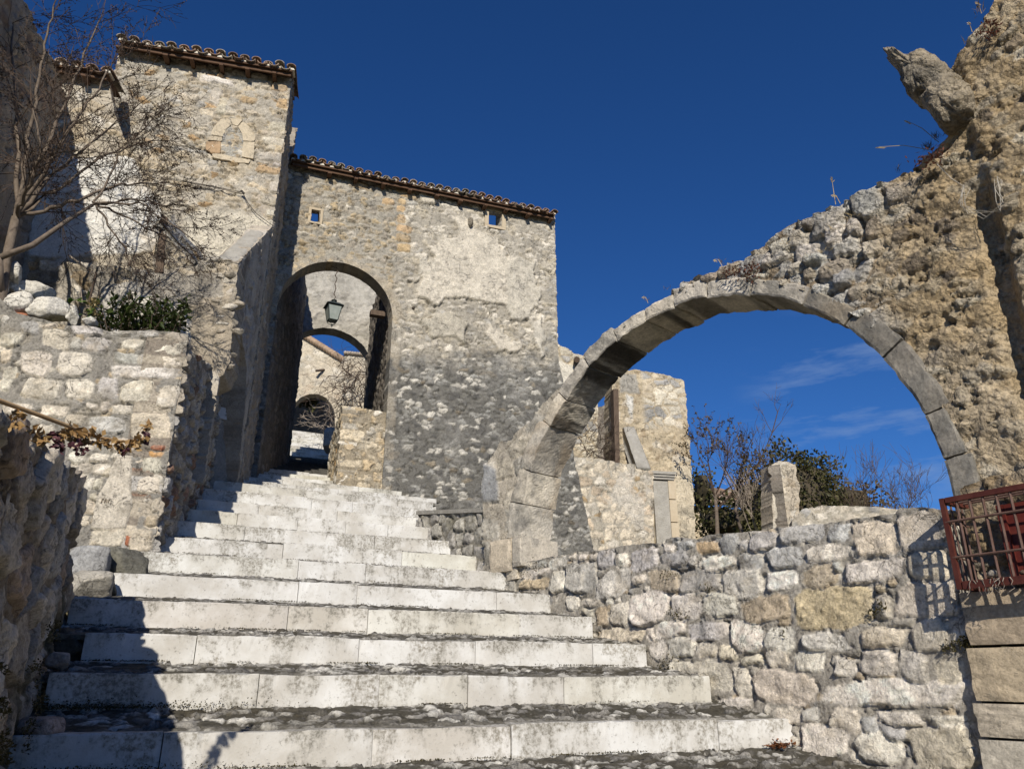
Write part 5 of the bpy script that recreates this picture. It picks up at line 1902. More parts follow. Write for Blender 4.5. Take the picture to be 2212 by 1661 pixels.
# walled-up pointed window
zq = lambda p: (432 + p[0] * .10157, 241.9 + p[1] * .10157)
inf = masonry(0.12, 0.07, [(2, WH), (1, TA), (1, GR)], (0.40, 0.38, 0.33), 105, prot=0.025, joint=0.012, bev=0.02, rough=0.012, drop=0.35)
bw = sheet('blocked_window', tower.moved(-0.028), tower.poly([zq(p) for p in ((470, 640), (500, 500), (560, 410), (670, 300), (720, 290), (810, 350), (890, 480), (935, 640), (905, 1000), (440, 960))]), two(inf), 0.014, 0.03, 'stone', tw, seed=43)
for q, ply in enumerate((((250, 530), (240, 480), (300, 360), (450, 190), (600, 170), (675, 300), (560, 405), (495, 555)), ((640, 170), (910, 200), (800, 335), (700, 300)),
                         ((920, 235), (1060, 360), (1180, 600), (1150, 655), (930, 645), (890, 480), (812, 345)), ((930, 665), (1165, 680), (1140, 1030), (890, 990), (910, 800)),
                         ((220, 545), (480, 572), (465, 655), (180, 630)), ((130, 662), (450, 665), (435, 915), (250, 910), (130, 830)), ((270, 925), (450, 925), (690, 985), (1080, 1060), (1040, 1125), (800, 1110), (270, 1000)))):
    cl = (0.53, 0.455, 0.335) if q != 5 else (0.40, 0.28, 0.17)

    def ft_(u, v, cl=cl, q=q):
        f1 = fbm(u / 0.12, v / 0.12, 200 + q, 4)
        return 0.006 * f1, np.asarray(cl) * (1 + 0.10 * f1 + 0.06 * fbm(u / 0.03, v / 0.03, 7, 3))[..., None]

    sheet('frame_block', tower.moved(-0.042), tower.poly([zq(p) for p in ply]), ft_, 0.02, 0.06, 'plaster', bw, ragged=(0.006, 0.05), seed=50 + q)
# cable across the tower face
cb = MB()
for dx in (0, 2.5):
    cb.tube([tower.moved(-0.08).hit(x, y + dx * (1 + 0.4 * math.sin(x / 9))) for x, y in ((300, 372), (350, 383), (395, 391), (440, 399), (485, 408), (524, 416))], 0.006, 4)
cb.tube([tower.moved(-0.07).hit(x, y) for x, y in ((524, 416), (535, 438), (552, 460), (570, 474), (590, 488))], 0.006, 4)
cb.tube([tower.moved(-0.10).hit(521, 412), tower.moved(-0.10).hit(527, 419)], 0.02, 5)
tag(cb.build('cable', 'wire'), 'thin dark cable strung across the tower face below the walled up window', 'cable')

# ------------------------------------------------------------------ gatehouse
gate = thing('gatehouse', 'stone gatehouse wall with a round archway, tiled eave and two tiny square windows', 'gatehouse', main.pt(main.uv(1000, 1080)[0], 3.0))
uML, uMR = main.uv(612, 400)[0] - 0.25, main.uv(1198, 480)[0]
zEm = (main.uv(640, 345)[1] + main.uv(1196, 462)[1]) / 2
uAL, uAR = main.uv(594, 700)[0], main.uv(847, 700)[0]
AC, AR_ = (uAL + uAR) / 2, (uAR - uAL) / 2
zAC = main.uv(716, 567)[1]
zAS = zAC - AR_ * 0.98
zlow = lambda u: main.uv(840, 768)[1] + (u - uAR) / (uMR - uAR) * (main.uv(1203, 778)[1] - main.uv(840, 768)[1])
mL = masonry(0.16, 0.085, [(4, (0.42, 0.36, 0.27)), (3, (0.38, 0.34, 0.28)), (2, (0.48, 0.39, 0.26)), (1, WH)], (0.36, 0.335, 0.285), 111, prot=0.032, joint=0.014, bev=0.028, rough=0.018, warp=0.5, drop=0.3, mrough=0.02, pit=0.038, crev=0.04)
mR = masonry(0.19, 0.115, [(4, WH), (3, (0.50, 0.45, 0.36)), (1, (0.42, 0.4, 0.36))], (0.38, 0.35, 0.295), 112, prot=0.028, joint=0.02, bev=0.028, rough=0.016, warp=0.5, drop=0.25, mrough=0.016, pit=0.035, crev=0.04)
mD = masonry(0.15, 0.085, [(4, (0.19, 0.185, 0.17)), (3, (0.13, 0.127, 0.12)), (3.5, (0.29, 0.285, 0.265)), (3.4, (0.53, 0.505, 0.45)), (1, (0.22, 0.19, 0.145))], (0.15, 0.145, 0.132), 113, prot=0.022, joint=0.012, bev=0.028, rough=0.012,
             warp=0.5, drop=0.25, mrough=0.014)
usplit = main.uv(862, 520)[0]
mt_ = blend(two(mL), two(mR), lambda u, v: sm(-0.12, 0.12, u - usplit + 0.15 * fbm(u / .3, v / .3, 3, 3)))
mst = [(858, 408, 898, 428, 'o'), (860, 430, 876, 443, 'o'), (857, 446, 875, 460, 'o'), (858, 464, 876, 482, 'o'), (856, 488, 890, 502, 'o'), (855, 507, 888, 523, 'o'), (856, 526, 888, 545, 'o'), (913, 418, 950, 440, 'w'),
       (826, 430, 852, 442, 'o'), (762, 395, 795, 408, 'o'), (1165, 560, 1196, 585, 'c'), (1160, 470, 1192, 485, 'c')]
mt_ = explicit(to_uv_stones(main, mst), (lambda f: (lambda u, v: f(u, v) + (None,)))(mt_), 15, prot=0.022, bev=0.02, rough=0.008, warp=0.02)
for q, (ply, cl) in enumerate((([(905, 640), (905, 585), (930, 560), (920, 535), (950, 520), (985, 505), (985, 470), (1003, 462), (1012, 490), (1040, 505), (1075, 515), (1090, 545), (1128, 570), (1140, 585), (1148, 610),
                                 (1125, 628), (1128, 655), (1105, 668), (1050, 655), (1000, 648), (930, 658)], (0.61, 0.56, 0.47)), ([(1048, 722), (1060, 706), (1090, 712), (1105, 738), (1128, 745), (1110, 766), (1075, 762)], (0.60, 0.55, 0.46)),
                                ([(1150, 700), (1165, 690), (1172, 720), (1170, 764), (1155, 745)], (0.58, 0.54, 0.46)), ([(905, 560), (930, 545), (915, 590), (900, 610)], (0.58, 0.54, 0.46)), ([(895, 690), (960, 680), (1010, 700), (1000, 735), (930, 730)], (0.50, 0.46, 0.38)), ([(1090, 560), (1150, 570), (1170, 640), (1140, 690), (1100, 690)], (0.55, 0.51, 0.43)), ([(905, 425), (950, 420), (948, 440), (915, 442)], (0.6, 0.55, 0.46)))):
    mt_ = overlay(mt_, main, ply, cl, 60 + q, 0.18, 0.35, 0.010, 0.062)
mt_ = stain(mt_, (0.30, 0.255, 0.20), 66, 0.3, 0.15, 0.4, 0.6, where=lambda u, v: sm(0.5, 0.1, np.hypot(u - main.uv(1075, 620)[0], (v - main.uv(1075, 620)[1]) * 1.6)), stretch=0.5)
mt_ = blend(mt_, two(mD), lambda u, v: sm(0.30, -0.30, v - zlow(u) + 0.55 * fbm(u / 0.6, v / 0.45, 8, 6, 0.68)))
# scatter of darker lichen above the line and pale scars below it
mt_ = stain(mt_, (0.20, 0.195, 0.18), 67, 0.6, 0.05, 0.4, 0.5, where=lambda u, v: sm(1.1, 0.0, v - zlow(u)))
mt_ = stain(mt_, (0.34, 0.33, 0.305), 68, 0.45, 0.2, 0.4, 0.45, where=lambda u, v: sm(0.3, -0.2, v - zlow(u)))


def arch_trim(f):
    def g(u, v):
        h, c = f(u, v)
        r = np.where(v > zAS, np.hypot(u - AC, v - zAS), np.abs(u - AC))
        w = 0.16 + 0.10 * fbm(u / 0.3, v / 0.3, 12, 3)
        m = sm(0.02, -0.02, r - AR_ - w) * sm(zAS - 0.1, zAS + 0.15, v)
        c2 = np.array([0.47, 0.405, 0.305]) * (1 + 0.12 * fbm(u / .1, v / .1, 9, 4))[..., None]
        q2 = sm(0.01, -0.01, u - uAR - 0.17) * sm(zAS, zAS - 0.1, v) * sm(uAR - 0.1, uAR, u)
        m = np.maximum(m, 0.6 * q2)
        return h * (1 - m) + m * 0.02, lerp(c, c2, m * 0.6 * sm(-0.35, 0.15, fbm(u / .25, v / .25, 19, 4)))

    return g


mt_ = arch_trim(mt_)
wa = [main.uv(*p) for p in ((673, 456), (690, 458), (690, 481), (672, 480))]
wb = [main.uv(*p) for p in ((1055, 459), (1083, 462), (1082, 489), (1055, 487))]
h_arch = arch_poly(AC, AR_, zAS, 1.0)


def lift(u, v):
    o = np.zeros(u.shape)
    for w in (wa, wb):
        c = np.mean(w, 0)
        near = (np.abs(u - c[0]) < 0.35) & (np.abs(v - c[1]) < 0.35)
        o = np.where(near & (v > c[1] + 0.02), 0.17, np.where(near, 0.10, o))
    return o


mr = main.poly([(1198, 470), (1200, 560), (1203, 680), (1206, 775), (1222, 850), (1240, 985), (1262, 1090), (1285, 1200)])
mpoly = [(uML, 2.3), (uML, zEm), (uMR, zEm)] + mr[1:] + [(mr[-1][0] + 0.1, 1.4), (uAR + 0.3, 1.9)]
sheet('front_wall', main, mpoly, mt_, 0.021, 0.36, 'stone', gate, holes=[h_arch, wa, wb], ragged=(0.015, 0.2), seed=61, hole_lift=lift)
zTm = (main.moved(-0.26).uv(632, 336)[1] + main.moved(-0.26).uv(1198, 456)[1]) / 2 - 0.085
tile_roof(gate, main, main.moved(-0.2).uv(634, 340)[0], main.moved(-0.24).uv(1198, 456)[0], zTm, 0.26, 0.75, 14, 0.178,
          [main.uv(623 + x * .2656, 303 + y * .2656)[0] for x, y in ((340, 190), (550, 245), (768, 300), (980, 345), (1197, 380), (1385, 420), (1583, 465), (1750, 500), (1928, 540), (2110, 578))], 9)
# window surrounds
for nm, w, off in (('window_frame', wa, 0.05), ('window_frame', wb, 0.085)):
    w = np.array(w)
    ua_, ub_ = w[:, 0].min(), w[:, 0].max()
    za_, zb2 = w[:, 1].min(), w[:, 1].max()
    fm = MB()
    for (x0, x1, y0, y1) in ((ua_ - off, ub_ + off, zb2 + 0.004, zb2 + off), (ua_ - off, ub_ + off, za_ - off * 0.7, za_ - 0.004), (ua_ - off, ua_ - 0.004, za_ - 0.002, zb2 + 0.002), (ub_ + 0.004, ub_ + off, za_ - 0.002, zb2 + 0.002)):
        fm.box(main.pt((x0 + x1) / 2, (y0 + y1) / 2, 0.012), main.U * (x1 - x0) / 2, main.N * 0.03, Z3 * (y1 - y0) / 2)
    fm.build(nm, plain_mat('tan_frame_stone', (0.50, 0.42, 0.30), (0.44, 0.37, 0.27), 9), gate)
rock('putlog_stone_or_hole', main.pt(main.uv(1014, 486)[0], main.uv(1014, 486)[1], 0.07), (0.075, 0.12, 0.12), 7, (0.30, 0.265, 0.21), 'rough', gate, 0.3)
rock('putlog_stone_or_hole', main.pt(main.uv(893, 666)[0], main.uv(893, 666)[1], 0.0), (0.035, 0.04, 0.05), 9, (0.10, 0.085, 0.07), 'rough', gate, 0.3)  # near-black lump painted as the shade inside a small hole
# inner gate wall with its own arch and deep vault
uiL, uiR = inner.uv(604, 775)[0], inner.uv(808, 800)[0]
IC, IR = (uiL + uiR) / 2, (uiR - uiL) / 2
izC = inner.uv(702, 712)[1]
izS = izC - IR * 0.95
iA = masonry(0.4, 0.3, [(2, (0.42, 0.40, 0.355)), (1, (0.38, 0.36, 0.32))], (0.41, 0.39, 0.345), 121, prot=0.02, joint=0.01, bev=0.05, rough=0.022, warp=0.6, drop=0.5, mrough=0.022)
iA = stain(two(iA), (0.28, 0.26, 0.225), 8, 0.5, 0.1, 0.45, 0.4)
sheet('inner_wall', inner, [(uiL - 0.6, 3.5), (uiL - 0.6, 10.6), (inner.uv(850, 700)[0] + 0.6, 10.6), (inner.uv(850, 700)[0] + 0.6, 3.5)], iA, 0.03, 0.45, 'plaster', gate, holes=[arch_poly(IC, IR, izS, 2.0)], seed=62)
lc = Plane(101.5, p=main.pt(uAL, 0, -0.2)[:2])
ul = lc.u_of(*main.pt(uAL, 0, -0.2)[:2])
cA = masonry(0.26, 0.17, [(2, (0.23, 0.20, 0.165)), (1, (0.18, 0.16, 0.135)), (1, (0.29, 0.26, 0.22))], (0.18, 0.16, 0.135), 122, prot=0.03, joint=0.014, bev=0.03, rough=0.018, drop=0.2)  # stone tone darkened to stand in for the shade of court and porch
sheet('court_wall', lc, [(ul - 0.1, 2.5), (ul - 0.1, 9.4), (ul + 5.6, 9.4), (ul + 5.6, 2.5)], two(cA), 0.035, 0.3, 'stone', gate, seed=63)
rc = Plane(-74.5, p=main.pt(uAR + 0.015, 0, -0.37)[:2])
urc = rc.u_of(*main.pt(uAR + 0.015, 0, -0.37)[:2])
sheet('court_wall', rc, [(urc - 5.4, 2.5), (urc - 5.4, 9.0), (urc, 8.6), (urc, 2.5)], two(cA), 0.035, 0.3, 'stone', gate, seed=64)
bm_ = MB()
bm_.box(main.pt(main.uv(826, 655)[0], main.uv(826, 655)[1], -0.5), main.U * 0.14, main.N * 0.07, Z3 * 0.05)
bm_.build('beam_end', 'wood', gate)

# low wall inside the arch
lw_ = thing('low_gate_wall', 'waist high wall of cream stones in thick mortar under the gate arch', 'wall', main.pt(main.uv(780, 1060)[0], 3.0))
lA = masonry(0.19, 0.17, [(4, (0.60, 0.52, 0.39)), (2, (0.55, 0.44, 0.29)), (2, WH), (0.6, (0.5, 0.33, 0.16))], (0.31, 0.265, 0.195), 131, prot=0.028, joint=0.026, bev=0.022, rough=0.010, warp=0.5, drop=0.12, wvar=0.25, jit=0.42)
lA = stain(two(lA), (0.42, 0.385, 0.32), 5, 0.35, 0.1, 0.35, 0.6)
lA = stain(lA, (0.25, 0.235, 0.205), 7, 0.3, 0.0, 0.3, 0.6, where=lambda u, v: sm(main.uv(780, 930)[1], main.uv(780, 885)[1], v))
lp = main.moved(0.03)
l0, l1 = lp.uv(733, 960)[0], lp.uv(833, 960)[0]
sheet('front_face', lp, [(l0, 2.4), (l0, lp.uv(735, 876)[1]), (l1, lp.uv(832, 890)[1]), (l1, 2.4)], lA, 0.013, 0.04, 'stone', lw_, ragged=(0.015, 0.1), seed=71)
lside = Plane(-72, p=lp.pt(l0, 0)[:2])
uls = lside.u_of(*lp.pt(l0, 0)[:2])
zt_ = lp.uv(735, 876)[1]
sheet('side_face', lside, [(uls - 2.1, 2.6), (uls - 2.1, zt_ - 0.1), (uls, zt_), (uls, 2.4)], lA, 0.02, 0.3, 'stone', lw_, ragged=(0.015, 0.1), seed=72)
tpm = MB()
tpm.hexa([lp.pt(l0, zt_ - .06, -.02), lp.pt(l1, zt_ - .08, -.02), lp.pt(l1, zt_ - .16, -2), lp.pt(l0 + 0.06, zt_ - .16, -2)], [lp.pt(l0, zt_ - .01, -.02), lp.pt(l1, zt_ - .03, -.02), lp.pt(l1, zt_ - .11, -2), lp.pt(l0 + 0.06, zt_ - .11, -2)])
tpm.build('capping', 'coping', lw_)

# lantern
LY = main.hit(718, 680)[1] + 0.12
lan = thing('street_lantern', 'old four sided street lantern with frosted panes hung from the gate arch', 'lantern', at(718, 706, LY))
lc_ = at(719, 681, LY)
px_m = np.linalg.norm(at(740, 681, LY) - at(700, 681, LY)) / 40
hw_t, hw_b = 0.125, 0.078
zt2, zb3 = at(719, 664, LY)[2], at(719, 693, LY)[2]
ang = R(28)
ex, ey = np.array([math.cos(ang), math.sin(ang), 0]), np.array([-math.sin(ang), math.cos(ang), 0])
cor = [(-1, -1), (1, -1), (1, 1), (-1, 1)]
b4 = [np.array([lc_[0], LY, zb3]) + ex * a * hw_b + ey * b * hw_b for a, b in cor]
t4 = [np.array([lc_[0], LY, zt2]) + ex * a * hw_t + ey * b * hw_t for a, b in cor]
fm = MB()
for q in range(4):
    fm.bar(b4[q], t4[q], 0.009, 4)
    fm.bar(b4[q], b4[(q + 1) % 4], 0.008, 4)
    fm.bar(t4[q], t4[(q + 1) % 4], 0.012, 4)
fm.build('frame', 'black', lan)
for q in range(4):
    g = MB()
    a, b, c, d = b4[q], b4[(q + 1) % 4], t4[(q + 1) % 4], t4[q]
    nn = np.cross(b - a, d - a)
    nn /= np.linalg.norm(nn)
    g.hexa([a, b, b - nn * .004, a - nn * .004], [d, c, c - nn * .004, d - nn * .004])
    g.build('pane', 'glass', lan)
cpn = MB()
ctr = np.array([lc_[0], LY, 0])
o4 = [ctr + Z3 * (zt2 + .01) + ex * a * .16 + ey * b * .16 for a, b in cor]
i4 = [ctr + Z3 * (zt2 + .075) + ex * a * .085 + ey * b * .085 for a, b in cor]
j4 = [ctr + Z3 * (zt2 + .10) + ex * a * .03 + ey * b * .03 for a, b in cor]
cpn.hexa(o4, i4)
cpn.hexa(i4, j4)
cpn.tube([ctr + Z3 * (zt2 + k) for k in (.10, .125, .13, .145, .15, .165)], [.03, .035, .055, .05, .022, .012], 10)
cpn.build('cap', 'black', lan)
bt = MB()
for q in range(4):
    p0 = b4[q]
    bt.tube([p0, p0 - Z3 * .03 + (ctr + Z3 * p0[2] - p0) * .1, ctr + Z3 * (zb3 - .075) + (p0 - ctr - Z3 * p0[2]) * .25, ctr + Z3 * (zb3 - .085)], .006, 4)
bt.tube([ctr + Z3 * (zb3 - .07), ctr + Z3 * (zb3 - .09), ctr + Z3 * (zb3 - .10), ctr + Z3 * (zb3 - .135)], [.015, .022, .012, .004], 8)
bt.build('scroll', 'black', lan)
ch = MB()
ztp = main.pt(AC, zAC, -.15)
pts = [ctr + Z3 * (zt2 + .16)]
tgt = np.array([at(727, 592, LY)[0], LY, ztp[2] - 0.02])
for k in range(1, 13):
    t = k / 12
    p = pts[0] * (1 - t) + tgt * t
    pts.append(p + np.array([0.018 * math.sin(k * 1.9), 0.01 * math.cos(k * 2.3), 0]))
ch.tube(pts, 0.007, 4)
ch.tube([p + np.array([0.012 * math.sin(i * 2.6), 0, 0]) for i, p in enumerate(pts)], 0.005, 4)
ch.tube([tgt, tgt + np.array([-.05, 0, .0]), tgt + np.array([-.13, 0, .04]), tgt + np.array([-.12, 0, .09])], 0.006, 4)
ch.build('cable', 'barkd', lan)

# ------------------------------------------------------------------ white plastered gable wall left of the tower
gab = thing('plastered_gable', 'ruined gable wall with bright white plaster and a sloping broken top, left of the tower', 'wall', wht.pt(wht.uv(250, 560)[0], 3.4))
wt1 = masonry(0.25, 0.15, [(3, (0.50, 0.42, 0.30)), (2, (0.44, 0.39, 0.31)), (1, WH)], (0.42, 0.375, 0.30), 141, prot=0.03, joint=0.014, bev=0.03, rough=0.014, warp=0.5, drop=0.3)
wt1 = overlay(two(wt1), wht, [(60, 330), (180, 345), (250, 335), (290, 345), (350, 455), (350, 500), (330, 545), (60, 560)], (0.70, 0.685, 0.64), 3, 0.08, 0.3, lift=0.02)
wt1 = stain(wt1, (0.46, 0.38, 0.27), 9, 0.4, 0.15, 0.45, 0.5)
wpx = [(30, 900), (30, 160), (120, 138), (160, 148), (215, 168), (234, 176), (243, 215), (252, 262), (270, 300), (290, 340), (312, 385), (335, 425), (350, 462), (345, 520), (338, 600), (338, 900)]
sheet('wall_face', wht, wht.poly(wpx), wt1, 0.018, 0.4, 'plaster', gab, ragged=(0.02, 0.15), seed=81)
ps = MB()
pw_ = rub.moved(-0.03)
p_ = [pw_.hit(*k) for k in ((334, 588), (352, 588), (362, 470), (348, 462))]
ps.hexa([p_[0], p_[1], p_[1] - pw_.N * .12, p_[0] - pw_.N * .12], [p_[3], p_[2], p_[2] - pw_.N * .12, p_[3] - pw_.N * .12])
ps.build('door_post', 'wood', gab)
if False:
    slope_slab('coping', wht.moved(-0.05).hit(236, 180), wht.moved(0.3).hit(246, 176), wht.moved(0.3).hit(360, 462), wht.moved(-0.05).hit(350, 466), 0.08, gab, seed=9, n=(6, 40))
z8 = wht.moved(-0.2).uv(190, 140)[1] - 0.08
tile_roof(gab, wht, wht.uv(110, 140)[0], wht.moved(-.2).uv(228, 165)[0], z8 - 0.05, 0.25, 0.8, 14, 0.185, [wht.uv(195, 160)[0]], 15)

# tall shaded wall at the far left edge
fl = Plane(104, p=wht.hit(92, 400)[:2])
u1_ = fl.u_of(*wht.hit(92, 400)[:2])
ft_ = fl.poly([(110, 130), (62, 42)])
fA = masonry(0.27, 0.16, [(3, (0.40, 0.33, 0.25)), (2, (0.34, 0.30, 0.25)), (1, (0.30, 0.22, 0.16))], (0.34, 0.285, 0.22), 151, prot=0.035, joint=0.014, bev=0.03, rough=0.02, warp=0.5, drop=0.3)
zt9 = (ft_[0][1] + ft_[1][1]) / 2
flo = sheet('house_wall', fl, [(u1_ - 5.0, 2.6), (u1_ - 5.0, zt9), (u1_ + 0.45, zt9 + 0.05), (u1_ + 0.45, 2.6)], stain(two(fA), (0.15, 0.12, 0.09), 8, 0.6, 0.1, 0.45, 0.5), 0.03, 0.4, 'plaster', None, ragged=(0.04, 0.3), seed=82)
tag(flo, 'high shaded house wall at the far left edge behind the bare tree', 'wall')

# ------------------------------------------------------------------ bare tree on the terrace
tree = thing('bare_tree', 'bare thorny tree with grey trunk and dense dark twigs on the terrace at left', 'tree', at(4, 640, 7.1))
rn = random.Random(22)
tk, tw_ = MB(), MB()
base = at(2, 640, 7.1)
fork = at(34, 470, 7.15)
tk.tube([base - Z3 * 0.25, base, at(14, 560, 7.12), fork], [0.07, 0.058, 0.048, 0.042], 8)


def bud(p, rn):
    if rn.random() < 0.45:
        tw_.leaf(p, (rn.gauss(0, 1), rn.gauss(0, 1), rn.gauss(0, 1)), (rn.gauss(0, 1), 0.3, 1), 0.022, 0.014)


def limb(pts, r0, r1, lvl, ln, n, rnk):
    P = [np.asarray(p) for p in pts]
    dense = []
    for i in range(len(P) - 1):
        m = 6
        for k in range(m):
            t = k / m
            dense.append(P[i] * (1 - t) + P[i + 1] * t + np.array([rn.gauss(0, .012), rn.gauss(0, .012), rn.gauss(0, .012)]))
    dense.append(P[-1])
    N_ = len(dense)
    rad = [r0 + (r1 - r0) * i / (N_ - 1) for i in range(N_)]
    tk.tube(dense, rad, 6, caps=False)
    for q in range(n):
        i = rn.randint(N_ // 6, N_ - 1)
        d = dense[i] - dense[max(0, i - 2)]
        d = d / (np.linalg.norm(d) + 1e-9)
        sd_ = np.array([rn.gauss(0.25, 0.8), rn.gauss(0, 0.6), rn.gauss(0.05, 0.8)])
        grow(tw_, dense[i], d * 0.8 + sd_ * 0.8, ln * rn.uniform(0.5, 1.1), max(0.004, rad[i] * 0.4), lvl, rn, 0.10, (1, 3), 0.62, -0.01, 0.0032, 5, (0.4, 1.0), bud)
    grow(tw_, dense[-1], dense[-1] - dense[-3], ln * 0.7, r1, lvl, rn, 0.10, (2, 3), 0.6, -0.02, 0.0032, 5, (0.3, 0.9), bud)


LB = [[fork, at(95, 330, 7.2), at(150, 190, 7.3), at(212, 50, 7.4)],
      [fork, at(60, 300, 7.0), at(90, 140, 6.9), at(115, 15, 6.8)],
      [fork, at(40, 300, 7.2), at(30, 150, 7.3), at(20, 30, 7.4)],
      [fork, at(120, 370, 7.3), at(220, 290, 7.6), at(290, 235, 7.8)],
      [fork, at(130, 405, 7.4), at(230, 330, 7.7), at(325, 305, 7.9)],
      [fork, at(150, 440, 7.3), at(260, 400, 7.6), at(350, 395, 7.9)],
      [fork, at(120, 330, 6.9), at(180, 240, 6.9), at(240, 150, 7.0)],
      [fork, at(60, 400, 6.8), at(90, 330, 6.6), at(70, 230, 6.5)]]
for q, pts in enumerate(LB):
    limb(pts, 0.030 if q < 4 else 0.024, 0.008, 3, 0.56, 13, rn)
low = [at(0, 556, 6.9), at(70, 530, 7.0), at(150, 474, 7.2), at(205, 440, 7.4)]
tk.tube(low, [0.032, 0.03, 0.025, 0.016], 6)
tk.tube([base, at(0, 556, 6.9)], [0.04, 0.03], 6)
for pts in ([low[-1], at(260, 330, 7.6), at(320, 270, 7.8)], [low[-1], at(280, 470, 7.6), at(385, 540, 7.8)], [low[-1], at(250, 510, 7.5), at(300, 590, 7.6)], [low[-1], at(290, 430, 7.6), at(390, 455, 7.8)],
            [low[-1], at(300, 440, 7.4), at(400, 505, 7.5)]):
    limb(pts, 0.014, 0.006, 3, 0.42, 9, rn)
tk.build('trunk', 'bark', tree, True)
tw_.build('twigs', 'barkd', tree)

# ------------------------------------------------------------------ plants on the terrace
rn = random.Random(31)
sh = thing('evergreen_shrub', 'dark green glossy leaved shrub on the terrace behind the wall top', 'shrub', at(255, 720, 7.8))
sm1, sm2 = MB(), MB()
for q in range(75):
    x0 = rn.uniform(225, 385)
    a = at(x0, 735, rn.uniform(7.6, 8.1))
    tx, ty = x0 + rn.gauss(0, 45), rn.uniform(632, 705) + abs(x0 - 275) * 0.16
    b = at(np.clip(tx, 190, 405), ty, a[1] + rn.gauss(0, .12))
    m = (a + b) / 2 + Z3 * 0.06
    sm1.tube([a, m, b], [0.005, 0.004, 0.002], 4)
    for k in range(17):
        t = 0.25 + 0.75 * k / 16
        p = a * (1 - t) ** 2 + 2 * m * t * (1 - t) + b * t * t
        d = (b - a) * 0.4 + np.array([rn.gauss(0, .35), rn.gauss(0, .35), rn.gauss(-.05, .25)])
        sm2.leaf(p, d, (rn.gauss(0, .5), rn.gauss(0, .5), 1), rn.uniform(0.07, 0.11), 0.036)
sm1.build('stem', 'barkd', sh)
sm2.build('leaves', 'laurel', sh)
pl2 = thing('leafy_weed', 'bright green broad leaved weed with a pale dried flower head on the terrace', 'plant', at(175, 690, 7.6))
a1, a2 = MB(), MB()
for q in range(18):
    p = at(rn.uniform(150, 215), rn.uniform(648, 682), 7.6 + rn.gauss(0, .05))
    a1.leaf(p, (rn.gauss(0, 1), -0.4, rn.gauss(0.2, .5)), (0, -0.6, 1), 0.085, 0.075)
a1.build('leaves', 'fresh', pl2)
for q in range(60):
    p = at(204 + rn.gauss(0, 7), 660 + rn.gauss(0, 12), 7.55)
    a2.leaf(p, (rn.gauss(0, 1), rn.gauss(0, 1), rn.gauss(0, 1)), (0, 0.2, 1), 0.04, 0.022)
a2.build('flower_head', 'straw', pl2)
for q, (pts, w, m, lab) in enumerate(((((192, 655), (208, 588)), 0.013, 'barkd', 'upright dark stake standing among the terrace plants'),
                                     (((150, 553), (207, 594)), 0.013, 'barkp', 'pale slanting stick resting on the upright stake on the terrace'),
                                     (((178, 655), (174, 622)), 0.006, 'barkp', 'short dry stem beside the green weed'))):
    s_ = MB()
    s_.tube([at(*pts[0], 7.75), at(*pts[1], 7.8)], [w, w * 0.8], 6)
    tag(s_.build('stake', m), lab, 'stick')

# dry flower stalk hanging over the rubble wall
ds = thing('dried_stalk', 'dried flower stalk with withered dark blooms hanging across the left foreground', 'plant', at(0, 865, 1.95))
sp_ = [at(-160, 815, 1.75), at(-60, 845, 1.85), at(0, 866, 1.95), at(80, 895, 2.08), at(150, 921, 2.2), at(210, 944, 2.33), at(260, 953, 2.42), at(300, 955, 2.48), at(314, 940, 2.5), at(319, 915, 2.5)]
m0 = MB()
m0.tube(sp_, [.0075, .0075, .007, .0065, .006, .0055, .005, .004, .003, .002], 7)
m0.build('stem', 'stalk', ds, True)
lv, bl = MB(), MB()


def crumple(mb, c, r, n, sz):
    for q in range(n):
        d = np.array([rn.gauss(0, 1), rn.gauss(0, 1), rn.gauss(-0.5, 1)])
        mb.leaf(np.asarray(c) + np.array([rn.gauss(0, r * .4), rn.gauss(0, r * .4), rn.gauss(0, r * .5)]), d, (rn.gauss(0, 1), rn.gauss(0, 1), rn.gauss(0, 1)), sz * rn.uniform(.6, 1.3), sz * rn.uniform(.5, .9))


for (x, y) in ((35, 895), (30, 912), (78, 925), (88, 948), (135, 940), (150, 930), (160, 940), (175, 935), (200, 935), (215, 950), (235, 955), (255, 960), (270, 965), (285, 958), (300, 950), (185, 950), (320, 918)):
    i = min(range(len(sp_)), key=lambda k: abs(sp_[k][1] - (1.95 + (x / 320) * 0.55)))
    c = at(x, y, 1.95 + (x / 320) * 0.55)
    lv = MB()
    crumple(lv, c, 0.013, 15, 0.026)
    lv.build('leaf_cluster', 'dryleaf', ds)
for (x, y) in ((115, 940), (122, 955), (130, 965), (165, 965), (182, 968), (313, 935), (312, 950), (265, 975)):
    bl = MB()
    crumple(bl, at(x, y, 1.95 + (x / 320) * 0.55), 0.012, 16, 0.02)
    bl.build('bloom', 'wither', ds)

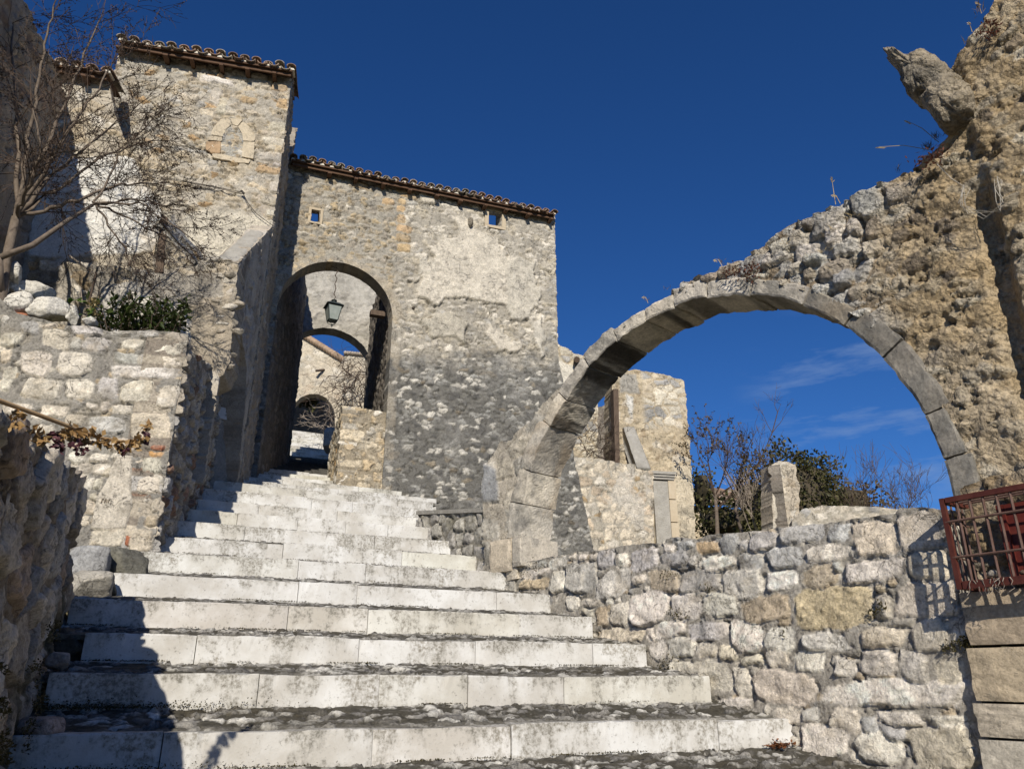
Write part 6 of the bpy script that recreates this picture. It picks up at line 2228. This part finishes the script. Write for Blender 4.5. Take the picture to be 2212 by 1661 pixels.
# ------------------------------------------------------------------ ruins seen under the arch
m1 = main.moved(0.35)
xA = masonry(0.24, 0.17, [(4, (0.60, 0.53, 0.42)), (2, (0.55, 0.46, 0.35)), (1.5, WH), (0.5, OC)], (0.42, 0.385, 0.32), 161, prot=0.02, joint=0.02, bev=0.022, rough=0.01, warp=0.35, drop=0.08, wvar=0.2)
xA = overlay(two(xA), m1, [(1330, 1040), (1370, 1030), (1395, 1080), (1390, 1140), (1360, 1120), (1330, 1080)], (0.58, 0.54, 0.47), 3, 0.35, 0.3, 0.05, 0.01, 0.7)
xA = stain(xA, (0.12, 0.105, 0.085), 5, 0.22, 0.05, 0.25, 0.85, where=lambda u, v: sm(m1.uv(1378, 1100)[0], m1.uv(1400, 1100)[0], u) * sm(m1.uv(1400, 1070)[1], m1.uv(1400, 1090)[1], v))
o1 = sheet('low_ruin_wall', m1, m1.poly([(1225, 985), (1260, 988), (1300, 992), (1345, 1000), (1395, 1004), (1410, 1020), (1412, 1100), (1413, 1260), (1225, 1260)]), xA, 0.022, 0.4, 'stone', None, ragged=(0.03, 0.12), seed=91)
tag(o1, 'low wall of cream stones behind the arch, between the dark battered base and the tall ruin', 'wall')
m2 = Plane(12, p=at(1430, 1000, 15.6)[:2])
r2_ = thing('ruined_house', 'tall tan ruined house end with a sloping top seen through the arch', 'ruin', m2.pt(m2.uv(1430, 1160)[0], 2.4))
yA = masonry(0.24, 0.13, [(4, (0.53, 0.45, 0.32)), (3, (0.47, 0.40, 0.29)), (2, (0.58, 0.52, 0.42))], (0.47, 0.395, 0.28), 162, prot=0.02, joint=0.012, bev=0.025, rough=0.012, warp=0.5, drop=0.4, mrough=0.02)
yA = stain(two(yA), (0.22, 0.16, 0.10), 6, 0.16, 0.2, 0.4, 0.6)
yB = masonry(0.30, 0.15, [(4, (0.60, 0.55, 0.45)), (2, (0.52, 0.45, 0.34)), (1, GR)], (0.40, 0.33, 0.23), 163, prot=0.03, joint=0.014, bev=0.025, rough=0.012, warp=0.3)
zB_ = m2.uv(1440, 905)[1]
yA = blend(yA, two(yB), lambda u, v: sm(-0.15, 0.15, v - zB_ + 0.9 * (m2.uv(1480, 900)[0] - u) * 0.3 + 0.2 * fbm(u / .4, v / .4, 4, 3)) * sm(m2.uv(1385, 900)[0], m2.uv(1400, 900)[0], u))
yA = overlay(yA, m2, [(1455, 1010), (1510, 1000), (1510, 1200), (1440, 1200), (1445, 1080)], (0.57, 0.50, 0.38), 3, 0.1, 0.3)
yA = stain(yA, (0.24, 0.22, 0.18), 16, 0.3, 0.15, 0.4, 0.6, where=lambda u, v: sm(m2.uv(1450, 1080)[1], m2.uv(1450, 1110)[1], v))
yA = overlay(yA, m2, [(1352, 850), (1368, 858), (1367, 905), (1356, 890)], (0.66, 0.64, 0.59), 7, 0.05, 0.2)
yA = overlay(yA, m2, [(1340, 810), (1375, 806), (1380, 850), (1340, 848)], (0.36, 0.34, 0.30), 8, 0.05, 0.2)
hole2 = m2.poly([(1436, 1023), (1446, 1023), (1446, 1031), (1436, 1031)])
sheet('wall_face', m2, m2.poly([(1322, 1200), (1322, 830), (1340, 800), (1368, 799), (1400, 804), (1440, 812), (1474, 822), (1480, 838), (1484, 900), (1490, 960), (1498, 1080), (1504, 1180), (1506, 1300), (1322, 1300)]), yA, 0.024, 0.5, 'stone_far', r2_,
      holes=[hole2], ragged=(0.035, 0.15), seed=92)
dv = MB()
a_, b_ = m2.uv(1412, 1100)[0], m2.uv(1444, 1100)[0]
z0_, z1_ = 2.0, m2.uv(1428, 1040)[1]
dv.box(m2.pt((a_ + b_) / 2, (z0_ + z1_) / 2, 0.03), m2.U * (b_ - a_) / 2, m2.N * 0.03, Z3 * (z1_ - z0_) / 2)
dv.build('blocked_door', 'coping', r2_)
lt_ = MB()
for q, (zz_, o__) in enumerate(((1037, .10), (1032, .13), (1027, .16))):
    z_a = m2.uv(1428, zz_)[1]
    lt_.box(m2.pt((a_ + b_) / 2 + .03, z_a + .02, o__ / 2 + .01), m2.U * ((b_ - a_) / 2 + .06 + o__ * .4), m2.N * o__ / 2, Z3 * .028)
lt_.build('door_cornice', 'coping', r2_)
jm = MB()
c_u = m2.uv(1449, 1100)[0]
for q in range(4):
    jm.box(m2.pt(c_u + .03, 2.3 + q * .47, .035), m2.U * .08, m2.N * .045, Z3 * .225)
jm.build('door_jamb', plain_mat('jamb_stone', (0.52, 0.45, 0.34), (0.46, 0.38, 0.27), 7), r2_)
pt_ = MB()
q1, q2, q3, q4 = [m2.moved(-0.25).hit(*k) for k in ((1329, 1000), (1339, 1000), (1336, 840), (1325, 840))]
pt_.hexa([q1, q2, q2 - m2.N * .2, q1 - m2.N * .2], [q4, q3, q3 - m2.N * .2, q4 - m2.N * .2])
pt_.build('timber_post', 'wood', r2_)
bf = [m2.moved(-0.5).hit(*k) for k in ((1376, 1006), (1408, 1010), (1372, 916), (1348, 918))]
slope_slab('stair_slope', m2.moved(-0.45).hit(1378, 1008), m2.moved(-0.4).hit(1408, 1010), m2.moved(-0.05).hit(1372, 918), m2.moved(-0.1).hit(1348, 921), 0.25, r2_, seed=12)

sr = Plane(16, p=at(1230, 770, 16.5)[:2])
o3 = thing('small_ruin', 'small ruined wall corner with a protruding beam between the gatehouse and the arch', 'ruin', sr.pt(sr.uv(1230, 800)[0], 3.0))
sheet('wall_face', sr, sr.poly([(1190, 735), (1205, 742), (1222, 750), (1240, 762), (1262, 770), (1290, 775), (1292, 1250), (1190, 1250)]), overlay(two(yB), sr, [(1195, 775), (1240, 790), (1235, 850), (1195, 850)], (0.6, 0.57, 0.5), 4, .05, .2), 0.025, 0.5, 'stone_far', o3, ragged=(0.03, 0.15),
      seed=93)
be = MB()
be.bar(sr.moved(0.3).hit(1246, 775), sr.moved(-0.25).hit(1246, 777), 0.07, 8)
be.build('beam_end', 'wood', o3)

ts = Plane(10, p=at(1697, 1070, 14.0)[:2])
o4_ = thing('tower_stub', 'slim ruined pillar of pale stone rising behind the parapet in front of the ivy', 'ruin', ts.pt(ts.uv(1697, 1140)[0], 2.3))
sA2 = overlay(two(masonry(0.22, 0.14, [(3, (0.56, 0.50, 0.40)), (2, (0.5, 0.42, 0.31)), (1, WH)], (0.48, 0.42, 0.33), 171, prot=0.02, joint=0.014, bev=0.025, rough=0.014, drop=0.4, warp=0.5)), ts, [(1670, 1000), (1690, 1000), (1690, 1140), (1670, 1140)],
              (0.54, 0.49, 0.40), 3, 0.06, 0.2)
sheet('front_face', ts, ts.poly([(1670, 1300), (1668, 1004), (1682, 996), (1700, 999), (1718, 1003), (1722, 1030), (1727, 1048), (1728, 1300)]), sA2, 0.02, 0.45, 'stone_far', o4_, ragged=(0.025, 0.12), seed=94)
tl = Plane(-102, p=ts.hit(1669, 1070)[:2])
utl = tl.u_of(*ts.hit(1669, 1070)[:2])
sheet('side_face', tl, [(utl - 1.6, 1.5), (utl - 1.6, ts.uv(1668, 1008)[1] + .1), (utl, ts.uv(1668, 1004)[1]), (utl, 1.5)], two(cA), 0.03, 0.2, 'stone_far', o4_, ragged=(.03, .2), seed=95)

fw = Plane(-12, p=at(1860, 1105, 12.0)[:2])
fwA = masonry(0.22, 0.13, [(3, WH), (2, (0.52, 0.47, 0.39)), (1, GR)], (0.40, 0.37, 0.31), 181, prot=0.03, joint=0.02, bev=0.03, rough=0.014, warp=0.4)
o5 = sheet('garden_wall', fw, fw.poly([(1700, 1300), (1712, 1122), (1735, 1100), (1780, 1092), (1850, 1093), (1925, 1098), (2000, 1102), (2100, 1104), (2100, 1300)]), two(fwA), 0.03, 0.4, 'stone_far', None, ragged=(0.02, 0.12), seed=96)
tag(o5, 'low pale rubble wall across the garden, just above the parapet on the right', 'wall')

# distant house and roof behind the trees
hs = Plane(8, p=at(1580, 1110, 21)[:2])
ho = thing('stone_cottage', 'tumbledown tan cottage with a tiled roof half hidden by bare trees and ivy', 'house', hs.pt(hs.uv(1570, 1150)[0], 3.0))
sheet('wall_face', hs, hs.poly([(1490, 1250), (1490, 1090), (1640, 1110), (1640, 1250)]), two(yA) if False else yA, 0.05, 0.5, 'stone_far', ho, seed=97)
tile_roof(ho, hs, hs.uv(1490, 1090)[0], hs.uv(1650, 1100)[0], hs.uv(1560, 1092)[1], 0.3, 1.8, 20, 0.24, [], 21)

# ivy mounds
rn = random.Random(41)
for q, (c, Y, rx, rz, n, mat, lab) in enumerate(((at(1735, 1075, 17.5), 17.5, 1.05, 1.25, 4600, 'ivy', 'large rounded dark green ivy mound rising behind the slim stone pillar'),
                                                (at(1640, 1095, 18.2), 18.2, 0.75, 1.0, 1500, 'ivy', 'deep green ivy thicket filling the gap left of the slim stone pillar'),
                                                (at(1570, 1130, 17.5), 17.5, 0.7, 0.55, 1000, 'ivy', 'low bushy ivy clump at the foot of the bare trees'),
                                                (at(1515, 1060, 19.0), 19.0, 0.3, 0.7, 380, 'ivy', 'narrow ivy column against the right edge of the ruined house'),
                                                (at(1830, 1090, 18.0), 18.0, 0.95, 0.5, 800, 'ivyb', 'brownish dry creeper mound to the right of the large ivy mound'))):
    t = thing('ivy_bush', lab, 'shrub', c - Z3 * rz)
    lm_ = MB()
    leaf_blob(lm_, c, (rx, 0.8, rz), n, 0.085, 0.075, rn, 0.72)
    leaf_blob(lm_, c - Z3 * rz * 0.5, (rx * 1.1, 0.8, rz * 0.7), n // 3, 0.085, 0.075, rn, 0.8)
    lm_.build('leaves', mat, t)
    cr = MB()
    V, F3 = rock_geo(c, (rx * 0.72, 0.5, rz * 0.72), q + 3, 0, 3, 8)
    cr.add(V, [tuple(f) for f in F3])
    for k in range(5):
        a = np.asarray(c) + np.array([rn.gauss(0, rx * .3), rn.gauss(0, .2), -rz * 1.2])
        cr.tube([a, np.asarray(c) + np.array([rn.gauss(0, rx * .4), rn.gauss(0, .2), rz * .2])], [0.04, 0.02], 5)
    cr.build('stems', plain_mat('ivy_wood', (0.05, 0.045, 0.03), (0.08, 0.065, 0.04), 6), t)

# bare trees beyond the parapet
TR = [((1550, 1160), 15.5, 2.4, 0.045, 4, 2, 'barkd', 'bare tree with clustered seed heads against the ruined house', 0.16),
      ((1602, 1150), 16.5, 2.3, 0.04, 4, 5, 'barkd', 'tall bare tree with one long branch reaching up right beside the ivy', 0.12),
      ((1858, 1130), 16.0, 1.75, 0.03, 4, 7, 'barkd', 'bare upright shrub rising left in the row of three above the garden wall', 0.12),
      ((1915, 1130), 16.5, 1.7, 0.03, 4, 8, 'barkd', 'bare twiggy shrub in the middle of the three above the garden wall', 0.14),
      ((1990, 1125), 16.0, 1.3, 0.025, 4, 9, 'barkd', 'low spreading bare shrub at the right of the three, near the iron cage', 0.18),
      ((1640, 1150), 15.0, 1.4, 0.022, 4, 12, 'barkp', 'slender pale leafless sapling in front of the dark ivy', 0.12),
      ((1240, 770), 17.0, 0.55, 0.014, 3, 14, 'barkd', 'wiry leafless bush growing on top of the small ruin beside the gatehouse', 0.2)]
for (px, Y, hgt, rad, lvl, sd_, mat, lab, wan) in TR:
    b = at(*px, Y)
    t = thing('bare_tree' if hgt > 2 else 'bare_shrub', lab, 'tree' if hgt > 2 else 'shrub', b, None)
    rr = random.Random(sd_)
    tkk, bb = MB(), MB()
    nst = 1 if hgt > 2 else 5
    seeds = MB()

    def sbud(p, rn_, seeds=seeds):
        if rn_.random() < 0.5:
            for j in range(3):
                seeds.leaf(p, (rn_.gauss(0, 1), rn_.gauss(0, 1), rn_.gauss(-.5, 1)), (rn_.gauss(0, 1), .2, 1), 0.06, 0.035)

    for s in range(nst):
        d = np.array([rr.gauss(0, .3) * (nst > 1), rr.gauss(0, .2), 1.0])
        if nst == 1:
            top_ = b + np.array([rr.gauss(0, .1), 0, hgt * .42])
            tkk.tube([b - Z3 * .5, b, (b + top_) / 2 + np.array([rr.gauss(0, .05), 0, 0]), top_], [rad * 1.3, rad, rad * .85, rad * .7], 7)
            for k in range(5):
                dd = np.array([rr.gauss(0.1, .65), rr.gauss(0, .4), rr.uniform(.5, 1.1)])
                grow(bb, top_ - Z3 * rr.uniform(0, hgt * .2), dd, hgt * .34, rad * .5, lvl - 1, rr, wan, (2, 3), 0.66, 0.06, 0.0042, 5, (.35, .8), sbud if sd_ == 2 else None)
        else:
            grow(bb, b + np.array([rr.gauss(0, .12), rr.gauss(0, .1), -.2]), d, hgt * .48, rad * .5, lvl - 1, rr, wan, (2, 3), 0.66, 0.05, 0.0042, 5, (.3, .75))
    if sd_ == 5:
        pts = [b + Z3 * hgt * .4, at(1640, 1000, Y), at(1668, 935, Y), at(1680, 890, Y), at(1687, 872, Y)]
        bb.tube(pts, [.022, .018, .013, .009, .004], 5)
        for k in range(6):
            grow(bb, pts[rr.randint(1, 3)], (rr.gauss(.3, .6), rr.gauss(0, .3), .8), .5, .009, 2, rr, wan, (1, 3), 0.6, .06, 0.0042, 5)
    if tkk.V:
        tkk.build('trunk', 'bark', t, True)
    bb.build('branches', mat, t)
    if seeds.V:
        seeds.build('seed_clusters', 'ivyb', t)
# tangle of dry vines in the gap beside the ruined house
vt = MB()
rr = random.Random(51)
for q in range(26):
    p = m2.moved(-0.2).hit(rr.uniform(1255, 1325), rr.uniform(925, 1000))
    grow(vt, p, (rr.gauss(0, 1), rr.gauss(0, .4), rr.gauss(.3, 1)), 0.45, 0.009, 2, rr, .3, (1, 3), .7, 0, .004, 5, (.4, 1.2))
tag(vt.build('dry_vine', 'barkd'), 'tangle of dry brown vines filling the gap beside the ruined house, framed by the arch', 'vine')
gw = Plane(16, p=at(1290, 950, 18.5)[:2])
o6 = sheet('rear_wall', gw, gw.poly([(1240, 1100), (1240, 905), (1262, 895), (1290, 880), (1318, 870), (1345, 868), (1345, 1100)]), two(cA), 0.035, 0.4, 'stone_far', None, ragged=(.05, .2), seed=98)
tag(o6, 'brown ruined wall behind the dry vines left of the timber post', 'wall')

# ------------------------------------------------------------------ the lane beyond the gate
gh = Plane(12, p=at(680, 850, 27)[:2])
ghs = thing('gabled_house', 'cream gabled house with tile edged roof seen through the gate, with an arched porch', 'house', gh.pt(gh.uv(680, 940)[0], 7.0))
gA = masonry(0.30, 0.16, [(3, (0.55, 0.48, 0.37)), (2, (0.60, 0.55, 0.46)), (1, (0.5, 0.42, 0.32))], (0.53, 0.47, 0.37), 191, prot=0.02, joint=0.02, bev=0.03, rough=0.012, drop=0.45, warp=0.5)
sheet('wall_face', gh, gh.poly([(560, 1000), (560, 660), (600, 690), (655, 731), (700, 754), (740, 775), (738, 1000)]), two(gA), 0.05, 0.5, 'stone_far', ghs,
      holes=[gh.poly([(629, 960), (629, 888), (636, 872), (650, 858), (668, 851), (688, 851), (704, 859), (715, 872), (723, 890), (724, 960)])], seed=101)
rg = MB()
pa, pb = gh.moved(-0.15).hit(600, 688), gh.moved(-0.15).hit(744, 777)
for k in range(26):
    p = pa + (pb - pa) * k / 25
    rg.c = tuple(np.array([0.36, 0.26, 0.18]) * rn.uniform(.8, 1.15))
    rg.tube([p, p - gh.N * 1.2 + Z3 * 0.1], [0.11, 0.10], 8)
rg.build('roof_edge', 'tile', ghs, True, True)
bmz = MB()
bmz.bar(gh.moved(-0.3).hit(683, 801), gh.hit(700, 799), 0.05, 6)
bmz.build('beam_end', 'wood', ghs)
inn = gh.moved(2.2)
sheet('porch_back', inn, inn.poly([(615, 1000), (615, 830), (740, 830), (740, 1000)]), two(cA), 0.06, 0.3, 'stone_far', ghs, seed=102)
h2 = Plane(10, p=at(780, 820, 25)[:2])
hh2 = thing('lane_house', 'grey house with tile coping right of the gabled house, behind the creeper', 'house', h2.pt(h2.uv(780, 900)[0], 6.5))
sheet('wall_face', h2, h2.poly([(738, 1000), (738, 782), (748, 762), (800, 766), (880, 772), (880, 1000)]), two(gA) if False else stain(two(gA), (0.3, 0.28, 0.24), 5, .6, 0, .4, .6), 0.05, 0.6, 'stone_far', hh2, seed=103)
tc2 = MB()
for k in range(22):
    p = h2.moved(-0.1).hit(746 + k * 5.2, 761 + k * 0.45)
    tc2.c = tuple(np.array([0.40, 0.34, 0.27]) * rn.uniform(.8, 1.15))
    tc2.tube([p, p - h2.N * 0.8 + Z3 * .06], [.06, .055], 7)
tc2.build('tile_coping', 'tile', hh2, True, True)
cv = thing('bare_creeper', 'mass of dark bare creeper covering the lane wall seen through the gate', 'vine', at(770, 900, 23.5))
cvm = MB()
rr = random.Random(61)
for q in range(60):
    p = at(rr.uniform(722, 815), rr.uniform(790, 900), 23.5 + rr.gauss(0, .3))
    grow(cvm, p, (rr.gauss(0, 1), rr.gauss(0, .4), rr.gauss(.3, 1)), .7, .016, 2, rr, .3, (1, 3), .7, 0, .007, 4, (.4, 1.2))
cvm.build('stems', 'barkd', cv)
cvp = MB()
for q in range(14):
    p = at(rr.uniform(695, 720), rr.uniform(870, 935), 24 + rr.gauss(0, .2))
    grow(cvp, p, (rr.gauss(0, 1), rr.gauss(0, .4), rr.gauss(.2, 1)), .5, .014, 2, rr, .3, (1, 3), .7, 0, .007, 4, (.4, 1.2))
cvp.build('pale_stems', 'barkp', cv)
cvl = MB()
for q in range(260):
    cvl.leaf(at(rr.gauss(668, 10), rr.gauss(868, 6), 27.6), (rr.gauss(0, 1), rr.gauss(0, 1), rr.gauss(0, 1)), (0, .3, 1), .14, .1)
tag(cvl.build('porch_ivy', 'ivy'), 'small ivy patch inside the porch arch of the gabled house', 'ivy')
bk3 = MB()
tag(rock('lane_block', at(714, 952, 23.0), (0.17, 0.3, 0.38), 9, (0.33, 0.32, 0.30), 'stone_far', None, boxy=0.9, cuts=3, rough=0.02), 'grey squared block at the side of the lane steps beyond the gate', 'stone block')

# ------------------------------------------------------------------ moss, fallen leaves, pebbles
rn = random.Random(71)
ms = MB()
for i in range(0, 7):
    s, zt, h = ST[i]
    u0, u1 = on_step(LE[i], s), on_step(RE[i], s)
    n = 1500 if i < 5 else 500
    for q in range(n):
        u = u0 + (u1 - u0) * rn.random()
        dens = float(fbm(np.array([u / 0.35]), np.array([i * 3.0]), 5, 3)[0])
        if dens < 0.0 + 0.25 * rn.random():
            continue
        P = SN * (s - 0.012 - abs(rn.gauss(0, .02))) + SD * u + Z3 * (zt - h + 0.004)
        ms.leaf(P, (rn.gauss(0, 1), rn.gauss(-.3, 1), rn.uniform(.2, 1.2)), (rn.gauss(0, 1), .3, 1), rn.uniform(.008, .018), .008)
for (px, s, n, sp2, zz_) in (((1230, 1318), 7.0, 160, .06, .62), ((1115, 1272), 7.75, 140, .07, .93), ((1000, 1198), 9.15, 120, .06, 1.5), ((960, 1150), 9.8, 90, .05, 1.75)):
    c = SN * s + SD * (on_step(px, s)) + Z3 * zz_
    for q in range(n):
        ms.leaf(c + np.array([rn.gauss(.05, sp2), rn.gauss(0, sp2), abs(rn.gauss(0, .03))]), (rn.gauss(0, 1), rn.gauss(0, 1), rn.uniform(.3, 1.2)), (rn.gauss(0, 1), .3, 1), .035, .010)
for (px, n) in (((1455, 1325), 60), ((1440, 1240), 50), ((1530, 1272), 30), ((1480, 1330), 30), ((1430, 1440), 50), ((1450, 1420), 40), ((1885, 1325), 50), ((1900, 1310), 40), ((2050, 1398), 70), ((2080, 1385), 90), ((2090, 1395), 60), ((1690, 1370), 20),
                ((1120, 1240), 60), ((1160, 1225), 40)):
    for q in range(n):
        P = para.moved(-0.035).hit(px[0] + rn.gauss(0, 9), px[1] + rn.gauss(0, 6))
        ms.leaf(P, (rn.gauss(0, 1), -0.5, rn.gauss(.2, 1)), (rn.gauss(0, 1), .3, 1), rn.uniform(.012, .03), .011)
tag(ms.build('moss', 'moss'), 'dry brown green moss and weeds along the step joints and wall foot', 'moss', kind='stuff')
mw = MB()
for q in range(5200):
    x, y = rn.uniform(-10, 130), rn.uniform(1330, 1661)
    if y < 1661 - (130 - x) * 0.1 and float(fbm(np.array([x / 40.0]), np.array([y / 40.0]), 8, 3)[0]) + (y - 1500) / 420 + (x - 60) / 200 > 0.15:
        P = leftw.moved(-0.06).hit(x, y)
        mw.leaf(P, (rn.gauss(.5, 1), rn.gauss(0, 1), rn.gauss(.3, 1)), (rn.gauss(0, 1), .3, 1), rn.uniform(.008, .018), .009)
for q in range(3200):
    i = rn.choice([0, 1, 1, 0])
    s, zt, h = ST[i]
    u0 = on_step(LE[i], s)
    P = SN * (s - abs(rn.gauss(0, .05))) + SD * (u0 - .1 + abs(rn.gauss(0, .5))) + Z3 * (zt - h + abs(rn.gauss(0, .018)))
    mw.leaf(P, (rn.gauss(0, 1), rn.gauss(0, 1), rn.gauss(.3, .8)), (rn.gauss(0, 1), .3, 1), rn.uniform(.007, .016), .009)
tag(mw.build('shade_moss', 'moss'), 'dark moss and litter in the shade at the foot of the left rubble wall', 'moss', kind='stuff')
fl_ = MB()
for q in range(170):
    d = ray(1688 + rn.gauss(0, 15), 1618 + rn.gauss(0, 3))
    P = d * (4.34 / (d @ SN))
    P = SN * (4.37 - abs(rn.gauss(0, .035))) + SD * (P @ SD + rn.gauss(0, .02)) + Z3 * (-.40 + abs(rn.gauss(0, .012)))
    fl_.leaf(P, (rn.gauss(0, 1), rn.gauss(0, 1), rn.gauss(0, .3)), (rn.gauss(0, .4), rn.gauss(0, .4), 1), .03, .018)
for q in range(26):
    P = SN * (4.37 - abs(rn.gauss(0, .02))) + SD * rn.uniform(-.3, .1) + Z3 * (-.40 + abs(rn.gauss(0, .008)))
    fl_.leaf(P, (rn.gauss(0, 1), rn.gauss(0, 1), rn.gauss(0, .3)), (rn.gauss(0, .4), rn.gauss(0, .4), 1), .022, .012)
tag(fl_.build('fallen_leaves', 'rust_leaf'), 'small heap of rust brown fallen leaves at the right end of the lowest riser', 'leaves', kind='stuff')
tag(rock('soil_heap', at(150, 1402, 5.15), (.16, .26, .13), 15, (.10, .085, .065), 'tread', None, 0.4, cuts=8, rough=0.08), 'dark heap of earth and grit at the left end of the third riser', 'soil heap')
dd_ = ray(124, 1440)
P = dd_ * (5.02 / (dd_ @ SN))
tag(rock('pebble', np.array([P[0], P[1], 0.10]) + SN * 0.1, (.075, .07, .058), 5, (.33, .31, .29), 'stone'), 'fist sized grey stone lying on a tread against the left rubble wall', 'stone')
dd_ = ray(78, 1583)
P = dd_ * (4.5 / (dd_ @ SN))
tag(rock('stone_chip', np.array([P[0], P[1], -.195]), (.11, .08, .04), 6, (.42, .33, .28), 'stone', boxy=.7), 'flat pinkish stone chip lying at the left end of the lowest riser', 'stone')
